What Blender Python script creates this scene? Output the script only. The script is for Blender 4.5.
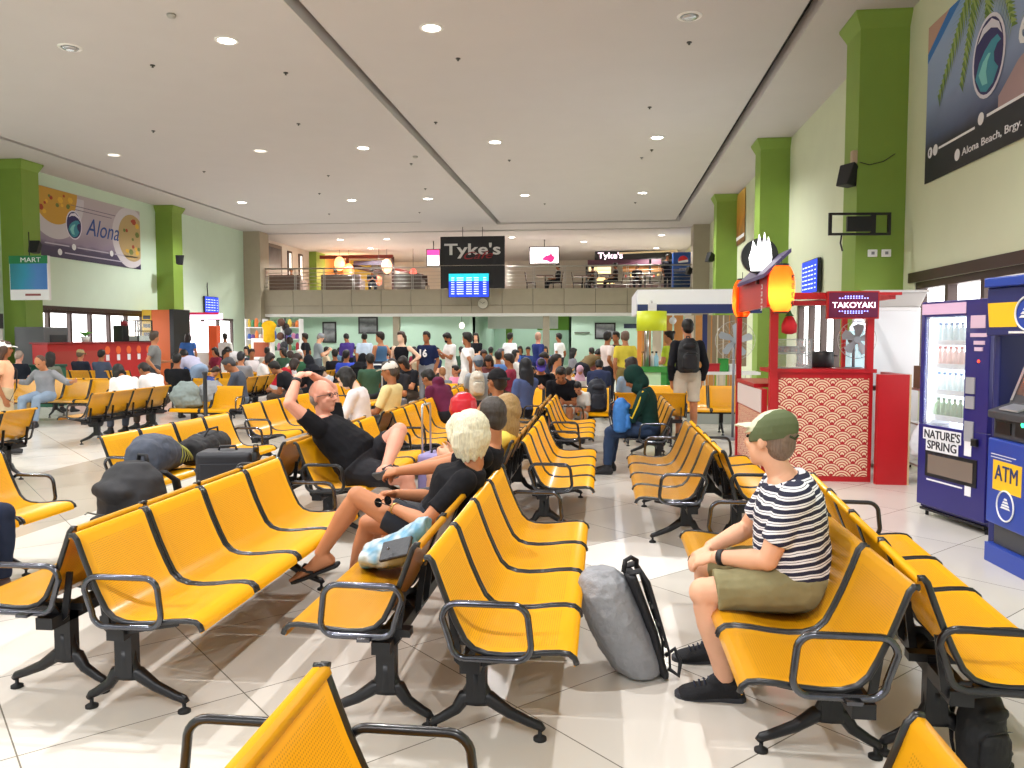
import bpy, math, random
from mathutils import Vector, Matrix
random.seed(7)
R = math.radians
V = Vector
C = bpy.context.scene.collection
for o in list(bpy.data.objects): bpy.data.objects.remove(o)

# ------------------------------------------------------------------ camera, world, exposure
FPX = 800.0; CAMH = 1.55
PITCH = math.atan(47 / FPX); YAW = math.atan(92 / FPX * math.cos(PITCH))
cam = bpy.data.cameras.new('camera'); camo = bpy.data.objects.new('camera', cam); C.objects.link(camo)
cam.sensor_fit = 'HORIZONTAL'; cam.sensor_width = 36.0; cam.lens = FPX / 1024 * 36.0
cam.clip_start = 0.05; cam.clip_end = 200
camo.location = (0, 0, CAMH); camo.rotation_euler = (math.pi / 2 - PITCH, 0, YAW)
bpy.context.scene.camera = camo
W = bpy.data.worlds.new('world'); bpy.context.scene.world = W; W.use_nodes = True
W.node_tree.nodes['Background'].inputs[0].default_value = (0.95, 0.98, 1.0, 1)
W.node_tree.nodes['Background'].inputs[1].default_value = 0.9
vs = bpy.context.scene.view_settings
vs.view_transform = 'Standard'; vs.look = 'None'; vs.gamma = 1.0; vs.use_curve_mapping = False
vs.exposure = 0.0
LAMP_W = 155.0          # watts of one ceiling downlight
CEIL = 5.95

def gx(px, Y):
    """world x of the place that stands at distance Y behind picture column px (about 1 m up)"""
    a = (px - 512) / FPX
    dx = -math.sin(YAW) * math.cos(PITCH) + a * math.cos(YAW)
    dy = math.cos(YAW) * math.cos(PITCH) + a * math.sin(YAW)
    return Y * dx / dy

# ------------------------------------------------------------------ materials
MATS = {}
def srgb(c):
    if isinstance(c, str):
        c = c.lstrip('#'); c = tuple(int(c[i:i+2], 16) / 255 for i in (0, 2, 4))
    return tuple((x / 12.92 if x <= 0.04045 else ((x + 0.055) / 1.055) ** 2.4) for x in c) + (1.0,)
def mat(name, col, rough=0.6, metal=0.0, emit=0.0, noise=0.0, nscale=20.0, bump=0.0, coat=0.0, alpha=1.0, trans=0.0, spec=None, subs=0.0):
    if name in MATS: return MATS[name]
    m = bpy.data.materials.new(name); m.use_nodes = True; nt = m.node_tree; b = nt.nodes['Principled BSDF']
    c = srgb(col)
    b.inputs['Base Color'].default_value = c; b.inputs['Roughness'].default_value = rough
    b.inputs['Metallic'].default_value = metal; b.inputs['Coat Weight'].default_value = coat
    if spec is not None: b.inputs['Specular IOR Level'].default_value = spec
    if alpha < 1: b.inputs['Alpha'].default_value = alpha
    if trans: b.inputs['Transmission Weight'].default_value = trans
    if subs: b.inputs['Subsurface Weight'].default_value = subs; b.inputs['Subsurface Radius'].default_value = (.02, .008, .004)
    if emit: b.inputs['Emission Color'].default_value = c; b.inputs['Emission Strength'].default_value = emit
    if noise or bump:
        tc = nt.nodes.new('ShaderNodeTexCoord'); n = nt.nodes.new('ShaderNodeTexNoise')
        n.inputs['Scale'].default_value = nscale; n.inputs['Detail'].default_value = 4
        nt.links.new(tc.outputs['Object'], n.inputs['Vector'])
        if noise:
            mx = nt.nodes.new('ShaderNodeMix'); mx.data_type = 'RGBA'
            mx.inputs['A'].default_value = tuple(x * (1 - noise) for x in c[:3]) + (1,)
            mx.inputs['B'].default_value = tuple(min(1, x * (1 + noise)) for x in c[:3]) + (1,)
            nt.links.new(n.outputs['Fac'], mx.inputs['Factor']); nt.links.new(mx.outputs['Result'], b.inputs['Base Color'])
        if bump:
            bp = nt.nodes.new('ShaderNodeBump'); bp.inputs['Strength'].default_value = bump; bp.inputs['Distance'].default_value = 0.01
            nt.links.new(n.outputs['Fac'], bp.inputs['Height']); nt.links.new(bp.outputs['Normal'], b.inputs['Normal'])
    MATS[name] = m; return m
def fabric(col): return mat('fabric ' + col, col, rough=0.9, noise=0.18, nscale=9, bump=0.25, spec=0.2)
def skin(col): return mat('skin ' + col, col, rough=0.55, noise=0.10, nscale=14, subs=0.06, spec=0.35)
def hairm(col):
    n = 'hair ' + col
    if n in MATS: return MATS[n]
    m = mat(n, col, rough=0.55, spec=0.4); nt = m.node_tree; b = nt.nodes['Principled BSDF']; c = srgb(col)
    tc = nt.nodes.new('ShaderNodeTexCoord'); mp = nt.nodes.new('ShaderNodeMapping'); mp.inputs['Scale'].default_value = (160, 160, 14)
    ns = nt.nodes.new('ShaderNodeTexNoise'); ns.inputs['Scale'].default_value = 1.0; ns.inputs['Detail'].default_value = 3
    nt.links.new(tc.outputs['Object'], mp.inputs[0]); nt.links.new(mp.outputs[0], ns.inputs['Vector'])
    mx = nt.nodes.new('ShaderNodeMix'); mx.data_type = 'RGBA'
    mx.inputs['A'].default_value = tuple(x * 0.45 for x in c[:3]) + (1,); mx.inputs['B'].default_value = tuple(min(1, x * 1.45) for x in c[:3]) + (1,)
    nt.links.new(ns.outputs['Fac'], mx.inputs['Factor']); nt.links.new(mx.outputs['Result'], b.inputs['Base Color'])
    bp = nt.nodes.new('ShaderNodeBump'); bp.inputs['Strength'].default_value = 0.6; bp.inputs['Distance'].default_value = 0.004
    nt.links.new(ns.outputs['Fac'], bp.inputs['Height']); nt.links.new(bp.outputs['Normal'], b.inputs['Normal'])
    return m
def emis(name, col, s): return mat(name, col, rough=0.5, emit=s)

BLACKM = mat('black enamel', '#141519', rough=0.28, coat=0.3)
CHROME = mat('worn dark chrome', '#5c5e65', rough=0.16, metal=1.0, noise=0.25, nscale=30)
DKMETAL = mat('black steel', '#16171b', rough=0.38, metal=0.2, noise=0.3, nscale=14)
RUBBER = mat('black rubber', '#101012', rough=0.7)
WHITEP = mat('white panel', '#e9e9ea', rough=0.4)
GREYP = mat('grey plastic', '#80838a', rough=0.5)

def perforated():
    m = bpy.data.materials.new('yellow perforated steel'); m.use_nodes = True; nt = m.node_tree; b = nt.nodes['Principled BSDF']
    b.inputs['Roughness'].default_value = 0.3; b.inputs['Coat Weight'].default_value = 0.35; b.inputs['Coat Roughness'].default_value = 0.15
    uv = nt.nodes.new('ShaderNodeUVMap'); uv.uv_map = 'uv'
    mp = nt.nodes.new('ShaderNodeVectorMath'); mp.operation = 'SCALE'; mp.inputs['Scale'].default_value = 110.0
    fr = nt.nodes.new('ShaderNodeVectorMath'); fr.operation = 'FRACTION'
    sb = nt.nodes.new('ShaderNodeVectorMath'); sb.operation = 'SUBTRACT'; sb.inputs[1].default_value = (0.5, 0.5, 0)
    ln = nt.nodes.new('ShaderNodeVectorMath'); ln.operation = 'LENGTH'
    lt = nt.nodes.new('ShaderNodeMath'); lt.operation = 'LESS_THAN'; lt.inputs[1].default_value = 0.27
    nt.links.new(uv.outputs[0], mp.inputs[0]); nt.links.new(mp.outputs[0], fr.inputs[0]); nt.links.new(fr.outputs[0], sb.inputs[0])
    nt.links.new(sb.outputs[0], ln.inputs[0]); nt.links.new(ln.outputs['Value'], lt.inputs[0])
    # plain margin round the perforated field (uv in metres: u across the seat, v along the profile)
    sp = nt.nodes.new('ShaderNodeSeparateXYZ'); nt.links.new(uv.outputs[0], sp.inputs[0])
    def rng(sock, c, h):
        s = nt.nodes.new('ShaderNodeMath'); s.operation = 'SUBTRACT'; nt.links.new(sock, s.inputs[0]); s.inputs[1].default_value = c
        a = nt.nodes.new('ShaderNodeMath'); a.operation = 'ABSOLUTE'; nt.links.new(s.outputs[0], a.inputs[0])
        l = nt.nodes.new('ShaderNodeMath'); l.operation = 'LESS_THAN'; nt.links.new(a.outputs[0], l.inputs[0]); l.inputs[1].default_value = h; return l.outputs[0]
    def mul(a, b_):
        k = nt.nodes.new('ShaderNodeMath'); k.operation = 'MULTIPLY'; nt.links.new(a, k.inputs[0]); nt.links.new(b_, k.inputs[1]); return k.outputs[0]
    msk = mul(mul(rng(sp.outputs[0], .2425, .19), rng(sp.outputs[1], .40, .31)), lt.outputs[0])
    mx = nt.nodes.new('ShaderNodeMix'); mx.data_type = 'RGBA'
    mx.inputs['A'].default_value = srgb('#f5ae05'); mx.inputs['B'].default_value = srgb('#cf8a08')
    nt.links.new(msk, mx.inputs['Factor']); nt.links.new(mx.outputs['Result'], b.inputs['Base Color'])
    bp = nt.nodes.new('ShaderNodeBump'); bp.inputs['Strength'].default_value = 0.35; bp.inputs['Distance'].default_value = 0.002; bp.invert = True
    nt.links.new(msk, bp.inputs['Height']); nt.links.new(bp.outputs['Normal'], b.inputs['Normal'])
    return m
YELLOW = perforated()

# ------------------------------------------------------------------ mesh helpers
class MB:
    def __init__(s): s.v = []; s.f = []; s.sm = []; s.uv = {}
    def add(s, vs, fs, smooth=False):
        k = len(s.v); s.v += [tuple(p) for p in vs]
        for f in fs: s.f.append(tuple(i + k for i in f)); s.sm.append(smooth)
        return s
    def box(s, c, d, rot=0.0, M=None):
        x, y, z = d[0] / 2, d[1] / 2, d[2] / 2
        vs = [V((a * x, b * y, e * z)) for e in (-1, 1) for b in (-1, 1) for a in (-1, 1)]
        m = M if M is not None else Matrix.Rotation(rot, 3, 'Z')
        vs = [m @ p + V(c) for p in vs]
        return s.add(vs, [(0, 2, 3, 1), (4, 5, 7, 6), (0, 1, 5, 4), (1, 3, 7, 5), (3, 2, 6, 7), (2, 0, 4, 6)])
    def span(s, x0, x1, y0, y1, z0, z1): return s.box(((x0 + x1) / 2, (y0 + y1) / 2, (z0 + z1) / 2), (x1 - x0, y1 - y0, z1 - z0))
    def loft(s, secs, n=16, cap=True, smooth=True):
        """secs: (centre, u, v, ru, rv) rings"""
        k = len(s.v)
        for c, u, w, ru, rv in secs:
            c = V(c)
            for i in range(n):
                a = 2 * math.pi * i / n
                s.v.append(tuple(c + u * (math.cos(a) * ru) + w * (math.sin(a) * rv)))
        m = len(secs)
        for j in range(m - 1):
            for i in range(n):
                s.f.append((k + j*n + i, k + j*n + (i+1) % n, k + (j+1)*n + (i+1) % n, k + (j+1)*n + i)); s.sm.append(smooth)
        if cap:
            s.f.append(tuple(k + i for i in reversed(range(n)))); s.sm.append(False)
            s.f.append(tuple(k + (m-1)*n + i for i in range(n))); s.sm.append(False)
        return s
    def tube(s, pts, r, n=8, round_=False, close=False, flat=1.0, ref=None):
        pts = [V(p) for p in pts]; m = len(pts)
        rs = list(r) if isinstance(r, (list, tuple)) else [r] * m
        ds = []
        for i in range(m):
            a = pts[(i-1) % m] if (close or i > 0) else pts[i]; b = pts[(i+1) % m] if (close or i < m-1) else pts[i]
            d = (b - a); ds.append(d.normalized() if d.length > 1e-9 else V((0, 0, 1)))
        u = V(ref) if ref else (V((0, 0, 1)) if abs(ds[0].z) < 0.9 else V((1, 0, 0)))
        secs = []
        for i in range(m):
            u = (u - ds[i] * u.dot(ds[i])); u = u.normalized() if u.length > 1e-6 else ds[i].orthogonal().normalized()
            secs.append((pts[i], u, ds[i].cross(u), rs[i], rs[i] * flat))
        if round_:
            f, l = secs[0], secs[-1]
            pre = [(f[0] - ds[0] * f[3] * math.sin(a), f[1], f[2], f[3] * math.cos(a), f[4] * math.cos(a)) for a in (1.45, 1.1, 0.75, 0.38)]
            post = [(l[0] + ds[-1] * l[3] * math.sin(a), l[1], l[2], l[3] * math.cos(a), l[4] * math.cos(a)) for a in (0.38, 0.75, 1.1, 1.45)]
            secs = pre + secs + post
        if close:
            secs = secs + [secs[0]]; return s.loft(secs, n, cap=False)
        return s.loft(secs, n)
    def cyl(s, a, b, r, r2=None, n=16): return s.tube([a, b], [r, r2 if r2 is not None else r], n)
    def ell(s, c, r, M=None, n=16, m=10):
        M = M or Matrix.Identity(3); ux, uy, uz = (V(M.col[i]) for i in range(3)); c = V(c)
        secs = []
        for j in range(m + 1):
            a = -math.pi / 2 + math.pi * (0.02 + 0.96 * j / m)
            secs.append((c + uz * (r[2] * math.sin(a)), ux, uy, r[0] * math.cos(a), r[1] * math.cos(a)))
        return s.loft(secs, n)
    def prism(s, poly, o, u, w, d):
        """polygon (2-D) in plane o+u*a+w*b, thickness d along u x w"""
        o, u, w = V(o), V(u), V(w); nn = u.cross(w).normalized() * d; k = len(poly)
        a = [o + u * p[0] + w * p[1] for p in poly]; b = [p + nn for p in a]
        fs = [tuple(reversed(range(k))), tuple(range(k, 2 * k))] + [(i, (i+1) % k, k + (i+1) % k, k + i) for i in range(k)]
        return s.add(a + b, fs)
    def xf(s, M):
        s.v = [tuple(M @ V(p)) for p in s.v]; return s
    def mesh(s, name):
        me = bpy.data.meshes.new(name); me.from_pydata(s.v, [], s.f)
        me.polygons.foreach_set('use_smooth', s.sm); me.update(); return me
    def build(s, name, m, parent=None, bevel=0.0, seg=2):
        o = link(name, s.mesh(name), m, parent)
        if bevel:
            b = o.modifiers.new('bevel', 'BEVEL'); b.width = bevel; b.segments = seg; b.limit_method = 'ANGLE'; b.angle_limit = R(40)
        return o
def link(name, me, m=None, parent=None):
    o = bpy.data.objects.new(name, me); C.objects.link(o)
    if parent: o.parent = parent
    if m is not None:
        if len(me.materials) == 0: me.materials.append(m)
        elif me.materials[0] != m:
            o.material_slots[0].link = 'OBJECT'; o.material_slots[0].material = m
    return o
def remesh(s, name, voxel, smooth=2, disp=0.0, dscale=0.05, dec=0.0):
    """join the closed lumps of the builder into one continuous skin"""
    me = s.mesh('tmp'); o = bpy.data.objects.new('tmp', me); C.objects.link(o)
    rm = o.modifiers.new('r', 'REMESH'); rm.mode = 'VOXEL'; rm.voxel_size = voxel; rm.use_smooth_shade = True
    if smooth:
        sm = o.modifiers.new('s', 'SMOOTH'); sm.iterations = smooth; sm.factor = 0.6
    if disp:
        t = bpy.data.textures.get('folds%g' % dscale) or bpy.data.textures.new('folds%g' % dscale, 'CLOUDS'); t.noise_scale = dscale; t.noise_depth = 2
        d = o.modifiers.new('d', 'DISPLACE'); d.texture = t; d.strength = disp; d.mid_level = 0.5; d.texture_coords = 'LOCAL'
    dg = bpy.context.evaluated_depsgraph_get(); dg.update()
    out = bpy.data.meshes.new_from_object(o.evaluated_get(dg)); out.name = name
    bpy.data.objects.remove(o); bpy.data.meshes.remove(me)
    out.materials.clear()
    out.polygons.foreach_set('use_smooth', [True] * len(out.polygons))
    return out
def tag(o, label=None, cat=None, group=None, kind=None):
    if label: o['label'] = label
    if cat: o['category'] = cat
    if group: o['group'] = group
    if kind: o['kind'] = kind
    return o
def empty(name, loc, rz=0.0, label=None, cat=None, group=None):
    o = bpy.data.objects.new(name, None); C.objects.link(o); o.location = loc; o.rotation_euler = (0, 0, rz); o.empty_display_size = 0.1
    return tag(o, label, cat, group)
def struct(name, mb, m, bevel=0.0):
    o = mb.build(name, m, None, bevel); o['kind'] = 'structure'; return o
def text_mesh(txt, size, depth=0.002, bold=0.0, shear=0.0, align='LEFT', spacing=1.0):
    cu = bpy.data.curves.new('t', 'FONT'); cu.body = txt; cu.size = size; cu.extrude = depth; cu.offset = bold; cu.shear = shear
    cu.align_x = align; cu.space_character = spacing; cu.resolution_u = 3
    o = bpy.data.objects.new('t', cu); C.objects.link(o)
    dg = bpy.context.evaluated_depsgraph_get(); dg.update()
    me = bpy.data.meshes.new_from_object(o.evaluated_get(dg)); bpy.data.objects.remove(o)
    me.materials.clear(); return me
def text(txt, size, m, parent, loc, right=(1, 0, 0), up=(0, 0, 1), name='lettering', width=None, **k):
    me = text_mesh(txt, size, **k)
    if width:
        xs = [v.co.x for v in me.vertices]; w = max(xs) - min(xs); f = width / w
        for v in me.vertices: v.co.x *= f
    o = link(name, me, m, parent)
    r = V(right).normalized(); u = V(up).normalized(); n = r.cross(u)
    Mx = Matrix((r, u, n)).transposed().to_4x4(); Mx.translation = V(loc); o.matrix_local = Mx
    return o
def arc(cx, cy, r, a0, a1, n=8): return [(cx + r * math.cos(R(a0 + (a1 - a0) * i / n)), cy + r * math.sin(R(a0 + (a1 - a0) * i / n))) for i in range(n + 1)]

# ------------------------------------------------------------------ the hall
XL, XR, YF, YB = -15.0, 4.08, -5.0, 32.6
def floor_mat():
    m = bpy.data.materials.new('cream floor tiles'); m.use_nodes = True; nt = m.node_tree; b = nt.nodes['Principled BSDF']
    N = nt.nodes.new; L = nt.links.new
    tc = N('ShaderNodeTexCoord'); sp = N('ShaderNodeSeparateXYZ'); L(tc.outputs['Object'], sp.inputs[0])
    def mth(op, a, b_=None):
        k = N('ShaderNodeMath'); k.operation = op
        for i, q in enumerate((a, b_)):
            if q is None: continue
            if isinstance(q, (int, float)): k.inputs[i].default_value = q
            else: L(q, k.inputs[i])
        return k.outputs[0]
    x, y = sp.outputs[0], sp.outputs[1]
    p = mth('DIVIDE', mth('SUBTRACT', mth('ADD', x, y), 0.5), 1.2); q = mth('DIVIDE', mth('SUBTRACT', y, x), 1.2)
    def joint(t): return mth('LESS_THAN', mth('ABSOLUTE', mth('SUBTRACT', mth('FRACT', mth('ADD', t, 0.5)), 0.5)), 0.0035)
    jt = mth('MAXIMUM', joint(p), joint(q))
    cb = N('ShaderNodeCombineXYZ'); L(mth('FLOOR', p), cb.inputs[0]); L(mth('FLOOR', q), cb.inputs[1])
    wn = N('ShaderNodeTexWhiteNoise'); wn.noise_dimensions = '3D'; L(cb.outputs[0], wn.inputs['Vector'])
    # the one whiter tile in the aisle (p cell 4, q cell 4)
    one = mth('MULTIPLY', mth('COMPARE', mth('FLOOR', p), 4.0), mth('COMPARE', mth('FLOOR', q), 4.0))
    band = mth('LESS_THAN', mth('ABSOLUTE', mth('ADD', x, 5.45)), 0.95)
    ns = N('ShaderNodeTexNoise'); ns.inputs['Scale'].default_value = 1.3; ns.inputs['Detail'].default_value = 5; L(tc.outputs['Object'], ns.inputs['Vector'])
    def mix(f, A, B):
        k = N('ShaderNodeMix'); k.data_type = 'RGBA'; L(f, k.inputs['Factor'])
        for nm, c in (('A', A), ('B', B)):
            if isinstance(c, str): k.inputs[nm].default_value = srgb(c)
            else: L(c, k.inputs[nm])
        return k.outputs['Result']
    base = mix(wn.outputs['Value'], '#d6d1c8', '#dedad2')
    base = mix(mth('MULTIPLY', ns.outputs['Fac'], 0.25), base, '#c9c2b4')
    base = mix(band, base, '#b3aa9b')
    base = mix(one, base, '#f6f4ef')
    base = mix(jt, base, '#7d786e')
    L(base, b.inputs['Base Color']); b.inputs['Roughness'].default_value = 0.22; b.inputs['Specular IOR Level'].default_value = 0.5
    rr = mth('ADD', mth('MULTIPLY', ns.outputs['Fac'], 0.15), 0.12); L(rr, b.inputs['Roughness'])
    return m
struct('floor', MB().span(-18, 8, YF, 50, -0.1, 0), floor_mat())
MINT = mat('mint wall paint', '#cfe3cf', rough=0.75, noise=0.04, nscale=2)
SAGE = mat('pale sage wall paint', '#cdd3b4', rough=0.75, noise=0.04, nscale=2)
GREEN = mat('leaf green column paint', '#7f9d3e', rough=0.6, noise=0.06, nscale=3)
CEILM = mat('white ceiling paint', '#c4bfbd', rough=0.85, noise=0.03, nscale=1.5)
STONE = mat('taupe stone cladding', '#a59c88', rough=0.55, noise=0.07, nscale=4)
DARKSLOT = mat('recess shade', '#2b2927', rough=0.9)
FRAME = mat('brown window frame', '#3a2721', rough=0.5)
DAYLIGHT = emis('daylit frosted glass', '#ffffff', 4.0)

# ceiling slabs with open slots between them
SL = 0.16
cm = MB()
cm.span(2.84, 4.2, YF, 33, CEIL, CEIL + .25)
cm.span(-4.2 + SL, 2.84 - SL, YF, 31.2, CEIL + .05, CEIL + .25)
cm.span(-4.2 + SL, 2.84 - SL, 31.2 + SL, 33, CEIL, CEIL + .25); cm.span(2.84 - SL, 2.84, 31.2 + SL, 33, CEIL, CEIL + .25)
cm.span(-7.0, -4.2, YF, 33, CEIL, CEIL + .25); cm.span(-4.2, -4.2 + SL, 31.2 + SL, 33, CEIL, CEIL + .25)
cm.span(-13.35 + SL, -7.0, YF, 30.3, CEIL, CEIL + .25); cm.span(-13.35, -7.0, 30.3 + SL, 33, CEIL, CEIL + .25)
cm.span(-15.4, -13.35, YF, 33, CEIL, CEIL + .25)
struct('ceiling', cm, CEILM)
struct('slot_shade_sheet', MB().span(-15.4, 4.4, YF, 33, CEIL + .27, CEIL + .35), DARKSLOT)  # dark sheet above the slots, its colour standing in for their shade

# side walls with their openings
def wall_with_holes(name, x, t, y0, y1, z1, holes, m):
    """wall along y; holes = (ya, yb, za, zb)"""
    b = MB(); xa, xb = (x - t, x) if t > 0 else (x, x - t)
    yy = y0
    for ya, yb, za, zb in sorted(holes):
        b.span(xa, xb, yy, ya, 0, z1)
        if za > 0: b.span(xa, xb, ya, yb, 0, za)
        b.span(xa, xb, ya, yb, zb, z1); yy = yb
    b.span(xa, xb, yy, y1, 0, z1); return struct(name, b, m)
wall_with_holes('wall_left', XL, .25, YF, 50, CEIL + .2, [(12.6, 17.6, .9, 2.3), (19.4, 24.8, .9, 2.3), (26.4, 31.2, 0, 2.28)], MINT)
wall_with_holes('wall_right', XR, -.25, YF, 50, CEIL + .2, [(5.6, 11.2, .9, 2.27), (12.3, 17.7, .9, 2.27)], SAGE)
def window(n, x, sgn, ya, yb, za, zb, panes):
    """sgn = -1: window in the left wall"""
    b = MB(); w = 0.09; xo = x + sgn * 0.1
    for i in range(panes + 1):
        y = ya + (yb - ya) * i / panes; b.box((xo, y, (za + zb) / 2), (.14, w if 0 < i < panes else w * 1.6, zb - za))
    b.box((xo, (ya + yb) / 2, zb - .04), (.16, yb - ya, .1)); b.box((xo, (ya + yb) / 2, za + .04), (.2, yb - ya, .08))
    o = b.build('window_%d' % n, FRAME); o['kind'] = 'structure'
    g = MB().box((xo + sgn * .05, (ya + yb) / 2, (za + zb) / 2), (.012, yb - ya, zb - za)).build('window_pane', DAYLIGHT, o)
window(1, XL, -1, 12.6, 17.6, .9, 2.3, 5); window(2, XL, -1, 19.4, 24.8, .9, 2.3, 6); window(3, XL, -1, 26.4, 31.2, 0, 2.28, 4)
window(4, XR, 1, 5.6, 11.2, .9, 2.27, 6); window(5, XR, 1, 12.3, 17.7, .9, 2.27, 6)
trm = MB()
trm.span(XR - .03, XR + .0, 5.45, 11.35, 2.27, 2.40)
trm.span(XL, XL + .03, 19.3, 24.9, 2.3, 2.40)
struct('trim_6', trm, FRAME)
# columns: green shafts with flared tops
k = 0
for xs in (1, -1):
    for y in (4.6, 11.6, 18.6, 25.6):
        k += 1; b = MB()
        xa = 3.44 if xs > 0 else -14.4; xw = XR if xs > 0 else XL
        x0, x1 = min(xa, xw), max(xa, xw); b.span(x0, x1, y - .0, y + .62, 0, CEIL - .22)
        e = 0.09
        lo = [(x0, y), (x1, y), (x1, y + .62), (x0, y + .62)]
        hi = [(x0 - (e if xs > 0 else 0), y - e), (x1 + (e if xs < 0 else 0), y - e), (x1 + (e if xs < 0 else 0), y + .62 + e), (x0 - (e if xs > 0 else 0), y + .62 + e)]
        b.add([(p[0], p[1], CEIL - .22) for p in lo] + [(p[0], p[1], CEIL - .03) for p in hi] + [(p[0], p[1], CEIL + .01) for p in hi],
              [(0, 1, 5, 4), (1, 2, 6, 5), (2, 3, 7, 6), (3, 0, 4, 7), (4, 5, 9, 8), (5, 6, 10, 9), (6, 7, 11, 10), (7, 4, 8, 11), (8, 9, 10, 11)])
        struct('column', b, GREEN)

# mezzanine: floor slab, clad fascia, end piers, undersides, posts
for x0, x1, nm in ((XL, -14.28, 'wall_left_pier'), (3.45, XR, 'wall_right_pier')):
    struct('pier', MB().span(x0, x1, 32.2, 33.1, 0, CEIL), STONE)
struct('mezzanine_floor', MB().span(XL, XR, 32.75, 46, 2.75, 3.40), mat('pale cafe floor', '#cfcac2', rough=.4))
JOINTM = mat('dark joint', '#4b463c', rough=0.9)
fb = MB(); jb = MB()
for i in range(14):
    xa = -14.28 + i * 1.2665; fb.span(xa + .008, xa + 1.2585, 32.55, 32.75, 2.86, 3.52)
    fb.span(xa + .008, xa + 1.2585, 32.60, 32.75, 2.52, 2.85)
struct('fascia', fb, STONE, bevel=0.004)
struct('fascia_backing', MB().span(-14.28, 3.45, 32.70, 32.78, 2.54, 3.50), JOINTM)
struct('beam', MB().span(-14.28, 3.45, 32.6, 33.0, 2.40, 2.52), mat('white soffit', '#dedfdb', rough=.6))
struct('mezzanine_ceiling', MB().span(XL, XR, 33.0, 46.2, CEIL - .05, CEIL + .2), CEILM)
UPW = mat('upper cafe wall', '#cfc9c0', rough=.8)
struct('wall_back', MB().span(XL - .2, XR, 45.8, 46.1, 3.4, CEIL), UPW)
struct('undercroft_ceiling', MB().span(XL, XR, 33, 50, 2.66, 2.74), mat('undercroft ceiling', '#d8dcd4', rough=.8))
for px in (397, 546):
    x = gx(px, 32.9); struct('post', MB().span(x - .13, x + .13, 32.8, 33.06, 0, 2.42), STONE)
# lower back walls
LM = mat('seafoam wall paint', '#bedccb', rough=.75, noise=.04, nscale=2)
struct('wall_back_lower', MB().span(-15, -6.0, 37.0, 37.2, 0, 2.7).span(-1.6, XR, 37.0, 37.2, 0, 2.7).span(-6, -1.6, 44, 44.2, 0, 2.7).span(-6.1, -6.0, 37, 44, 0, 2.7).span(-1.6, -1.5, 37, 44, 0, 2.7), LM)
struct('partition', MB().span(-4.9, -4.6, 40, 40.2, 0, 2.7).span(-3.4, -1.6, 41, 41.1, 1.9, 2.7), mat('lime partition', '#8cc152', rough=.6))
struct('transom', MB().span(-5.6, -2.2, 38.5, 38.6, 1.95, 2.7), mat('pale transom', '#d3d8d2', rough=.5))

# steel balustrade along the mezzanine edge
STEEL = mat('brushed steel', '#b9b7b4', rough=.3, metal=.9)
rl = empty('balcony_railing', (-5.4, 32.65, 3.52), 0, 'brushed steel balustrade with horizontal rails along the upper floor edge', 'railing')
h = MB(); h.tube([(-8.86, 0, .9), (8.84, 0, .9)], .03, 10); h.build('handrail', STEEL, rl)
for j in range(5): MB().tube([(-8.86, 0, .14 + j * .145), (8.84, 0, .14 + j * .145)], .011, 6).build('rail', STEEL, rl)
for i in range(15):
    x = -8.8 + i * 1.26; b = MB(); b.box((x - .03, 0, .45), (.02, .05, .9)); b.box((x + .03, 0, .45), (.02, .05, .9)); b.box((x, 0, .01), (.14, .1, .02)); b.build('post', STEEL, rl)

# ------------------------------------------------------------------ ceiling downlights, sprinklers
LENS = emis('lit lamp lens', '#fff8ee', 14.0); LENSD = mat('unlit lamp reflector', '#b9bcc0', rough=.2, metal=.7); LENSDIM = emis('dim lamp lens', '#fff6e8', 1.6)
RIM = mat('white lamp rim', '#e8e6e2', rough=.4)
rimm = MB(); rimm.loft([(V((0, 0, z)), V((1, 0, 0)), V((0, 1, 0)), r, r) for z, r in ((.03, .12), (-.012, .13), (-.02, .155), (-.004, .175), (.002, .175))], 28, cap=False); RIMME = rimm.mesh('rim')
lens = MB(); lens.loft([(V((0, 0, z)), V((1, 0, 0)), V((0, 1, 0)), r, r) for z, r in ((-.010, .125), (-.004, .11), (0.0, .09))], 28); LENSME = lens.mesh('lens')
ref = MB(); ref.loft([(V((0, 0, z)), V((1, 0, 0)), V((0, 1, 0)), r, r) for z, r in ((-.010, .125), (-.035, .10), (-.045, .05))], 28); REFME = ref.mesh('reflector')
rows = {-3.4: 'hall', 4.6: 'hall', 11.6: 'nearest visible row', 18.4: 'middle row', 25.3: 'far row'}
cols_ = {-11.8: 'by the left wall', -8.1: 'second from the left wall', -5.6: 'left of the long ceiling slot', -2.5: 'over the centre aisle', 1.15: 'on the right'}
off = {(11.6, -8.1), (11.6, 1.15)}; dim = {(18.4, -8.1), (18.4, -11.8)}
extra = [(x, y) for y in rows for x in cols_]
for x, y in extra:
    z = CEIL + (.05 if -4.2 < x < 2.84 else 0)
    st = 'unlit' if (y, x) in off else ('dimly lit' if (y, x) in dim else 'lit')
    t = empty('ceiling_downlight', (x, y, z), 0, '%s round recessed ceiling lamp %s, %s' % (st, cols_[x], rows[y] if y > 5 else ('just before the picture' if y > 0 else 'behind the viewer')), 'ceiling lamp', 'hall ceiling lamps')
    link('rim', RIMME, RIM, t)
    link('lens', LENSME if st != 'unlit' else REFME, LENS if st == 'lit' else (LENSDIM if st[0] == 'd' else LENSD), t)
    if st == 'lit':
        li = bpy.data.lights.new('lamp_light', 'SPOT'); li.energy = LAMP_W * 4; li.spot_size = R(150); li.spot_blend = .5; li.shadow_soft_size = .07
        li.color = (1, .985, .985); lo = bpy.data.objects.new('lamp_light', li); C.objects.link(lo); lo.parent = t; lo.location = (0, 0, -.06)
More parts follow.
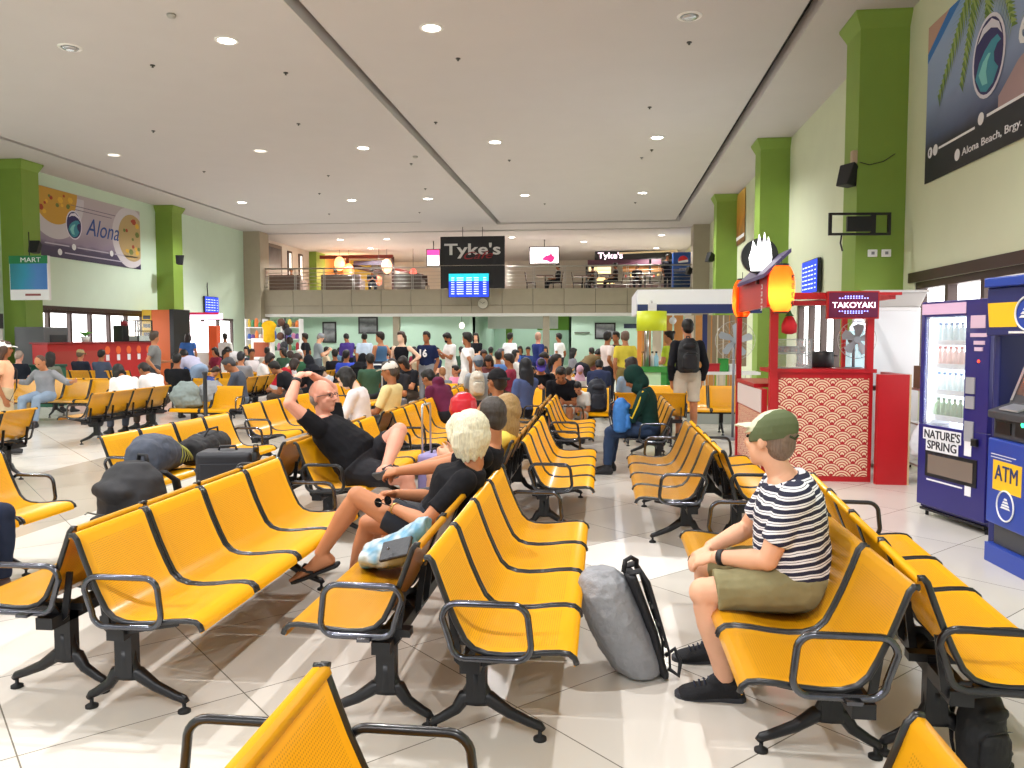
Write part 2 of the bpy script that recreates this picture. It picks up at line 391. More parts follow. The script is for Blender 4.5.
        # light that the reflector throws sideways and up on the ceiling round the lamp
for (px, z0, Y) in ((342, 0, 35), (372, 0, 38.5), (388, 0, 35), (512, 0, 35), (583, 0, 37), (660, 0, 35), (655, 0, 40), (430, 0, 41)):
    x = gx(px, Y) ; t = empty('cafe_downlight', (x, Y, CEIL - .05), 0, 'bright cafe ceiling lamp above the mezzanine, %s' % {342:'leftmost', 372:'further back on the left', 388:'right of the leftmost pair', 512:'just right of the black sign', 583:'between the bright screen and the cafe sign', 660:'near the right pier', 655:'small one near the right pier', 430:'small one behind the black sign'}[px], 'ceiling lamp', 'mezzanine ceiling lamps')
    link('rim', RIMME, RIM, t); link('lens', LENSME, LENS, t)
    li = bpy.data.lights.new('lamp_light', 'SPOT'); li.energy = 500; li.spot_size = R(150); li.shadow_soft_size = .1; li.color = (1, .93, .85)
    lo = bpy.data.objects.new('lamp_light', li); C.objects.link(lo); lo.parent = t; lo.location = (0, 0, -.06)
# lamps under the mezzanine
for x, y, nm in ((-12.5, 35, 'above the goods shelf'), (-9, 35.2, 'above the framed photographs'), (-5, 35.4, 'behind the left post'), (-1.5, 35.2, 'behind the right post'), (2, 35, 'behind the white booth'), (-4, 42, 'at the far end of the passage')):
    t = empty('undercroft_lamp', (x, y, 2.655), 0, 'small round lamp under the mezzanine, ' + nm, 'ceiling lamp', 'lamps under the mezzanine')
    link('rim', RIMME, RIM, t); link('lens', LENSME, LENS, t)
    li = bpy.data.lights.new('lamp_light', 'SPOT'); li.energy = 120; li.spot_size = R(160); li.shadow_soft_size = .1; li.color = (1, .97, .93)
    lo = bpy.data.objects.new('lamp_light', li); C.objects.link(lo); lo.parent = t; lo.location = (0, 0, -.06)
sm = MB(); sm.cyl((0, 0, 0), (0, 0, -.012), .04, n=14); sm.cyl((0, 0, -.01), (0, 0, -.035), .01, n=8); sm.cyl((0, 0, -.035), (0, 0, -.04), .02, n=10); SPR = sm.mesh('sprinkler')
SPM = mat('sprinkler brass', '#3c3a36', rough=.4, metal=.5)
for i, (x, y) in enumerate([(-7.3, 12.5), (-5.3, 13.1), (1.25, 12.6), (-2.35, 12.9), (-9.6, 16.4), (-6.3, 16.2), (-3.5, 16.6), (0.85, 16.0), (-4.9, 20.2), (-2.4, 20.3), (.9, 20.4), (1.1, 19.6), (-10.6, 20.5), (-7.5, 21.4), (-8.7, 24), (-5.3, 23.6), (-2, 27), (1, 27.1), (-6.5, 28), (-9.8, 28)]):
    o = link('sprinkler_head', SPR, SPM); o.location = (x, y, CEIL + (.05 if -4.2 < x < 2.84 else 0))
    tag(o, 'small dark sprinkler head on the white hall ceiling', 'sprinkler', 'ceiling sprinklers')
dm = MB(); dm.loft([(V((0, 0, z)), V((1, 0, 0)), V((0, 1, 0)), r, r) for z, r in ((0, .06), (-.02, .065), (-.045, .05), (-.055, .02))], 16)
for x, y, nm in ((-5.9, 10.6, 'above the left benches'), (-4.6, 19.4, 'near the long ceiling slot')):
    o = link('smoke_detector', dm.mesh('detector'), mat('detector grey', '#a9a6a0', rough=.5)); o.location = (x, y, CEIL); tag(o, 'round grey smoke detector on the ceiling ' + nm, 'smoke detector')

# ------------------------------------------------------------------ bench seating
PITCHS = 0.515; SW = 0.478
PROF = [(-.165, .742), (-.158, .760), (-.142, .762), (-.128, .745), (-.105, .68), (-.075, .60), (-.040, .52), (-.012, .465), (.022, .432), (.07, .416), (.13, .413), (.20, .418), (.27, .428), (.33, .432), (.365, .428), (.385, .412), (.392, .392), (.385, .378)]
def seat_mesh():
    me = bpy.data.meshes.new('seat'); vs, fs, uv = [], [], []
    T = .005; L = [0]
    for a, b in zip(PROF, PROF[1:]): L.append(L[-1] + math.hypot(b[0] - a[0], b[1] - a[1]))
    P = [V((p[0], 0, p[1])) for p in PROF]; nrm = []
    for i in range(len(P)):
        d = P[min(i + 1, len(P) - 1)] - P[max(i - 1, 0)]; nrm.append(V((-d.z, 0, d.x)).normalized())
    n = len(P)
    for s in (0, 1):
        for i in range(n):
            q = P[i] - nrm[i] * T * s
            for y in (0, SW): vs.append((q.x, y, q.z))
    def vid(s, i, e): return s * 2 * n + 2 * i + e
    for i in range(n - 1):
        fs.append((vid(0, i, 0), vid(0, i + 1, 0), vid(0, i + 1, 1), vid(0, i, 1))); uv.append([(0, L[i]), (0, L[i+1]), (SW, L[i+1]), (SW, L[i])])
        fs.append((vid(1, i, 0), vid(1, i, 1), vid(1, i + 1, 1), vid(1, i + 1, 0))); uv.append([(0, L[i]), (SW, L[i]), (SW, L[i+1]), (0, L[i+1])])
        for e in (0, 1): fs.append((vid(0, i, e), vid(1, i, e), vid(1, i + 1, e), vid(0, i + 1, e))); uv.append([(0, 0)] * 4)
    for i in (0, n - 1): fs.append((vid(0, i, 0), vid(0, i, 1), vid(1, i, 1), vid(1, i, 0))); uv.append([(0, 0)] * 4)
    me.from_pydata(vs, [], fs); l = me.uv_layers.new(name='uv'); k = 0
    for f in uv:
        for c in f: l.data[k].uv = c; k += 1
    me.polygons.foreach_set('use_smooth', [len(PROF) > 0 and abs(p.normal.y) < .5 for p in me.polygons]); me.update(); return me
SEATME = seat_mesh(); SEATME.materials.append(YELLOW)
rb = MB(); PR = [(p[0], p[1]) for p in PROF[1:-1]]
rb.tube([(a, 0, b - .003) for a, b in PR], .0115, 8)
RIMS = rb.mesh('edge_rim'); RIMS.materials.append(BLACKM)
def leg_mesh():
    b = MB(); b.box((0, 0, .27), (.075, .06, .24)); b.box((0, 0, .385), (.20, .055, .03))
    b.loft([(V((0, 0, z)), V((1, 0, 0)), V((0, 1, 0)), r, .032) for z, r in ((.26, .037), (.21, .043), (.175, .06), (.15, .075), (.135, .07))], 12)
    for s, e in ((1, .245), (-1, .165)):
        b.tube([(s * .0, 0, .17), (s * .05, 0, .155), (s * e * .5, 0, .105), (s * e * .85, 0, .068), (s * e, 0, .055), (s * (e + .012), 0, .04)], [.03, .03, .023, .019, .018, .014], 10, flat=.95)
    return b.mesh('leg')
LEGME = leg_mesh(); LEGME.materials.append(DKMETAL)
pd = MB()
pd.loft([(V((0, 0, z)), V((1, 0, 0)), V((0, 1, 0)), r, r) for z, r in ((0, .026), (.01, .026), (.018, .012), (.02, .008), (.05, .008))], 14)
PADME = pd.mesh('foot_pad'); PADME.materials.append(RUBBER)
def arm_mesh():
    p = []
    for cx, cz, a0, a1 in ((.165, .545, 90, 0), (.175, .455, 0, -90), (-.005, .455, 270, 180), (-.035, .545, 180, 90)):
        p += [(cx + .055 * math.cos(R(a0 + (a1 - a0) * i / 6)), cz + .055 * math.sin(R(a0 + (a1 - a0) * i / 6))) for i in range(7)]
    b = MB(); b.tube([(q[0], 0, q[1]) for q in p], .0125, 10, close=True, ref=(0, 1, 0)); b.box((.05, .02, .400), (.05, .05, .012)); return b.mesh('armrest')
ARMME = arm_mesh(); ARMME.materials.append(CHROME)
ARMBLK = ARMME.copy(); ARMBLK.materials.clear(); ARMBLK.materials.append(BLACKM)
BEAMS = {}
def beam_mesh(n):
    if n not in BEAMS:
        b = MB(); b.box((.0, n * PITCHS / 2, .345), (.075, n * PITCHS - .06, .05))
        for i in range(n):
            for e in (.06, SW - .06):
                b.prism([(-.03, .36), (-.06, .55), (-.085, .55), (-.06, .36), (-.03, .33), (.26, .385), (.26, .41), (.07, .40), (.0, .40)], (0, i * PITCHS + e, 0), (1, 0, 0), (0, 0, 1), .012)
        BEAMS[n] = b.mesh('beam'); BEAMS[n].materials.append(DKMETAL)
    return BEAMS[n]
FACE = {'R': 0, 'L': 180, 'S': -90, 'N': 90}
def bench(x, y, face, label, n=4, rot=0.0, arm='chrome', group='yellow steel bench seats', near=.3):
    """x, y = near (for R, L) or left (for S, N) end of the beam line"""
    Ln = n * PITCHS - .03; h = R(FACE[face] + rot)
    if face == 'L': o = (x, y + Ln)
    elif face == 'N': o = (x + Ln, y)
    else: o = (x, y)
    t = empty('beam_seating', (o[0], o[1], 0), h, label, 'bench', group)
    link('beam', beam_mesh(n), None, t)
    for i in range(n):
        s = link('seat', SEATME, None, t); s.location = (0, i * PITCHS, 0)
        for yy in (-.004, SW + .004): e = link('edge_rim', RIMS, None, s); e.location = (0, yy, 0)
    for yy in (((near, Ln - .3) if face == 'R' else (.3, Ln - near)) if n > 2 else (.2, Ln - .2)):
        l = link('leg', LEGME, None, t); l.location = (0, yy, 0)
        for e in (.245, -.165): p_ = link('foot_pad', PADME, None, l); p_.location = (e, 0, 0)
    for yy in (-.022, Ln + .022):
        a = link('armrest', ARMME if arm == 'chrome' else ARMBLK, None, t); a.location = (0, yy, 0)
    return t
bench(-.48, 2.79, 'R', 'yellow bench facing right at the centre, its empty seats nearest the grey backpack', near=.2)
bench(-.85, 2.95, 'L', 'yellow bench facing left that carries the blonde woman in black', near=.09)
bench(-.46, 5.95, 'R', 'empty yellow bench facing right, second in the centre row behind the grey backpack')
bench(-.83, 6.0, 'L', 'yellow bench facing left behind the blonde woman, carrying the long haired woman in yellow')
bench(-.50, 8.9, 'R', 'yellow bench facing right, third in the centre row beside the man in the black polo')
bench(-.87, 8.9, 'L', 'yellow bench facing left, back to back with the third centre bench')
bench(-1.42, 12.26, 'S', 'yellow bench facing the viewer with the black polo man and a dark backpack', n=3)
bench(.15, 11.6, 'N', 'short yellow bench facing away under the woman in grey blue with dark hair', n=2)
bench(.84, 2.62, 'L', 'yellow bench facing left under the man in the striped shirt', near=.38)
bench(1.19, 2.72, 'R', 'yellow bench facing the vending machine, back to back with the striped man', rot=-4.5, arm='black')
bench(.62, 5.6, 'L', 'empty yellow bench facing left beyond the striped man, at the right of the aisle', near=.45)
bench(.97, 5.65, 'R', 'yellow bench facing the red stall, half hidden behind the capped man head', arm='black')
bench(.62, 8.85, 'L', 'yellow bench under the person in the dark green hooded jacket')
bench(.66, 13.1, 'S', 'yellow bench facing the viewer in front of the white booth', n=3)
bench(-.53, -.21, 'R', 'nearest yellow bench cut by the bottom of the picture at left, facing right', arm='black')
bench(-.81, -.21, 'L', 'nearest bench facing left, only its armrest showing at the bottom left', arm='black')
bench(.51, -.32, 'L', 'yellow bench corner with perforated back cut by the bottom right of the picture')
bench(-1.96, 2.94, 'R', 'empty yellow four seat bench facing right in the left foreground', near=.11)
bench(-2.33, 3.05, 'L', 'yellow bench facing left, back to back with the left foreground bench', near=.14)
bench(-3.97, 3.0, 'R', 'yellow bench cut by the left edge, facing right with one armrest showing')
bench(-3.83, 5.9, 'R', 'yellow bench loaded with dark bags behind the black backpack', rot=-2)
bench(-4.02, 8.8, 'R', 'empty yellow bench beyond the bench loaded with dark bags', rot=-1)
bench(-2.14, 5.72, 'R', 'yellow bench under the bald man with his hands behind his head', arm='black')
bench(-2.52, 5.72, 'L', 'brown backed bench end behind the bald man in black', arm='black')
bench(-2.08, 8.2, 'R', 'empty yellow bench facing right beside the folded luggage handle')
bench(-2.45, 8.2, 'L', 'bench facing left carrying the woman in white reading her phone')
bench(-7.24, 10.4, 'L', 'four yellow backrests in a row at left with two people in white beyond')
bench(-6.75, 12.15, 'S', 'short bench piled with jackets right of the row of four yellow backs', n=2)
bench(-6.47, 6.25, 'L', 'yellow bench backs at the far left below the standing person in peach')
bench(-13.6, 17.75, 'N', 'yellow bench facing the red counter with two men in navy seated', n=5)
bench(-10.9, 13.6, 'S', 'yellow bench under the man in grey with outstretched arms')
bench(-10.9, 14.4, 'N', 'yellow bench facing away behind the man with outstretched arms')
bench(-6.62, 17.5, 'L', 'four small yellow backs in a slanted row beyond the bald man head')
bench(-9.5, 17.1, 'N', 'yellow bench facing away beside the person in the red jacket')
bench(-7.1, 15.0, 'L', 'bench facing left in front of the person in the red jacket')
k = 0
for x, y, f, w in ((-4.3, 12.6, 'R', 'left of the dark wheeled luggage'), (-4.7, 12.6, 'L', 'back to back beside the dark wheeled luggage'), (-2.1, 11.6, 'R', 'under the maroon shirted traveller'), (-2.5, 11.6, 'L', 'behind the woman in white'),
        (-4.3, 16.0, 'R', 'in the crowd behind the luggage'), (-4.7, 20.0, 'L', 'deep in the crowd left of the black dress'), (-2.1, 15.0, 'R', 'in the crowd below the number sixteen shirt'), (-2.5, 19.0, 'L', 'deep in the crowd under the dark screen'),
        (-.5, 15.2, 'R', 'in the crowd left of the woman in profile'), (-.9, 19.2, 'L', 'deep in the crowd near the centre'), (-9.3, 21, 'R', 'in the crowd before the goods shelf'), (-9.7, 21, 'L', 'in the crowd before the lit shop'), (-7.0, 22.0, 'R', 'in the crowd left of the framed photographs'), (-.5, 22.0, 'R', 'far bench in front of the back wall')):
    bench(x, y, f, 'crowded yellow bench ' + w)

# ------------------------------------------------------------------ people
# pose: joints in the person's own frame (+Y forward, +X right, Z up, origin on the floor under the hips)
def ik(a, t, l1, l2, hint):
    a, t, hint = V(a), V(t), V(hint); d = t - a; L = min(d.length, (l1 + l2) * .999); d.normalize()
    t2 = a + d * L; x = (l1 * l1 - l2 * l2 + L * L) / (2 * L); h = math.sqrt(max(l1 * l1 - x * x, 1e-6))
    w = hint - a; w = w - d * w.dot(d); w = w.normalized() if w.length > 1e-5 else d.orthogonal().normalized()
    return a + d * x + w * h, t2
DEF = dict(hip=(0, 0, .93), a1=0, a2=0, side=0, twist=0, neck=0, yaw=0, pitch=0, roll=0, w=1.0, belly=0.0, bust=0.0, tl=.47, sh=.165,
           ua=.285, fa=.25, th=.42, sk=.41, lh=None, rh=None, le=None, re=None, lf=None, rf=None, lk=None, rk=None,
           lfd=(0, 1, 0), rfd=(0, 1, 0), lhd=None, rhd=None, lhn=(-1, 0, 0), rhn=(1, 0, 0), curl=25, head=1.0)
class Fig:
    def __init__(s, **k):
        p = dict(DEF); p.update(k); s.p = p; w = p['w']
        hip = V(p['hip']); s.hip = hip
        # spine as a bending chain
        s.sp = [hip]; s.fr = []
        N = 10; T = p['tl'] * 1.0
        for i in range(N + 1):
            t = i / N; a = R(p['a1'] + (p['a2'] - p['a1']) * t); sd = R(p['side']) * t
            up = V((math.sin(sd), math.sin(a), math.cos(a) * math.cos(sd))).normalized()
            tw = R(p['twist']) * t
            rt = Matrix.Rotation(tw, 3, 'Z') @ V((1, 0, 0)); rt = (rt - up * rt.dot(up)).normalized(); fw = up.cross(rt)
            s.fr.append((rt, fw, up))
            if i < N: s.sp.append(s.sp[-1] + up * (T / N))
        rt, fw, up = s.fr[-1]; s.neckb = s.sp[-1]
        sc = s.spine(.90); s.S = {-1: sc - rt * p['sh'] - up * .03, 1: sc + rt * p['sh'] - up * .03}
        na = R(p['neck']); nd = (up * math.cos(na) + fw * math.sin(na)).normalized()
        yw, pt, rl = R(p['yaw']), R(p['pitch']), R(p['roll'])
        base = Matrix((V((1, 0, 0)), V((0, 1, 0)), V((0, 0, 1)))).transposed()
        s.H = base @ Matrix.Rotation(yw, 3, 'Z') @ Matrix.Rotation(pt, 3, 'X') @ Matrix.Rotation(rl, 3, 'Y')
        s.hc = s.neckb + nd * .074 + s.H.col[2] * .075 * p['head'] + s.H.col[1] * .02
        s.E, s.Wr, s.K, s.A, s.HJ = {}, {}, {}, {}, {}
        for sg, h, e, f, k in ((-1, 'lh', 'le', 'lf', 'lk'), (1, 'rh', 're', 'rf', 'rk')):
            tgt = V(p[h]) if p[h] else s.S[sg] + V((sg * .04, .03, -.5))
            hint = V(p[e]) if p[e] else s.S[sg] + V((sg * .12, -.15, -.25))
            s.E[sg], s.Wr[sg] = ik(s.S[sg], tgt, p['ua'], p['fa'], hint)
            s.HJ[sg] = hip + s.fr[0][0] * (sg * .088 * w)
            tf = V(p[f]) if p[f] else hip + V((sg * .1, 0, -hip.z + .085))
            hk = V(p[k]) if p[k] else s.HJ[sg] + V((sg * .03, .5, -.1))
            s.K[sg], s.A[sg] = ik(s.HJ[sg], tf, p['th'], p['sk'], hk)
    def spine(s, t):
        x = t * 10; i = max(0, min(9, int(math.floor(x)))); return s.sp[i].lerp(s.sp[i + 1], x - i) if 0 <= t <= 1 else (s.sp[0] + (s.sp[1] - s.sp[0]) * x if t < 0 else s.sp[10] + (s.sp[10] - s.sp[9]) * (x - 10))
    def frame(s, t): return s.fr[max(0, min(10, int(round(t * 10))))]
    TOR = [(-.20, .12, .085, .0), (-.10, .158, .108, -.01), (.05, .165, .115, -.01), (.22, .150, .105, .005), (.40, .146, .102, .01), (.58, .162, .112, .012), (.74, .172, .110, .008), (.86, .150, .090, .0), (.94, .108, .072, -.005), (1.0, .07, .06, 0)]
    def torso(s, b, t0, t1, inf, n=20):
        w, be, bu = s.p['w'], s.p['belly'], s.p['bust']; secs = []
        T = [q for q in s.TOR if t0 - .001 <= q[0] <= t1 + .001]
        def at(t):
            for a, c in zip(s.TOR, s.TOR[1:]):
                if a[0] <= t <= c[0]:
                    k = (t - a[0]) / (c[0] - a[0]); return tuple(a[i] + (c[i] - a[i]) * k for i in range(4))
            return s.TOR[-1] if t > 1 else s.TOR[0]
        ts = sorted(set([t0, t1] + [q[0] for q in T]))
        for t in ts:
            _, ru, rv, off = at(t); rt, fw, up = s.frame(max(0, t))
            g = math.exp(-((t - .28) / .28) ** 2) * be; gb = math.exp(-((t - .68) / .12) ** 2) * bu
            secs.append((s.spine(t) + fw * (off + g * .5 + gb * .5), rt, fw, ru * w + inf + g * .35, rv * w + inf + g * .5 + gb * .5))
        b.loft(secs, n)
    def arm(s, b, sg, inf, frac=2.0):
        """frac 0..1 ends on the upper arm, 1..2 on the forearm"""
        w = s.p['w'] ** .6; S, E, Wp = s.S[sg], s.E[sg], s.Wr[sg]
        pts = [(0, .056), (.35, .050), (.75, .043), (1.0, .040), (1.25, .041), (1.6, .033), (2.0, .026)]
        P, Rr = [], []
        def pos(t): return S.lerp(E, t) if t <= 1 else E.lerp(Wp, t - 1)
        for t, r in pts:
            if t < frac - .01: P.append(pos(t)); Rr.append(r * w + inf)
        for a, c in zip(pts, pts[1:]):
            if a[0] <= frac <= c[0] + 1e-6:
                k = (frac - a[0]) / (c[0] - a[0]); P.append(pos(frac)); Rr.append((a[1] + (c[1] - a[1]) * k) * w + inf * 1.25); break
        b.tube(P, Rr, 14)
        b.ell(S, (.055 * w + inf,) * 3)
        if frac > 1: b.ell(E, (.0395 * w + inf,) * 3)
    def leg(s, b, sg, inf, frac=2.0, flare=1.0):
        w = s.p['w'] ** .7; J, Kn, A = s.HJ[sg], s.K[sg], s.A[sg]
        pts = [(0, .088), (.3, .084), (.7, .066), (1.0, .056), (1.12, .053), (1.35, .056), (1.7, .042), (2.0, .036)]
        def pos(t): return J.lerp(Kn, t) if t <= 1 else Kn.lerp(A, t - 1)
        P, Rr = [], []
        for t, r in pts:
            if t < frac - .01: P.append(pos(t)); Rr.append(r * w + inf)
        for a, c in zip(pts, pts[1:]):
            if a[0] <= frac <= c[0] + 1e-6:
                k = (frac - a[0]) / (c[0] - a[0]); P.append(pos(frac)); Rr.append((a[1] + (c[1] - a[1]) * k) * w + inf * flare); break
        b.tube(P, Rr, 16); b.ell(J, (.09 * w + inf,) * 3)
        if frac > 1.01: b.ell(Kn, (.057 * w + inf,) * 3)
        # calf belly at the back of the shin
        if frac >= 1.5 and inf < .005:
            ax = (A - Kn).normalized(); bk = (Kn - J).normalized(); bk = (bk - ax * bk.dot(ax)); bk = bk.normalized() * -1 if bk.length > .01 else V((0, -1, 0))
            b.ell(Kn.lerp(A, .3) + bk * .012 * -1 * (-1), (.045 * w,) * 3)
    def handm(s, b, sg):
        E, Wp = s.E[sg], s.Wr[sg]; key = 'lhd' if sg < 0 else 'rhd'
        d = V(s.p[key]).normalized() if s.p[key] else (Wp - E).normalized()
        n = V(s.p['lhn' if sg < 0 else 'rhn']); n = n - d * n.dot(d); n = n.normalized() if n.length > .01 else d.orthogonal().normalized()   # back of the hand
        sd = d.cross(n)                                             # across the palm
        if sd.dot(s.fr[5][1]) < 0 and abs(sd.dot(s.fr[5][1])) > .3: pass
        th = sd * (1 if sg < 0 else -1)                             # thumb side
        b.tube([Wp - d * .02, Wp + d * .01, Wp + d * .045, Wp + d * .085], [.026, .030, .040, .038], 12, round_=False, flat=.5, ref=th)
        c = R(s.p['curl'])
        for i, (o, L) in enumerate(((.030, .070), (.010, .078), (-.011, .072), (-.031, .056))):
            p0 = Wp + d * (.078 - abs(o - .005) * .15) + th * o; P = [p0]; a = c * .6; dd = d
            for seg in (.45, .32, .25):
                dd = d * math.cos(a) - n * math.sin(a); P.append(P[-1] + dd * (L * seg)); a += c
            b.tube(P, [.0095, .009, .008, .007], 8, round_=True)
        P0 = Wp + d * .02 + th * .028; td = (d * .75 + th * .6 - n * .25).normalized()
        b.tube([P0, P0 + td * .04, P0 + td * .065 + d * .006, P0 + td * .08 + d * .016], [.015, .0115, .010, .008], 8, round_=True)
    def headm(s, b, face=True):
        H, c, q = s.H, s.hc, s.p['head']; ux, uy, uz = H.col[0], H.col[1], H.col[2]
        def E(x, y, z, r, **k): b.ell(c + (ux * x + uy * y + uz * z) * q, tuple(v * q for v in r), Matrix((ux, uy, uz)).transposed(), **k)
        E(0, -.012, .025, (.076, .096, .098)); E(0, .028, -.045, (.060, .062, .070)); E(0, .055, -.095, (.030, .028, .024))
        E(0, .02, -.07, (.056, .055, .045)); E(0, .045, .03, (.064, .04, .05))
        if face:
            b.tube([c + (uy * .082 + uz * .02) * q, c + (uy * .098 - uz * .008) * q, c + (uy * .108 - uz * .026) * q], [.009, .012, .016], 8, round_=True)
            E(0, .094, -.032, (.019, .012, .010)); E(0, .083, -.062, (.024, .010, .009)); E(0, .081, -.052, (.022, .009, .005))
            for g in (-1, 1): E(g * .032, .068, -.025, (.024, .02, .022)); E(g * .032, .082, .026, (.024, .010, .008)); E(g * .078, -.012, -.008, (.009, .018, .031), n=10, m=8)
        b.tube([s.spine(.9), s.neckb + V((0, 0, 0)), c + (uy * -.02 - uz * .07) * q, c + (-uy * .015) * q], [.062, .056, .052, .05], 14)
    def footm(s, b, sg, bare=True, inf=0.0):
        A = s.A[sg]; d = V(s.p['lfd' if sg < 0 else 'rfd']).normalized(); ax = (s.K[sg] - A).normalized()
        up = (ax - d * ax.dot(d)).normalized(); sd = d.cross(up)
        secs = [(-.065, .022, .020, -.050), (-.05, .032, .038, -.040), (-.01, .035, .050, -.030), (.04, .036, .042, -.040), (.09, .041, .030, -.053), (.14, .044, .022, -.060), (.175, .036, .016, -.065), (.195, .018, .010, -.068)]
        b.loft([(A + d * t + up * z, sd, up, rx + inf, rz + inf) for t, rx, rz, z in secs], 14)
        if bare:
            for i, (o, l) in enumerate(((-.028, .205), (-.010, .20), (.006, .193), (.020, .183), (.032, .172))):
                o2 = -o if sg > 0 else o; b.tube([A + d * .14 + sd * o2 - up * .062, A + d * l + sd * o2 - up * .067], [.012, .009 if i else .011], 8, round_=True)
        return A, d, up, sd

FIGC = {}
def fig_mesh(key, fig, kind, vox, smooth=2, disp=0, **k):
    kk = (key, kind, vox, tuple(sorted(k.items())))
    if kk in FIGC: return FIGC[kk]
    b = MB(); H = fig.H; hc = fig.hc; ux, uy, uz = H.col[0], H.col[1], H.col[2]; q = fig.p['head']; HM = Matrix((ux, uy, uz)).transposed()
    def he(x, y, z, r): b.ell(hc + (ux * x + uy * y + uz * z) * q, tuple(v * q for v in r), HM)
    if kind == 'body':
        fig.torso(b, -.20, 1.0, -.012); fig.headm(b, vox < .02)
        for sg in (-1, 1):
            fig.arm(b, sg, 0); fig.handm(b, sg); fig.leg(b, sg, -.002)
            if k.get('bare', False): fig.footm(b, sg)
            else: b.tube([fig.A[sg], fig.A[sg] + (fig.A[sg] - fig.K[sg]).normalized() * .04], [.034, .03], 10)
    elif kind == 'top':
        fig.torso(b, k.get('hem', -.12), k.get('neckt', .965), .012)
        if k.get('sleeve', .6) > 0:
            for sg in (-1, 1): fig.arm(b, sg, .012, k.get('sleeve', .6))
        if k.get('hood'):
            b.ell(fig.spine(1.0) - fig.fr[-1][1] * .07 + V((0, 0, .0)), (.10, .07, .07)); b.ell(fig.spine(.93) - fig.fr[-1][1] * .09, (.08, .05, .08))
        if k.get('collar'): b.tube([fig.spine(.93), fig.spine(1.02)], [.085, .068], 16)
    elif kind == 'bottom':
        fig.torso(b, -.20, k.get('top', .10), .016)
        for sg in (-1, 1): fig.leg(b, sg, .014, k.get('leg', .85), k.get('flare', 1.6))
    elif kind == 'skirt':
        fig.torso(b, -.20, .25, .014); L = k.get('leg', .8)
        A = [fig.HJ[sg].lerp(fig.K[sg], min(L, 1)) if L <= 1 else fig.K[sg].lerp(fig.A[sg], L - 1) for sg in (-1, 1)]
        J = (fig.HJ[-1] + fig.HJ[1]) / 2; Kc = (fig.K[-1] + fig.K[1]) / 2; end = (A[0] + A[1]) / 2
        path = [J, J.lerp(Kc if L > 1 else end, .5), (Kc if L > 1 else end)] + ([end] if L > 1 else [])
        wd = (fig.K[1] - fig.K[-1]).length / 2
        if L > .6: b.tube(path, [.17, .15 + wd * .4, .10 + wd, .13 + wd][:len(path)], 20, flat=.75, ref=(1, 0, 0))
        for sg in (-1, 1): fig.leg(b, sg, .016, min(L, 1))
    elif kind == 'shoe':
        fig.footm(b, k['sg'], False, .007); A = fig.A[k['sg']]; b.tube([A - (A - fig.K[k['sg']]).normalized() * .03, A + (A - fig.K[k['sg']]).normalized() * .02], [.044, .046], 12)
    elif kind == 'hair':
        st = k['style']
        he(0, -.018, .038, (.083, .098, .094)); he(0, -.055, -.005, (.072, .058, .075))
        if st == 'short': he(0, .03, .085, (.06, .06, .045))
        if st == 'buzz': b = MB(); he(0, -.022, .032, (.079, .097, .094)); he(0, -.055, -.01, (.069, .055, .075))
        if st == 'fringe': he(0, .045, .07, (.07, .05, .045)); [he(g * .068, .0, .0, (.022, .045, .06)) for g in (-1, 1)]
        if st in ('long', 'bob'):
            L = .34 if st == 'long' else .17
            for g in (-1, 1): he(g * .066, .0, -.01, (.028, .055, .08)); b.tube([hc + (ux * g * .07 - uy * .01) * q, hc + ux * g * .072 - uy * .02 - V((0, 0, .10)), hc + ux * g * .07 - uy * .04 - V((0, 0, L * .62))], [.03, .034, .02], 8, round_=True)
            he(0, .035, .075, (.068, .055, .04))
            b.tube([hc - uy * .05 + V((0, 0, .02)), hc - uy * .065 - V((0, 0, .10)), hc - uy * .08 - V((0, 0, L * .7)), hc - uy * .085 - V((0, 0, L))], [.075, .085, .075, .035], 14, flat=.6, ref=tuple(ux))
            for j in range(9):
                x = -.075 + .15 * j / 8; y = -.07 - .03 * math.cos(x * 18); b.tube([hc + ux * x + uy * y - V((0, 0, .05)), hc + ux * x * 1.05 + uy * (y - .01) - V((0, 0, L * .6)), hc + ux * x + uy * (y - .012) - V((0, 0, L * (1.0 + .08 * math.sin(j * 2.3))))], [.022, .02, .008], 8, round_=True)
        if st == 'pony':
            he(0, .03, .082, (.06, .06, .04)); b.tube([hc - uy * .09 + uz * .04, hc - uy * .135 + uz * .02, hc - uy * .14 - V((0, 0, .09)), hc - uy * .115 - V((0, 0, .2))], [.022, .034, .032, .012], 10, round_=True)
        if st == 'bun': he(0, .03, .082, (.06, .06, .04)); he(0, -.10, .09, (.04, .04, .04))
        if st == 'scarf':
            he(0, -.005, .03, (.09, .105, .10)); he(0, -.02, -.05, (.085, .085, .10)); b.tube([hc - V((0, 0, .08)), fig.neckb - V((0, 0, .02)), fig.spine(.75)], [.085, .13, .19], 16, flat=.75, ref=tuple(fig.fr[-1][0]))
        if st == 'hood':
            he(0, -.025, .03, (.105, .118, .118)); he(0, -.04, -.07, (.10, .10, .11)); b.tube([hc - V((0, 0, .08)), fig.neckb - V((0, 0, .01))], [.09, .12], 16, flat=.85, ref=tuple(fig.fr[-1][0]))
    elif kind == 'cap':
        b.loft([(hc + (uy * (-.008 - .004 * i) + uz * z) * q, ux, uy, rx * q, ry * q) for i, (z, rx, ry) in enumerate(((.022, .086, .106), (.05, .086, .105), (.085, .074, .09), (.112, .05, .062), (.126, .02, .025)))], 20)
    elif kind == 'brim':
        g = -1 if k.get('back') else 1
        b.loft([(hc + (uy * g * y + uz * z) * q, ux, uz, r * q, .006) for y, z, r in ((.07, .036, .078), (.11, .036, .074), (.145, .030, .06), (.165, .024, .035), (.172, .021, .015))], 16)
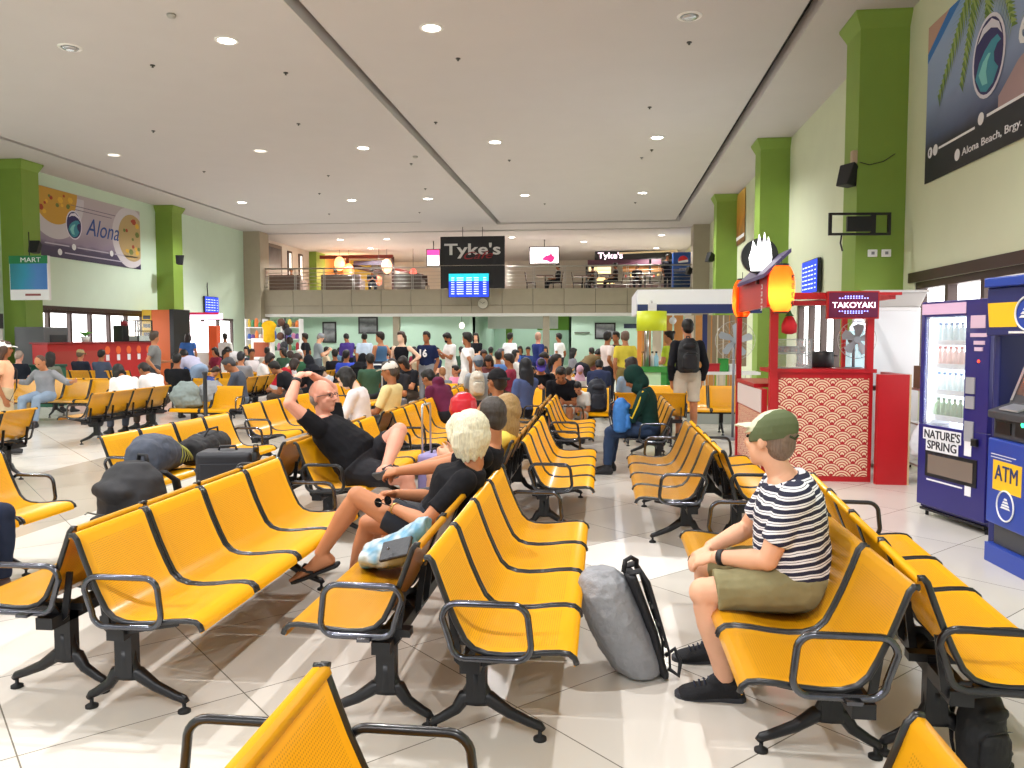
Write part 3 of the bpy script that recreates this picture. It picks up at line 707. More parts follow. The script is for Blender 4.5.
    me = remesh(b, kind, vox, smooth, disp, k.get('ds', .05)); FIGC[kk] = me; return me

SKINS = dict(light='#e0ab8c', pink='#dc9c85', tan='#b97c57', brown='#9a623f', fair='#ebc2a6')
def person(key, fig, loc, heading, label, skn='brown', hair=('short', '#15120f'), top=('#dcdcdc', .6), bottom=('trousers', '#23262e'), shoe='#1b1b1e', cap=None, vox=.012, group=None, scale=1.0, bare=False, mask=None, glasses=False, disp=.008, **tk):
    t = empty('person', loc, R(heading), label, 'person', group); t.scale = (scale,) * 3
    link('body', fig_mesh(key, fig, 'body', vox, bare=bare), skin(SKINS[skn]), t)
    if hair:
        nm = 'hair' if hair[0] not in ('scarf', 'hood') else ('head_scarf' if hair[0] == 'scarf' else 'hood')
        link(nm, fig_mesh(key, fig, 'hair', max(vox * .8, .005), 1, .006 if nm == 'hair' else .004, style=hair[0], ds=.02 if nm == 'hair' else .05), hairm(hair[1]) if nm == 'hair' else fabric(hair[1]), t)
    if top:
        o = link(tk.get('topname', 'shirt' if top[1] < 1.2 else 'jacket'), fig_mesh(key, fig, 'top', vox, 3, disp, sleeve=top[1], **{a: b for a, b in tk.items() if a in ('hem', 'neckt', 'hood', 'collar')}), top[0] if not isinstance(top[0], str) else fabric(top[0]), t)
    if bottom:
        kind, col = bottom; m = fabric(col) if isinstance(col, str) else col
        if kind == 'skirt' or kind == 'dress': link('skirt', fig_mesh(key, fig, 'skirt', vox, 3, disp, leg=.85 if kind == 'skirt' else 1.5), m, t)
        else: link(kind, fig_mesh(key, fig, 'bottom', vox, 3, disp, leg={'trousers': 1.93, 'shorts': .88, 'brief_shorts': .5}[kind], flare=1.0 if kind == 'trousers' else 1.9), m, t)
    if shoe:
        for sg in (-1, 1): link('shoe', fig_mesh(key, fig, 'shoe', min(vox, .012), 2, sg=sg), mat('shoe ' + shoe, shoe, rough=.7), t)
    if cap:
        c = link('cap', fig_mesh(key, fig, 'cap', max(vox * .6, .004), 2), fabric(cap[0]), t)
        link('brim', fig_mesh(key, fig, 'brim', .005, 1, back=cap[2] if len(cap) > 2 else False), fabric(cap[1]), c)
    if mask:
        b = MB(); H = fig.H; b.ell(fig.hc + H.col[1] * .062 - H.col[2] * .055, (.045, .035, .042), H); b.build('face_mask', fabric(mask), t)
    if vox < .02 and hair and hair[0] != 'none' or glasses:
        for g in (-1, 1):
            c = fig.hc + fig.H.col[0] * (g * .031) + fig.H.col[1] * .0855 + fig.H.col[2] * .006
            MB().ell(c, (.0125, .006, .0075), fig.H, 10, 8).build('eye', mat('dark eye', '#2a1b14', rough=.2), t)
    return t

SIT = dict(hip=(0, 0, .52), lf=(-.12, .44, .085), rf=(.12, .44, .085), lk=(-.15, .5, .8), rk=(.15, .5, .8), th=.41, sk=.40)
POSES = {}
def pose(name, **k): POSES[name] = Fig(**k)
pose('sit', **dict(SIT, a1=-12, a2=2, lh=(-.12, .30, .62), rh=(.12, .30, .62), pitch=-8))
pose('sit_lean', **dict(SIT, a1=22, a2=48, lh=(-.06, .42, .60), rh=(.06, .44, .58), pitch=-30, neck=15))
pose('sit_phone', **dict(SIT, a1=-4, a2=22, lh=(-.05, .33, .74), rh=(.05, .34, .73), pitch=-35, neck=18, le=(-.3, .0, .6), re=(.3, .0, .6)))
pose('sit_slump', **dict(SIT, a1=-24, a2=-8, lh=(.08, .12, .72), rh=(-.08, .14, .70), le=(-.35, 0, .6), re=(.35, 0, .6), pitch=-5, yaw=25))
pose('sit_turn', **dict(SIT, a1=-10, a2=0, twist=-20, lh=(-.1, .28, .64), rh=(.12, .28, .64), yaw=-45))
pose('sit_left', **dict(SIT, a1=-10, a2=4, twist=15, lh=(-.14, .25, .64), rh=(.02, .30, .66), yaw=50, pitch=-10))
pose('sit_spread', **dict(SIT, a1=-8, a2=14, lh=(-.60, .06, .78), rh=(.60, .06, .78), le=(-.4, -.1, .7), re=(.4, -.1, .7), pitch=-28, neck=15))
ST = dict(hip=(0, 0, .93))
pose('stand', **dict(ST, lf=(-.11, .0, .085), rf=(.11, .03, .085)))
pose('stand_look', **dict(ST, lf=(-.12, .02, .085), rf=(.12, -.03, .085), yaw=35, lh=(-.1, .28, 1.05), rh=(.24, .03, .9)))
pose('stand_phone', **dict(ST, lf=(-.11, .0, .085), rf=(.11, .03, .085), lh=(-.06, .28, 1.18), rh=(.05, .30, 1.18), pitch=-28, a2=8))
pose('walk', **dict(ST, hip=(0, 0, .90), lf=(-.09, .28, .085), rf=(.09, -.27, .13), lk=(-.09, .5, .5), rk=(.09, .4, .3), lh=(-.24, -.14, .88), rh=(.24, .22, .92), rfd=(0, 1, -.5)))
pose('stand_hip', **dict(ST, lf=(-.12, .0, .085), rf=(.12, .05, .085), lh=(-.20, .05, 1.0), le=(-.6, -.1, 1.1), rh=(.22, .1, .9), yaw=-15, bust=.03, w=.9, sh=.17))
pose('bend', **dict(ST, hip=(0, -.1, .88), a1=55, a2=70, lf=(-.12, 0, .085), rf=(.12, .1, .085), lh=(-.1, .55, .75), rh=(.12, .55, .78), pitch=-45, lk=(-.12, .5, .5), rk=(.12, .5, .5)))
STOOD = []
def folk(ps, px, Y, heading, label, group='travellers in the crowd', dz=0, x=None, **k):
    # keep people an arm's width apart: step nearer or farther until the spot is free
    if x is None and dz == 0:
        for st_ in (0, .3, -.3, .6, -.6, .9, -.9, 1.2, -1.2, 1.6, 2.0, -1.6):
            if all((gx(px, Y + st_) - a) ** 2 + ((Y + st_ - b) * (.75 if 'sit' in ps else 1)) ** 2 > .56 ** 2 for a, b in STOOD): Y += st_; break
    STOOD.append((gx(px, Y) if x is None else x, Y) if dz == 0 else (99, 99))
    X = gx(px, Y) if x is None else x
    k.setdefault('vox', .022 if Y > 9 else .016)
    if k.get('hair') is None: k.pop('hair', None)
    return person(ps, POSES[ps], (X, Y, dz), heading, label, group=group, **k)

# ------------------------------------------------------------------ the five people nearest the camera
def hero(base, heading, **k):
    M = Matrix.Rotation(R(-heading), 3, 'Z'); B = V((base[0], base[1], 0)) - V(k.pop('off', (0, 0, 0)))
    for n in ('hip', 'lh', 'rh', 'le', 're', 'lf', 'rf', 'lk', 'rk'):
        if k.get(n): k[n] = tuple(M @ (V(k[n]) - B))
    for n in ('lfd', 'rfd', 'lhd', 'rhd', 'lhn', 'rhn'):
        if k.get(n): k[n] = tuple(M @ V(k[n]))
    return Fig(**k)
def striped():
    m = bpy.data.materials.new('navy and white striped jersey'); m.use_nodes = True; nt = m.node_tree; b = nt.nodes['Principled BSDF']; N = nt.nodes.new; L = nt.links.new
    tc = N('ShaderNodeTexCoord'); ns = N('ShaderNodeTexNoise'); ns.inputs['Scale'].default_value = 5
    L(tc.outputs['Object'], ns.inputs['Vector'])
    dt = N('ShaderNodeVectorMath'); dt.operation = 'DOT_PRODUCT'; dt.inputs[1].default_value = (0, .22, 1); L(tc.outputs['Object'], dt.inputs[0])
    ad = N('ShaderNodeMath'); ad.operation = 'MULTIPLY_ADD'; ad.inputs[1].default_value = .035; L(ns.outputs['Fac'], ad.inputs[0]); L(dt.outputs['Value'], ad.inputs[2])
    sc = N('ShaderNodeMath'); sc.operation = 'MULTIPLY'; sc.inputs[1].default_value = 1 / .034; L(ad.outputs[0], sc.inputs[0])
    fr = N('ShaderNodeMath'); fr.operation = 'FRACT'; L(sc.outputs[0], fr.inputs[0])
    lt = N('ShaderNodeMath'); lt.operation = 'LESS_THAN'; lt.inputs[1].default_value = .5; L(fr.outputs[0], lt.inputs[0])
    # a thin second line inside each white stripe
    f2 = N('ShaderNodeMath'); f2.operation = 'COMPARE'; f2.inputs[1].default_value = .77; f2.inputs[2].default_value = .035; L(fr.outputs[0], f2.inputs[0])
    mx = N('ShaderNodeMath'); mx.operation = 'MAXIMUM'; L(lt.outputs[0], mx.inputs[0]); L(f2.outputs[0], mx.inputs[1])
    c = N('ShaderNodeMix'); c.data_type = 'RGBA'; c.inputs['A'].default_value = srgb('#e6e6ea'); c.inputs['B'].default_value = srgb('#20223a'); L(mx.outputs[0], c.inputs['Factor'])
    L(c.outputs['Result'], b.inputs['Base Color']); b.inputs['Roughness'].default_value = .85; return m

# the man in the striped shirt
B1 = (.80, 3.47)
f1 = hero(B1, 90, hip=(.83, 3.47, .525), a1=-2, a2=26, w=1.18, belly=.05, tl=.46, twist=0, neck=0, yaw=-45, pitch=2,
          lf=(.525, 3.42, .085), rf=(.545, 3.82, .085), lk=(.30, 3.36, .60), rk=(.30, 3.85, .6), lfd=(-1, .02, 0), rfd=(-1, .0, 0),
          lh=(.475, 3.47, .605), rh=(.47, 3.60, .61), le=(.85, 3.12, .5), re=(.75, 3.95, .55), lhd=(-.7, .55, -.35), rhd=(-.75, -.4, -.35), lhn=(-.4, -.3, 1), rhn=(-.4, .3, 1), curl=30, th=.41, sk=.41, head=1.02)
p1 = person('striped', f1, (B1[0], B1[1], 0), 90, 'seated man in navy and white striped shirt with khaki shorts and green cap', 'light', ('buzz', '#7a6658'),
            (striped(), .72), ('shorts', '#86805f'), None, None, vox=.0075, disp=.010, scale=1.0, hem=-.13)
cp = MB(); H = f1.H; hc = f1.hc; ux, uy, uz = H.col
cp.loft([(hc + uy * (-.014 - .02 * i / 6) + uz * z, ux, (uy - uz * .22).normalized(), rx, ry) for i, (z, rx, ry) in enumerate(((.000, .084, .104), (.03, .088, .108), (.06, .085, .102), (.09, .072, .085), (.113, .052, .06), (.128, .025, .03), (.131, .006, .006)))], 28)
c1 = link('cap', remesh(cp, 'cap', .004, 2, .002, .03), fabric('#5d6648'), p1)
fp = MB(); fp.loft([(hc + uy * (.026 - .010 * i) + uz * z, ux, (uy - uz * .25).normalized(), rx, ry) for i, (z, rx, ry) in enumerate(((.035, .072, .089), (.06, .071, .085), (.09, .060, .072), (.112, .044, .05), (.128, .022, .022)))], 28)
link('front_panel', remesh(fp, 'front_panel', .004, 1), fabric('#cfd0b4'), c1)['label'] = 'cream front panel of the cap'
br = MB(); br.loft([(hc + uy * y + uz * (z + .012), ux, uz, r, .008) for y, z, r in ((.06, .036, .080), (.095, .040, .078), (.125, .038, .066), (.148, .033, .045), (.158, .030, .02))], 18)
link('brim', remesh(br, 'brim', .004, 1), fabric('#d6d6bb'), c1)
st = MB(); st.tube([hc - uy * .115 - ux * .03 + uz * .03, hc - uy * .122 + uz * .018, hc - uy * .115 + ux * .03 + uz * .03], .005, 6).build('strap', fabric('#454c35'), c1)
SH = mat('black knit upper', '#15161b', rough=.85, noise=.5, nscale=120, bump=.3); SOLE = mat('dark grey sole', '#33353c', rough=.6); WHT = mat('pale grey shoe line', '#a9abb2', rough=.5)
for sg in (-1, 1):
    b = MB(); f1.footm(b, sg, False, .010); A, d, up, sd = f1.footm(MB(), sg, False); ax = (f1.K[sg] - A).normalized()
    b.tube([A - d * .015 - ax * .02, A - d * .018 + ax * .008], [.05, .05], 16); b.ell(A + d * .03 - up * .005, (.04, .05, .03), Matrix((sd, d, up)).transposed())
    b.tube([A + d * .00 - ax * .0, A + d * .05 + up * .008], [.040, .028], 12)
    s_ = link('shoe', remesh(b, 'shoe', .005, 3), SH, p1)
    so = MB()
    for z, e in ((-.088, 0), (-.072, .006), (-.060, .003)): pass
    prof = [(-.085, .022), (-.07, .040), (-.03, .042), (.02, .037), (.08, .045), (.13, .048), (.17, .042), (.20, .026), (.212, .008)]
    poly = [(t, r) for t, r in prof] + [(t, -r) for t, r in reversed(prof)]
    so.prism(poly, A - up * .087, d, sd, .028 if d.cross(sd).dot(up) > 0 else -.028); so.build('sole', SOLE, s_, bevel=.006)
    for j in range(5):
        t0 = .045 + j * .02; hh = .012 - .0085 * j; MB().tube([A + d * t0 + up * (hh - .004) - sd * .022, A + d * (t0 + .008) + up * (hh + .012), A + d * t0 + up * (hh - .004) + sd * .022], .003, 6).build('lace', mat('navy lace', '#2b3145', rough=.8), s_)
    for a, c_, e_ in ((.02, .075, .0), (.045, .095, .0), (-.02, .055, .012)):
        y = -.05 * (1 if sd.y > 0 else -1)
        MB().tube([A + d * a - up * .058 + sd * y, A + d * (a + .02) - up * (.035 - e_) + sd * y * 1.0, A + d * c_ - up * (.022 - e_) + sd * y * .86], .0016, 5).build('side_stripe', WHT, s_)
wt = MB(); Wr = f1.Wr[-1]; fd = (Wr - f1.E[-1]).normalized(); wt.tube([Wr - fd * .055, Wr - fd * .028], [.036, .034], 20); wt.build('wristband', mat('black watch strap', '#17181c', rough=.5), p1)

# the blonde woman
BLK = mat('plain black jersey', '#17171b', rough=.9, noise=.25, nscale=8, bump=.25, spec=.2)
B2 = (-.93, 4.17)
f2 = hero(B2, 90, hip=(-.93, 4.17, .52), a1=-40, a2=-27, w=1.0, sh=.165, bust=.045, tl=.44, neck=28, yaw=-22, pitch=-6, twist=6,
          lk=(-1.2, 4.05, .95), lf=(-1.525, 4.13, .37), lfd=(-.92, .05, -.38), rk=(-1.2, 4.33, .75), rf=(-1.44, 4.40, .10), rfd=(-.95, .3, -.05),
          lh=(-1.09, 4.02, .665), le=(-.75, 3.75, .55), rh=(-1.12, 4.20, .70), re=(-.8, 4.55, .6), lhd=(-.85, .35, -.1), rhd=(-.7, -.6, .05), lhn=(-.2, -.6, .8), rhn=(-.2, .4, .8), th=.41, sk=.41, curl=32)
def hero_person(key, f, base, heading, label, skn, top, sleeve, bottom, bcol, legfrac, vox=.0075, hem=-.12, bare=False, glasses=True):
    t = empty('person', (base[0], base[1], 0), R(heading), label, 'person')
    link('body', fig_mesh(key, f, 'body', vox, bare=bare), skin(SKINS[skn]), t)
    link('shirt', fig_mesh(key, f, 'top', vox, 3, .009, sleeve=sleeve, hem=hem), top, t)
    if bottom == 'skirt': link('skirt', fig_mesh(key, f, 'skirt', vox, 3, .006, leg=legfrac), bcol, t)
    else: link(bottom, fig_mesh(key, f, 'bottom', vox, 3, .009, leg=legfrac, flare=1.8), bcol, t)
    for g in (-1, 1):
        c = f.hc + f.H.col[0] * (g * .031) + f.H.col[1] * .0855 + f.H.col[2] * .006
        MB().ell(c, (.0125, .006, .0075), f.H, 10, 8).build('eye', mat('dark eye', '#2a1b14', rough=.2), t)
    return t
def blond_hair(f, t, L, col, wide=1.0, n=26, name='hair'):
    b = MB(); hc = f.hc; ux, uy, uz = f.H.col
    M3 = f.H
    b.ell(hc - uy * .018 + uz * .042, (.088 * wide, .104, .098), M3); b.ell(hc - uy * .055 - uz * .005, (.083 * wide, .066, .09), M3)
    for j in range(n):
        a = math.pi * (0.02 + .96 * j / (n - 1)); rx, ry = .092 * wide, .098
        dx, dy = math.cos(a) * rx, -math.sin(a) * ry + .02
        rr = random.uniform(-.008, .008)
        p0 = hc + ux * dx * .75 + uy * (dy * .75) + uz * .075; p1_ = hc + ux * dx * 1.05 + uy * dy * 1.05 + uz * (.01 + rr)
        p2_ = hc + ux * dx * 1.10 + uy * dy * 1.10 - V((0, 0, L * .5 + rr)); p3 = hc + ux * dx * .98 + uy * (dy * .98) - V((0, 0, L + rr * 2))
        b.tube([p0, p1_, p2_, p3], [.022, .025, .023, .007], 8, round_=True)
    for g in (-1, 1): b.tube([hc + ux * .02 * g + uy * .06 + uz * .105, hc + ux * .065 * g + uy * .078 + uz * .06, hc + ux * .083 * g + uy * .06 - uz * .0, hc + ux * .085 * g + uy * .035 - uz * .07], [.02, .02, .02, .01], 8, round_=True)
    return link(name, remesh(b, name, .005, 1, .006, .02), hairm(col), t)
def sandal(f, sg, t, col='#18181a', strap=True):
    A, d, up, sd = f.footm(MB(), sg, False); m = mat('flip flop foam ' + col, col, rough=.7)
    prof = [(-.08, .022), (-.065, .036), (-.02, .036), (.03, .033), (.09, .042), (.14, .047), (.18, .044), (.212, .028), (.222, .008)]
    poly = [(a, r) for a, r in prof] + [(a, -r) for a, r in reversed(prof)]
    b = MB(); b.prism(poly, A - up * .094, d, sd, .018 if d.cross(sd).dot(up) > 0 else -.018); o = b.build('sandal', m, t, bevel=.005)
    for g in (-1, 1): MB().tube([A + d * .16 - up * .055, A + d * .12 + sd * g * .030 - up * .028, A + d * .06 + sd * g * .043 - up * .07], [.006, .010, .009], 8, flat=.5).build('strap', m, o)
    return o
p2 = hero_person('blonde', f2, B2, 90, 'blonde woman in black sitting with legs crossed and dark flip flops', 'tan', BLK, .74, 'skirt', mat('dark denim skirt', '#1f232c', rough=.9, noise=.2, nscale=20), .55, bare=True, hem=-.05)
blond_hair(f2, p2, .12, '#dfd5bb', 1.02)
for sg in (-1, 1): sandal(f2, sg, p2)
Wr = f2.Wr[-1]; fd = (Wr - f2.E[-1]).normalized(); MB().tube([Wr - fd * .03, Wr - fd * .018], .032, 18).build('bracelet', mat('gold bracelet', '#c9a566', rough=.3, metal=.8), p2)
SUNG = mat('dark lens', '#1b1a1c', rough=.15)
def sunglasses(loc, rz, label, name='sunglasses'):
    t = empty(name, loc, rz, label, 'sunglasses')
    for g in (-1, 1): MB().prism(arc(g * .034, 0, .025, 0, 340, 14), (0, 0, 0), (1, 0, 0), (0, .3, .95), .003).build('lens', SUNG, t); MB().tube([(g * .06, 0, .01), (g * .065, -.05, .012), (g * .055, -.12, .0)], .0025, 6).build('temple', SUNG, t)
    MB().tube([(-.01, 0, .006), (0, 0, .012), (.01, 0, .006)], .0025, 6).build('bridge', SUNG, t); return t
sunglasses((-1.13, 3.99, .70), R(60), 'dark sunglasses held in the blonde woman hand above her knee')

# the bald man leaning back
B3 = (-1.86, 5.99)
NAVYS = mat('black shorts cloth', '#1c1c22', rough=.9, noise=.2, nscale=8, bump=.2)
f3 = hero(B3, -90, off=(.02, -.18, 0), hip=(-1.90, 6.17, .53), a1=-46, a2=-22, w=1.22, belly=.10, tl=.50, sh=.20, neck=14, yaw=-14, pitch=6, roll=0,
          rh=(-2.33, 6.03, 1.245), re=(-2.55, 5.4, .85), lh=(-2.29, 6.22, 1.25), le=(-2.05, 6.9, 1.1), rhd=(.05, .8, .25), lhd=(.0, -.8, .2), rhn=(0, -.1, 1), lhn=(0, .1, 1), curl=22,
          rf=(-1.42, 5.98, .085), rk=(-1.4, 5.95, .9), lf=(-1.60, 5.86, .60), lk=(-1.42, 6.6, 1.25), lfd=(.75, -.62, .22), rfd=(1, 0, 0), th=.43, sk=.42, head=1.05)
p3 = hero_person('bald', f3, B3, -90, 'bald man in glasses and black clothes leaning back, hands clasped on his head', 'pink', BLK, .55, 'shorts', NAVYS, .72, bare=True, hem=-.14)
for sg in (-1, 1): sandal(f3, sg, p3, '#4c4a4a')
def spectacles(f, t):
    hc = f.hc; ux, uy, uz = f.H.col; b = MB()
    for g in (-1, 1):
        b.tube([hc + ux * (g * .034 + .024 * math.cos(R(a))) + uy * .10 + uz * (.004 + .017 * math.sin(R(a))) for a in range(0, 360, 30)], .0022, 6, close=True)
        b.tube([hc + ux * g * .058 + uy * .098 + uz * .01, hc + ux * g * .08 + uy * .04 + uz * .008, hc + ux * g * .086 - uy * .02 - uz * .002], .0024, 6)
    b.tube([hc - ux * .01 + uy * .102 + uz * .006, hc + uy * .105 + uz * .009, hc + ux * .01 + uy * .102 + uz * .006], .0022, 6)
    return b.build('glasses', mat('dark spectacle frame', '#3a3230', rough=.3), t)
spectacles(f3, p3)
hb = MB(); hb.ell(f3.hc - f3.H.col[1] * .045 - f3.H.col[2] * .012, (.074 * 1.05, .062, .07), f3.H)
link('hair', remesh(hb, 'hair', .006, 2, .003, .02), hairm('#8d8078'), p3)
Wr = f3.Wr[1]; fd = (Wr - f3.E[1]).normalized(); MB().tube([Wr - fd * .05, Wr - fd * .025], .036, 18).build('watch', mat('black watch strap', '#17181c'), p3)

# the dark haired man beyond the blonde woman
B4 = (-.97, 4.73)
f4 = hero(B4, 90, hip=(-.93, 4.73, .53), a1=-40, a2=-28, w=1.08, sh=.2, tl=.48, neck=26, yaw=-38, pitch=-4,
          lf=(-1.45, 4.62, .085), rf=(-1.40, 4.95, .085), lk=(-1.4, 4.6, .9), rk=(-1.4, 5.0, .9), lfd=(-1, 0, 0), rfd=(-1, .1, 0),
          lh=(-1.28, 4.62, .74), le=(-.9, 4.3, .6), rh=(-1.26, 4.72, .72), re=(-.9, 5.2, .6), lhd=(-.8, .3, -.2), rhd=(-.8, -.3, -.2), lhn=(0, -.5, .9), rhn=(0, .5, .9), curl=35)
p4 = hero_person('beyond', f4, B4, 90, 'man in black T-shirt with cropped dark grey hair, seated beyond the blonde woman', 'tan', BLK, .6, 'shorts', mat('grey shorts cloth', '#4a4c50', rough=.9), .85, vox=.009)
link('hair', fig_mesh('beyond', f4, 'hair', .006, 1, .004, style='buzz', ds=.02), hairm('#3f3833'), p4)
for sg in (-1, 1): link('shoe', fig_mesh('beyond', f4, 'shoe', .009, 2, sg=sg), SH, p4)
# the long haired woman in yellow
B5 = (-.93, 6.25)
f5 = hero(B5, 90, hip=(-.96, 6.25, .50), a1=-40, a2=-28, w=.85, sh=.15, tl=.40, bust=.03, neck=24, yaw=-10, pitch=-12, lf=(-1.35, 6.15, .085), rf=(-1.35, 6.35, .085), lk=(-1.3, 6.1, .9), rk=(-1.3, 6.4, .9), lfd=(-1, 0, 0), rfd=(-1, 0, 0), lh=(-1.2, 6.15, .62), rh=(-1.2, 6.35, .62), sk=.38, th=.38, head=.95)
p5 = hero_person('yellowtop', f5, B5, 90, 'person with long streaked light brown hair and a yellow top', 'light', fabric('#e3c95b'), .5, 'shorts', fabric('#3c4654'), .8, vox=.010)
blond_hair(f5, p5, .27, '#9a7c4e', 1.05)

# ------------------------------------------------------------------ everyone else
K, WH, BR, GRY = '#15120f', '#e9e7e2', '#3a261a', '#8b8681'
def T(k, s=.6): return (k, s)
folk('sit_phone', 372, 8.75, 90, 'woman in white sweater with short black hair reading a phone', x=-2.72, skn='fair', hair=('bob', K), top=T('#e4dfe0', 1.9), bottom=('trousers', '#cfc7bd'), vox=.012, group=None)
folk('sit', 408, 9.55, 80, 'man in a pale yellow shirt and white cap seen from behind', x=-2.62, skn='brown', hair=('short', '#4a423c'), top=T('#e3d39a', .8), bottom=('trousers', '#4a4a4a'), cap=('#d9d5cb', '#d9d5cb'), vox=.014, group=None)
folk('sit_lean', 440, 10.3, 60, 'person in a maroon hoodie resting on an outstretched arm', x=-2.0, skn='brown', hair=('short', K), top=T('#5f2340', 1.9), bottom=('trousers', '#22242c'), vox=.016, group=None, hood=True)
folk('sit_turn', 487, 7.35, 90, 'man in a black backward cap in profile, seated behind the red bag', x=-1.02, skn='brown', hair=('buzz', '#2a211d'), top=T('#c9c4bc', .6), bottom=('shorts', '#3b4049'), cap=('#1c1b1d', '#1c1b1d', True), vox=.012, group=None)
folk('sit_lean', 563, 12.0, 180, 'man in a black polo shirt bending over his lap, facing the viewer', x=-.62, skn='brown', hair=('short', K), top=T('#15161b', .7), bottom=('shorts', '#c9c7c2'), vox=.014, group=None)
folk('sit_lean', 577, 12.1, 175, 'child in striped white shirt with a dark cap beside the black polo man', x=-.36, skn='tan', hair=('short', K), top=T('#d8d6cf', .7), bottom=('shorts', '#b9b4a8'), vox=.016, scale=.8, group=None)
folk('sit_phone', 640, 9.05, 80, 'person in a dark green hooded jacket with yellow piping on the sleeve', x=.50, skn='brown', hair=('hood', '#12302a'), top=T('#12302a', 1.9), bottom=('trousers', '#2c3b55'), vox=.012, group=None, neckt=.98)
folk('sit_left', 627, 11.85, 0, 'woman in grey blue top with long dark hair seen from behind', x=.42, skn='tan', hair=('long', '#241a17'), top=T('#8295a8', .6), bottom=('trousers', '#39414f'), vox=.014, group=None)
pb = folk('stand', 687, 11.9, 8, 'standing man in a black jacket and pale shorts wearing a black backpack', skn='tan', hair=('short', K), top=T('#1d1e24', 1.9), bottom=('shorts', '#c9bfae'), shoe='#1b1b1e', vox=.012, group=None, scale=1.085)
folk('sit_spread', 45, 13.0, 180, 'man in grey shirt with both arms outstretched along the bench, head bowed', skn='tan', hair=('buzz', '#5b4136'), top=T('#8b8d92', 1.5), bottom=('trousers', '#8294a8'), group=None, vox=.016)
folk('stand', 4, 9.7, -60, 'standing person in peach shirt with a white hat and a black shoulder strap', skn='brown', hair=('long', '#4a3428'), top=T('#e8b08c', .55), bottom=('shorts', '#b9a888'), cap=('#eceae5', '#eceae5'), vox=.016, scale=.9, group=None)
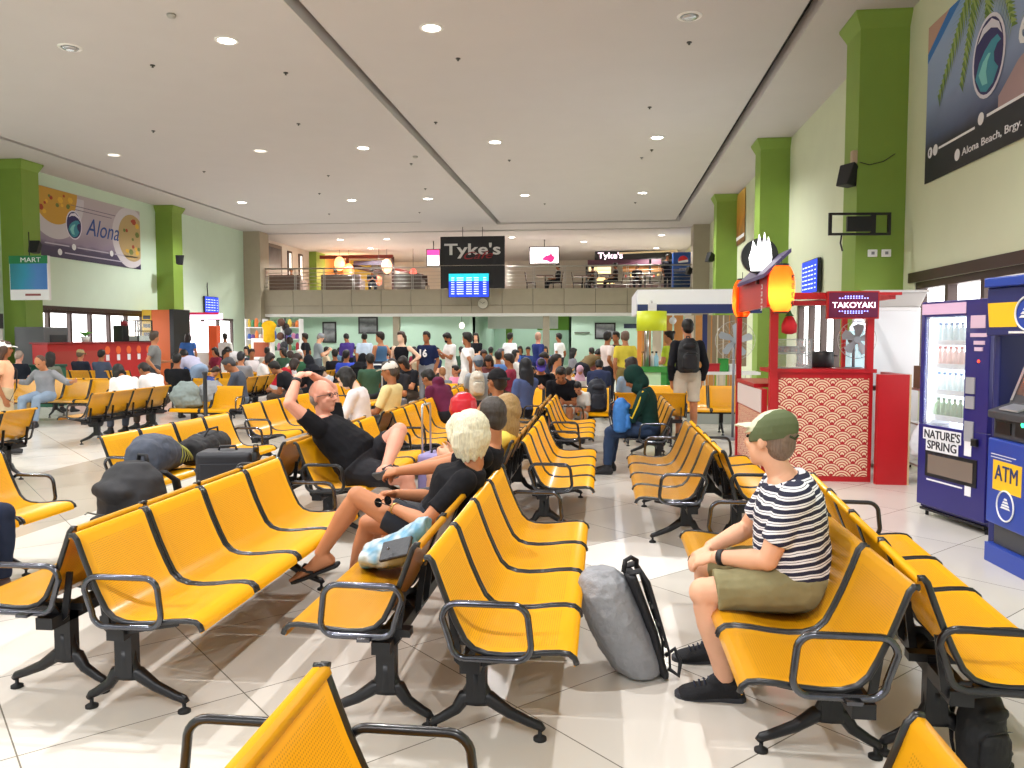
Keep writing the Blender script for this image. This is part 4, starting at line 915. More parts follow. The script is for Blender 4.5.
rows_ = [
 ('sit', 21, 16.2, 0, 'balding person in dark clothes at the far left beside the green column', 'pink', ('buzz', '#a08d80'), '#1d222b', .7, '#23262e'),
 ('sit', 52, 14.9, 0, 'woman in olive top with dark hair left of the tan cap man', 'tan', ('long', '#1c1714'), '#6e7265', .7, '#30323a'),
 ('sit', 82, 18.0, 0, 'man in navy shirt and tan cap facing the red counter', 'tan', ('short', '#6b5a48'), '#2a3242', .7, '#23262e'),
 ('sit', 103, 18.0, 0, 'dark haired man in slate shirt facing the red counter', 'brown', ('short', K), '#4b5468', .7, '#23262e'),
 ('sit_lean', 131, 11.75, 60, 'long haired woman in white, left one of the two beyond the four backs', 'brown', ('long', K), '#e9e9ea', .7, '#4a4f5c'),
 ('sit_lean', 160, 12.25, 70, 'man in white shirt right of the long haired woman, head bowed', 'brown', ('short', '#1f1815'), '#e6e6e8', .7, '#4a4038'),
 ('stand_look', 155, 15.2, -60, 'standing man in grey shirt carrying a pack before the orange booth', 'tan', ('short', '#4d4036'), '#7c7d7c', .7, '#474b52'),
 ('sit', 178, 14.0, 10, 'man in black shirt seated left of the grey bag pile', 'brown', ('short', K), '#17181c', .7, '#23262e'),
 ('bend', 197, 15.6, 60, 'person in lavender shirt and pale jeans bending over a seat', 'brown', ('short', K), '#b8b7cf', .7, '#8ba0bb'),
 ('stand', 189, 23.0, 20, 'woman in blue dress standing at the lit shop front', 'tan', ('bob', '#2a201c'), '#3f6bb2', .5, '#3f6bb2'),
 ('sit_phone', 209, 14.6, -40, 'child in navy blue shirt holding a phone near the thin post', 'tan', ('short', '#3b3126'), '#1f3a7a', .7, '#4a5a72'),
 ('sit_phone', 240, 12.7, 100, 'man in dark grey with bare feet and sandals among the bags', 'brown', ('short', '#3e3d40'), '#4a505c', .8, '#6f7b88'),
 ('sit_turn', 228, 18.2, -60, 'man in white shirt talking, seated left of the bending man', 'brown', ('short', K), '#dfe3ea', .7, '#3d4453'),
 ('bend', 243, 20.5, 80, 'man in white shirt bending near the goods shelf', 'brown', ('short', K), '#dcd9dd', .7, '#33363f'),
 ('sit', 242, 15.6, 5, 'person in grey with a dark knitted beanie seen from behind', 'tan', ('short', '#2b2a2e'), '#8b8d92', .7, '#30323a'),
 ('sit_turn', 254, 19.2, -90, 'man in pale shirt facing right beyond the beanie wearer', 'brown', ('short', K), '#c9c3c4', .7, '#30323a'),
 ('sit_phone', 262, 16.6, -70, 'woman in white blouse between the beanie wearer and the red jacket', 'tan', ('bob', '#241a16'), '#e5e3e3', .7, '#555a66'),
 ('sit_lean', 276, 15.3, -50, 'woman in a red jacket with short dark hair', 'tan', ('bob', '#2c211c'), '#a81f2b', 1.9, '#b8b8bd'),
 ('sit_phone', 289, 16.2, -60, 'woman in white top looking down right of the red jacket', 'tan', ('bob', '#30241d'), '#e4dfe0', .9, '#7a5548'),
 ('sit', 300, 18.4, 200, 'white haired person in a green top facing the viewer', 'light', ('bob', '#d8d4cf'), '#2f5a41', .9, '#30323a'),
 ('stand_phone', 318, 20.5, -60, 'tall man in grey shirt and grey cap standing left of the photographs', 'light', ('short', '#8b8681'), '#8f9aa0', .7, '#596068'),
 ('sit_phone', 315, 14.6, 60, 'person in a black head scarf beyond the bald man head', 'tan', ('scarf', '#191b22'), '#191b22', 1.9, '#191b22'),
 ('sit_phone', 327, 15.6, 160, 'boy in pale grey shirt looking down beside the black head scarf', 'fair', ('short', K), '#c6ccd2', .7, '#30323a'),
 ('sit', 335, 19.0, 30, 'man in dark clothes seated right of the standing grey cap man', 'brown', ('short', K), '#1c1e25', .9, '#23262e'),
 ('sit_turn', 346, 17.6, 30, 'person in bright blue and white sports top', 'brown', ('short', K), '#3a4fc0', .7, '#23262e'),
 ('stand_phone', 348, 22.5, 40, 'person in purple jacket standing below the left photograph', 'brown', ('short', K), '#4a3a86', 1.9, '#23262e'),
 ('sit_phone', 358, 16.0, -20, 'woman in long black robe and black head scarf near the blue tank top', 'tan', ('scarf', '#131418'), '#131418', 1.9, '#131418'),
 ('stand', 365, 22.0, 30, 'person in pale blue shirt with a large black hairdo under the right photograph', 'tan', ('fringe', K), '#b9cbe0', .9, '#4a5564'),
 ('stand_look', 381, 17.2, 60, 'man in blue sleeveless top standing left of the black dress', 'tan', ('short', '#231a15'), '#46678a', 0, '#2c3340'),
 ('stand_hip', 402, 16.2, 170, 'woman in a black strap dress standing and facing the viewer', 'fair', ('pony', '#3c2a20'), '#15151a', 0, '#15151a'),
 ('stand', 427, 16.6, 165, 'standing man in navy jersey with white number sixteen', 'brown', ('short', K), '#1b2547', .8, '#8b8d92'),
 ('sit_phone', 397, 12.4, 170, 'woman with dark hair and glasses facing the viewer behind the white cap', 'tan', ('long', '#2a1c16'), '#2a2a2e', .8, '#30323a'),
 ('sit', 442, 14.2, 30, 'child with light brown hair seen from behind left of the pink shirt', 'light', ('short', '#9a6b42'), '#8a8f99', .7, '#30323a'),
 ('sit_turn', 455, 15.2, 160, 'child in a pink shirt standing out below the man in white', 'tan', ('short', K), '#e08aa6', .8, '#d97f9e'),
 ('walk', 468, 14.6, 80, 'man in a white T-shirt with his mask pulled down, walking left', 'brown', ('short', K), '#f0eeec', .7, '#e4e0d8'),
 ('stand_phone', 451, 18.4, 130, 'person in white with a dark face mask left of the walking man', 'brown', ('short', K), '#e9e7e6', .7, '#d8d4cc'),
 ('sit', 478, 12.8, 25, 'person in grey cap with a striped backpack beyond the red bag', 'tan', ('short', '#4a5868'), '#9aa0a6', .7, '#30323a'),
 ('sit', 484, 18.5, 200, 'woman in dark brown clothes deep in the crowd beside the walking man', 'brown', ('long', '#2b1712'), '#2a1d1d', .9, '#23262e'),
 ('sit', 498, 17.0, 20, 'person in light blue shirt seated right of the walking man', 'brown', ('short', K), '#5c84c4', .7, '#30323a'),
 ('sit_turn', 502, 20.4, -60, 'person in pale grey with a raised collar near the centre', 'brown', ('short', '#55555a'), '#a9adb5', .9, '#30323a'),
 ('stand', 510, 22.4, -30, 'person in white shirt standing near the middle of the crowd', 'brown', ('short', K), '#e2e4e8', .7, '#23262e'),
 ('sit', 514, 25.5, 180, 'far person in blue shirt, left of three seated by the lit wall', 'brown', ('short', K), '#3a5ca8', .7, '#23262e'),
 ('sit', 520, 25.7, 180, 'far person in black, middle of three seated by the lit wall', 'brown', ('bob', K), '#17181c', .7, '#23262e'),
 ('sit', 528, 25.5, 180, 'far person in navy, right of three seated by the lit wall', 'brown', ('short', K), '#253a6a', .7, '#23262e'),
 ('stand_look', 538, 19.6, -50, 'bald man in navy track jacket with white stripes', 'pink', ('buzz', '#b98e78'), '#232f66', 1.9, '#232f66'),
 ('sit_turn', 523, 11.2, 70, 'person in slate blue shirt resting an arm on the bench back', 'tan', ('long', '#14161e'), '#4c5b86', .7, '#1c1e25'),
 ('sit_phone', 541, 12.8, 185, 'man in purple cap and black T-shirt facing the viewer', 'tan', ('short', K), '#16171b', .7, '#30323a'),
 ('sit', 532, 15.0, 190, 'child in a red shirt behind the purple cap', 'tan', ('short', K), '#b8303a', .7, '#30323a'),
 ('sit_turn', 558, 13.9, -60, 'woman in profile with dark hair in a ponytail and bare shoulders', 'tan', ('pony', '#1b1310'), '#c9a98c', 0, '#30323a'),
 ('sit', 569, 13.5, -10, 'child in a pale green sleeveless top seen from behind', 'tan', ('short', '#2e221a'), '#b9cf9a', 0, '#6b7a5a'),
 ('stand', 559, 23.5, 60, 'man in white shirt standing by the far post', 'brown', ('short', K), '#e6e8ea', .7, '#30323a'),
 ('sit', 580, 14.6, 190, 'child in a pink head scarf near the centre right', 'tan', ('scarf', '#c9a3b5'), '#d8d4cc', .9, '#30323a'),
 ('bend', 585, 17.6, -40, 'person in olive brown shirt bending right below the framed picture', 'brown', ('short', K), '#6b5a3c', .8, '#23262e'),
 ('stand_look', 607, 16.2, -60, 'man in a pale shirt and dark trousers with a lanyard', 'brown', ('short', K), '#dccfca', .7, '#262b38'),
 ('stand', 616, 17.6, 150, 'person in dark clothes standing behind the lanyard man', 'brown', ('short', K), '#2b2330', 1.9, '#2b2330'),
 ('sit_lean', 599, 14.6, 0, 'person in navy shirt bent forward, back to the viewer', 'brown', ('short', K), '#2c3452', .8, '#23262e'),
 ('stand', 625, 16.0, 20, 'person with greying brown hair before the yellow sign', 'tan', ('fringe', '#6b5448'), '#d8c548', .7, '#8a7a4a'),
 ('stand_look', 669, 15.9, 60, 'booth attendant in a lime green shirt behind the counter', 'tan', ('bun', '#1b1512'), '#b6c93a', .6, '#2f7a3a'),
]
for i, (ps, px, Y, hd, lb, sk_, hr, tc_, sl, bt) in enumerate(rows_):
    bk = 'shorts' if i in (11, 18) else ('dress' if 'dress' in lb or 'robe' in lb else 'trousers')
    cp_ = ('#b6a276', '#b6a276') if 'tan cap' in lb and i == 2 else (('#4a3a8a', '#4a3a8a') if 'purple cap and' in lb else (('#8b9199', '#8b9199') if 'grey cap' in lb and 'right of' not in lb else None))
    folk(ps, px, Y, hd, lb, skn=sk_, hair=hr, top=(tc_, sl), bottom=(bk, bt), cap=cp_, vox=.018 if Y < 13.5 else .024, mask='#23252b' if 'face mask' in lb else ('#e9e9ec' if 'mask pulled' in lb else None), scale=.8 if 'child' in lb or 'boy' in lb else 1.0, neckt=.90 if sl == 0 else .965)
# plain travellers filling the far rows between the named ones
far = [(268, 22.5, 'sit'), (283, 21.5, 'sit_turn'), (306, 23.5, 'stand'), (328, 24, 'sit'), (341, 25, 'sit_phone'), (356, 24.5, 'sit'), (373, 25, 'sit'), (392, 23.5, 'sit'), (413, 24, 'sit_turn'), (437, 23, 'sit'), (461, 24.5, 'sit'),
       (476, 23, 'stand_look'), (491, 24, 'sit'), (545, 26, 'sit'), (552, 18, 'sit_phone'), (574, 22, 'sit'), (591, 23, 'sit'), (215, 22, 'sit'), (226, 23.5, 'stand_look'), (247, 24.5, 'sit'), (295, 13.8, 'sit_lean'), (418, 19.5, 'sit'), (388, 20, 'sit_phone'), (434, 20.5, 'sit'), (471, 17.2, 'sit'), (490, 15.4, 'sit_phone'), (508, 15, 'sit'), (517, 18.7, 'sit_turn'), (370, 14.2, 'sit'), (410, 14, 'sit_phone')]
CN = [('#2b3350', 'navy'), ('#6a3b3b', 'brick'), ('#d9d6d2', 'off-white'), ('#1b1c21', 'black'), ('#5f7f9a', 'dusty blue'), ('#7d7f86', 'grey'), ('#8a2f45', 'wine'), ('#3d5a48', 'bottle green'), ('#c9b79a', 'beige')]
ANCH = {268: 'behind the red jacket', 283: 'just right of the goods shelf', 306: 'standing left of the tall grey cap man', 328: 'under the left photograph', 341: 'below and right of the left photograph', 356: 'under the gap between the photographs', 373: 'under the right photograph', 392: 'left of the left post', 413: 'right of the left post', 437: 'below the clock, left side', 461: 'behind the walking man in white', 476: 'standing beneath the departures screen', 491: 'right of the departures screen foot', 545: 'by the right post', 552: 'left of the profile woman', 574: 'left of the framed picture', 591: 'under the framed picture', 215: 'in front of the lit shop', 226: 'standing in the lit doorway', 247: 'by the doorway edge', 295: 'behind the bald man hands', 418: 'between the black dress and the jersey', 388: 'behind the black dress shoulder', 434: 'right of the number sixteen jersey', 471: 'under the walking man arm', 490: 'behind the black backward cap', 508: 'left of the slate blue shirt', 517: 'above the slate blue shirt', 370: 'below the blue tank top', 410: 'below the black dress'}
for i, (px, Y, ps) in enumerate(far):
    c, cn = CN[(i * 5 + 2) % 9]
    folk(ps, px, Y, [0, 180, 90, -70, 30, 150][i % 6], 'traveller in %s top with dark hair, %s' % (cn, ANCH[px]), skn=['brown', 'tan', 'brown', 'light'][i % 4], hair=([('short', K), ('bob', '#1f1713'), ('short', '#241b16'), ('long', K)][i % 4]), top=(c, .7 if i % 3 else 1.9), bottom=('trousers', ['#23262e', '#3c4250', '#4a4038'][i % 3]), vox=.024)
# number on the jersey
def on_person(lbl):
    return [o for o in bpy.data.objects if o.get('label') == lbl][0]
pj = on_person('standing man in navy jersey with white number sixteen')
text('16', .21, mat('white print', '#ececec', rough=.8), pj, (.12, .165, 1.14), (-1, 0, 0), (0, .0, 1), 'jersey_number', align='LEFT', bold=.008)
for o in pj.children:
    if o.name.startswith('jersey_number'): o['label'] = 'white number 16 on the chest'
text('MAMAKI', .05, mat('white print', '#ececec'), pj, (.11, .165, 1.36), (-1, 0, 0), (0, 0, 1), 'chest_lettering') if False else None

# ------------------------------------------------------------------ luggage and small things near the camera
def soft(secs, name, m, parent, vox=.008, disp=.012, ds=.05, sm_=3):
    b = MB(); b.loft(secs, 22); return link(name, remesh(b, name, vox, sm_, disp, ds), m, parent)
XV, YV, ZV = V((1, 0, 0)), V((0, 1, 0)), V((0, 0, 1))
def squash(z, cx, cy, rx, ry): return (V((cx, cy, z)), XV, YV, rx, ry)
NYL = mat('black nylon', '#17181d', rough=.75, noise=.25, nscale=25, bump=.3)
# grey backpack under its rain cover, leaning left
g = empty('backpack', (.13, 3.66, 0), R(8), 'grey backpack with rain cover and black straps standing on the floor', 'backpack')
GREYC = mat('crinkled grey rain cover', '#8b8d92', rough=.5, noise=.12, nscale=30, bump=.8)
bd = [(.005, .055, 0, .09, .11), (.03, .045, 0, .13, .14), (.10, .015, 0, .150, .155), (.20, -.035, 0, .155, .155), (.30, -.078, 0, .152, .15), (.39, -.108, 0, .140, .135), (.45, -.122, 0, .115, .11), (.49, -.13, 0, .07, .06)]
soft([squash(z, cx - .01, cy, rx * .92, ry) for z, cx, cy, rx, ry in bd], 'body', GREYC, g, .007, .013, .05)
def bandpoly(pts, w, t, name, m, parent):
    b = MB(); b.tube(pts, [w] * len(pts), 10, flat=t / w, ref=(0, 1, 0)); return b.build(name, m, parent)
bp = MB(); bp.loft([(V((.150 - .38 * z + .02 * (z > .1) , 0, z)), YV, XV, .12, .028) for z in (.01, .05, .2, .35, .44, .48)], 14)
link('back_panel', remesh(bp, 'back_panel', .007, 2), NYL, g)
for yy in (-.06, .06):
    b = MB(); b.tube([(-.02, yy, .48), (.03, yy, .495), (.065, yy * 1.1, .44), (.095, yy * 1.2, .34), (.13, yy * 1.3, .23), (.165, yy * 1.3, .12), (.17, yy * 1.2, .04)], [.026, .03, .03, .028, .02, .012, .012], 10, flat=.45, ref=(0, 1, 0)); b.build('shoulder_strap', NYL, g)
MB().tube([(-.04, -.03, .48), (-.03, -.02, .53), (.0, 0, .54), (.03, .02, .52), (.03, .03, .48)], .011, 8).build('grab_loop', NYL, g)
MB().tube([(.16, -.08, .05), (.205, -.09, .02), (.22, -.06, .07), (.195, -.05, .13), (.15, -.06, .10)], .010, 8).build('webbing_tail', NYL, g)
for z in (.15, .25, .33): MB().box((.20 - .36 * z, -.075, z + .01), (.016, .04, .022)).build('buckle', BLACKM, g, bevel=.003)

# big black backpack standing behind the left bench
def backpack(loc, rz, label, col, sc=1.0, cat='backpack', group=None, tilt=0.0):
    t = empty('backpack', loc, rz, label, cat, group); t.scale = (sc,) * 3; t.rotation_euler = (tilt, 0, rz)
    m = mat('pack cloth ' + col, col, rough=.7, noise=.25, nscale=22, bump=.3)
    b = MB(); b.loft([squash(z, 0, 0, rx, ry) for z, rx, ry in ((.0, .13, .08), (.03, .16, .11), (.2, .17, .125), (.36, .16, .12), (.46, .13, .10), (.52, .07, .05))], 20)
    b.loft([squash(z, 0, -.12, rx, .045) for z, rx in ((.05, .09), (.08, .12), (.22, .12), (.28, .09))], 16)
    b.ell((0, -.10, .40), (.11, .05, .05))
    link('body', remesh(b, 'body', .011, 3, .012, .06), m, t)
    for xx in (-.075, .075): MB().tube([(xx, .09, .47), (xx, .15, .42), (xx * 1.1, .17, .28), (xx * 1.3, .14, .12), (xx * 1.5, .10, .06)], [.022, .026, .026, .016, .012], 8, flat=.4, ref=(1, 0, 0)).build('shoulder_strap', NYL, t)
    MB().tube([(-.03, .05, .50), (-.02, .05, .545), (.02, .05, .545), (.03, .05, .50)], .009, 8).build('grab_loop', NYL, t)
    MB().tube([(-.10, -.148, .29), (-.05, -.17, .31), (.05, -.17, .31), (.10, -.148, .29)], .004, 6).build('zip', BLACKM, t)
    return t
bk = backpack((-3.05, 4.86, .12), R(-25), 'large black backpack standing behind the left foreground bench', '#14151b', 1.15)
bk.location.z = 0.0; bk.scale = (1.75, 1.5, 1.42)
MB().tube([(-.13, .05, .42), (-.24, .06, .36), (-.29, .06, .2), (-.27, .05, .03)], [.02, .026, .024, .02], 8, flat=.35, ref=(0, 1, 0)).build('hanging_strap', NYL, bk)
# dark jacket covered pack and duffel on the seats of the bench beyond
t = empty('travel_pack', (-3.66, 6.12, .425), R(8), 'grey blue travel pack with lime cord netting lying on the bench seats', 'backpack')
soft([(V((.02, y, z)), XV, ZV, rx, rz) for y, z, rx, rz in ((-.30, .16, .08, .10), (-.26, .16, .14, .15), (-.1, .18, .18, .17), (.08, .17, .18, .16), (.22, .13, .16, .13), (.34, .10, .12, .10), (.38, .09, .05, .05))], 'body', mat('grey blue nylon', '#3f4655', rough=.7, noise=.25, nscale=12, bump=.4), t, .012, .03, .08)
nt_ = MB()
for j in range(6):
    y = .10 + j * .045; nt_.tube([(.02 + .185 * math.cos(R(a)), y + .03 * math.sin(R(a * 3 + j * 40)), .14 - j * .008 + (.165 - j * .012) * math.sin(R(a))) for a in range(-20, 200, 20)], .004, 5)
nt_.build('cord_netting', mat('lime cord', '#a8a54a', rough=.8), t)
t = empty('duffel_bag', (-3.60, 6.86, .425), R(4), 'black duffel bag lying along the bench seats beside the travel pack', 'duffel bag')
soft([(V((0, y, z)), XV, ZV, rx, rz) for y, z, rx, rz in ((-.33, .12, .09, .08), (-.30, .12, .13, .115), (-.1, .13, .15, .13), (.12, .135, .15, .135), (.28, .13, .14, .12), (.33, .12, .08, .08))], 'body', NYL, t, .011, .02, .07)
MB().tube([(.06, -.16, .22), (.08, -.10, .30), (.08, .10, .30), (.06, .16, .23)], .009, 8).build('carry_handle', NYL, t)
MB().tube([(0, -.30, .215), (0, -.1, .262), (0, .12, .27), (0, .30, .22)], .004, 6).build('zip', BLACKM, t)
# cabin case standing between the benches
def suitcase(loc, rz, label, col, d=(.36, .24, .55), tall=False, group=None):
    t = empty('suitcase', loc, rz, label, 'suitcase', group); m = mat('case shell ' + col, col, rough=.5, noise=.15, nscale=20)
    MB().box((0, 0, d[2] / 2 + .05), d).build('shell', m, t, bevel=.04, seg=4)
    for xx in (-1, 1):
        for yy in (-1, 1):
            MB().tube([(xx * (d[0] / 2 - .05), yy * (d[1] / 2 - .05) - .012, .028), (xx * (d[0] / 2 - .05), yy * (d[1] / 2 - .05) + .012, .028)], .028, 12).build('wheel', RUBBER, t)
    MB().tube([(-.07, 0, d[2] + .045), (-.06, 0, d[2] + .08), (.06, 0, d[2] + .08), (.07, 0, d[2] + .045)], .011, 8).build('carry_handle', BLACKM, t)
    MB().box((0, -d[1] / 2 - .004, d[2] * .55 + .05), (d[0] * .82, .008, d[2] * .6)).build('front_pocket', m, t, bevel=.01)
    if tall:
        b = MB(); h = d[2] + .05; b.tube([(-.10, d[1] / 2 - .03, h - .02), (-.10, d[1] / 2 - .03, h + .42), (-.085, d[1] / 2 - .03, h + .45), (.085, d[1] / 2 - .03, h + .45), (.10, d[1] / 2 - .03, h + .42), (.10, d[1] / 2 - .03, h - .02)], .011, 8); b.build('telescopic_handle', mat('pale aluminium', '#c9c9cc', rough=.3, metal=.8), t)
    return t
suitcase((-2.98, 6.05, 0), R(10), 'dark grey cabin case standing on the floor behind the left foreground bench', '#24262d', (.44, .28, .60))
t = empty('water_bottle', (-2.70, 5.95, .428), 0, 'black insulated bottle standing on the bench behind the bald man', 'bottle'); t.scale = (.75, .75, .6)
MB().loft([squash(z, 0, 0, r, r) for z, r in ((0, .03), (.004, .042), (.34, .042), (.37, .03), (.38, .028))], 18).build('flask', mat('matt black flask', '#15171b', rough=.45), t)
MB().loft([squash(z, 0, 0, r, r) for z, r in ((.38, .033), (.43, .033), (.44, .03))], 16).build('lid', BLACKM, t); MB().tube([(-.025, 0, .43), (-.02, 0, .47), (.02, 0, .47), (.025, 0, .43)], .007, 8).build('loop', BLACKM, t)
# shopping bag and wallet beside the blonde woman
t = empty('shopping_bag', (-1.02, 3.74, .425), R(-8), 'white and blue patterned plastic bag on the seat beside the blonde woman', 'bag')
def bagmat():
    m = mat('patterned plastic', '#d9dfe0', rough=.35, bump=.6, nscale=12); nt = m.node_tree; b = nt.nodes['Principled BSDF']; vz = nt.nodes.new('ShaderNodeTexNoise'); vz.inputs['Scale'].default_value = 7; tc = nt.nodes.new('ShaderNodeTexCoord'); nt.links.new(tc.outputs['Object'], vz.inputs['Vector'])
    cr = nt.nodes.new('ShaderNodeValToRGB'); e = cr.color_ramp.elements; e[0].position = .38; e[0].color = srgb('#5f97b5'); e[1].position = .5; e[1].color = srgb('#b9c2c2'); x_ = e.new(.66); x_.color = srgb('#8f9684'); nt.links.new(vz.outputs['Fac'], cr.inputs[0]); nt.links.new(cr.outputs[0], b.inputs['Base Color']); return m
soft([(V((x, 0, z)), YV, ZV, ry, rz) for x, z, ry, rz in ((-.15, .05, .05, .04), (-.12, .06, .11, .06), (-.02, .08, .13, .075), (.09, .12, .13, .10), (.15, .17, .11, .09), (.19, .22, .06, .05))], 'bag_body', bagmat(), t, .008, .025, .05)
t = empty('wallet', (-.955, 3.585, .53), 0, 'flat black purse resting on the patterned bag by the blonde woman', 'purse')
wm = Matrix.Rotation(R(-52), 3, 'X') @ Matrix.Rotation(R(-38), 3, 'Y')
MB().box((0, 0, .035), (.16, .11, .018), M=Matrix.Rotation(R(38), 3, 'X') @ Matrix.Rotation(R(-22), 3, 'Y')).build('purse_body', mat('black leather', '#202329', rough=.5, bump=.2, nscale=60), t, bevel=.006)
MB().ell((-.03, -.03, .045), (.008, .008, .006)).build('snap', CHROME, t)
# suitcase with patterned cover and tall handle
suitcase((-1.58, 7.35, 0), R(80), 'small purple and white patterned case with its tall handle pulled out', '#8d83b5', (.34, .22, .42), True)
# worn and held packs
backpack((1.205, 11.68, 1.04), R(8), 'black backpack worn by the standing man in pale shorts', '#131419', .95)
backpack((.19, 8.92, .50), R(80), 'bright blue backpack on the lap of the green hooded person', '#2f6fb5', .72)
backpack((-.10, 12.02, .43), R(15), 'dark navy backpack standing on the seat beside the black polo man', '#20242f', .95)
backpack((-1.62, 9.6, 0), R(-50), 'black backpack on the floor beside the maroon hoodie', '#17181d', .8)
backpack((-5.35, 12.2, 0), R(30), 'black backpack on the floor in the crowd beyond the bald man', '#16171c', .95)
backpack((-8.75, 12.9, 0.0), R(60), 'black fluffy backpack on the floor right of the arms outstretched man', '#131316', .8)
backpack((-9.9, 12.7, 0), R(-20), 'khaki canvas pack before the man with outstretched arms', '#a98748', .85)
backpack((gx(210, 14.2), 14.2, .43), R(10), 'royal blue backpack beside the child in navy', '#1f3a8a', .7)
backpack((gx(477, 12.6), 12.6, .62), R(25), 'pale striped backpack worn by the grey cap person', '#c9c3b4', .75)
backpack((gx(456, 13.0), 13.0, .43), R(10), 'turquoise backpack on a seat left of the grey cap person', '#2f8fb5', .6)
rbg = empty('red_bag', (-1.34, 7.62, .43), 0, 'round shiny red bag on a black case behind the blonde woman head', 'bag')
soft([squash(z, 0, 0, r, r) for z, r in ((0, .06), (.03, .15), (.14, .19), (.28, .17), (.36, .09), (.38, .03))], 'bag_body', mat('glossy red vinyl', '#c4202e', rough=.25), rbg, .012, .01)
rbg.location = (-1.46, 8.25, .675); rbg.scale = (.8,) * 3
suitcase((-1.46, 8.25, 0), R(10), 'black upright case under the round red bag', '#1b1c21', (.34, .24, .60))
# grey and teal clothing pile on the left bench
for (x, y, z, c, lb) in ((-6.62, 12.05, .42, '#7f8c8a', 'grey green jacket piled on the bench end near the thin post'), (-6.35, 12.35, .42, '#8a8d90', 'grey travel bag leaning behind the jacket pile'), (-5.3, 12.0, .0, '#4a5b57', 'dark green rucksack on the floor by the thin post')):
    t = empty('travel_bag', (x, y, z), R(20), lb, 'bag'); soft([squash(q, .03 * math.sin(q * 20), 0, rx, ry) for q, rx, ry in ((0, .14, .12), (.05, .22, .17), (.2, .23, .18), (.34, .19, .14), (.42, .1, .08))], 'bag_body', mat('bag cloth ' + c, c, rough=.85, noise=.3, nscale=9, bump=.5), t, .014, .05, .1)
b = MB(); b.loft([squash(z, 0, 0, r, r) for z, r in ((0, .17), (.015, .17), (.03, .05), (.04, .028), (1.02, .028), (1.05, .04), (1.07, .03))], 16)
o = b.build('queue_post', mat('dark post', '#23262c', rough=.5)); o.location = (gx(205, 10.6), 10.6, 0); tag(o, 'thin dark queue post standing among the left benches', 'post')
# push chair with white frame near the tank top man
t = empty('stroller', (gx(383, 15.9), 15.9, 0), R(20), 'white framed pushchair in front of the man in blue tank top', 'pushchair'); WF = mat('white tube', '#e6e8ea', rough=.35)
for xx in (-.22, .22):
    MB().tube([(xx, .3, .08), (xx, -.15, .6), (xx, -.35, 1.0)], .014, 8).build('frame_tube', WF, t); MB().tube([(xx, -.3, .08), (xx, .1, .55)], .014, 8).build('frame_tube', WF, t)
    for yy in (-.3, .3): MB().tube([(xx - .02, yy, .08), (xx + .02, yy, .08)], .08, 16).build('wheel', RUBBER, t)
MB().tube([(-.22, -.35, 1.0), (.22, -.35, 1.0)], .016, 8).build('handlebar', WF, t)
MB().loft([(V((0, y, z)), XV, ZV, .2, .03) for y, z in ((.25, .42), (.0, .38), (-.12, .5), (-.25, .8))], 12).build('seat', fabric('#8fa7b5'), t)
# purple jacket bag trolley and blue folded things beyond the centre-left bench
for i, (px, Y, c, lb) in enumerate(((272, 13.2, '#2f57a8', 'blue folded bag on the floor behind the slanted left bench'), (262, 12.2, '#d9d9dc', 'white and black bag on the floor behind the slanted left bench'), (392, 11.4, '#6d6f76', 'grey patterned luggage near the white cap man'))):
    suitcase((gx(px, Y), Y, 0), R(30 * i), lb, c, (.4, .26, .34 if i < 2 else .6), i == 2)
bench(gx(210, 14.2) - .5, 14.37, 'S', 'short yellow bench end under the royal blue backpack', n=2)
bench(gx(456, 13.0) - .5, 13.17, 'S', 'short yellow bench end under the turquoise backpack', n=2)
# bundle beneath the right foreground bench
backpack((1.36, 2.98, 0), R(20), 'black bag under the bench beside the vending machine side', '#101115', .55)
# shins of the traveller cut by the left edge
BL_ = (-3.98, 4.22)
fL = hero(BL_, -90, hip=(-3.98, 4.22, .53), a1=-14, a2=-4, lf=(-3.56, 4.32, .085), rf=(-3.54, 4.08, .085), lk=(-3.3, 4.4, .9), rk=(-3.3, 4.1, .9), lfd=(1, 0, 0), rfd=(1, 0, 0), lh=(-3.74, 4.34, .66), rh=(-3.74, 4.08, .66))
person('leftedge', fL, (BL_[0], BL_[1], 0), -90, 'person in dark jeans and brown shoes cut by the left edge of the picture', 'brown', ('short', K), ('#3a4354', .6), ('trousers', '#232a3d'), '#4a332b', vox=.012)

# ------------------------------------------------------------------ right side: stall, fridge, vending machine, cash machine
RED = mat('red lacquer', '#b3191f', rough=.35, noise=.08, nscale=6); CREAM = mat('cream print', '#e8cfae', rough=.6); GLASS = mat('clear glass', '#e8f0f0', rough=.02, alpha=.18, spec=.6)
ks = empty('takoyaki_stall', (2.4, 8.9, 0), 0, 'red food stall with wave pattern counter, posts and a lit TAKOYAKI sign', 'food stall')
def kb(name, m, spans, parent=ks, bevel=0.0):
    b = MB()
    for sp in spans: b.span(sp[0] - 2.4, sp[1] - 2.4, sp[2] - 8.9, sp[3] - 8.9, sp[4], sp[5])
    return b.build(name, m, parent, bevel)
kb('counter_front', RED, [(1.80, 2.84, 8.86, 8.93, 0, 1.17)])
kb('side_cabinet', RED, [(2.85, 3.16, 8.72, 8.80, 0, 1.16), (3.09, 3.16, 8.80, 9.4, 0, 1.16)])
kb('cabinet_edge', mat('raw board edge', '#c9b08a', rough=.7), [(3.162, 3.18, 8.72, 8.80, 0, 1.16)])
kb('counter_top', RED, [(1.76, 2.87, 8.84, 9.35, 1.17, 1.21), (1.70, 2.1, 9.35, 10.6, .98, 1.02)])
kb('counter_side', RED, [(1.72, 1.78, 9.0, 10.55, 0, .98)])
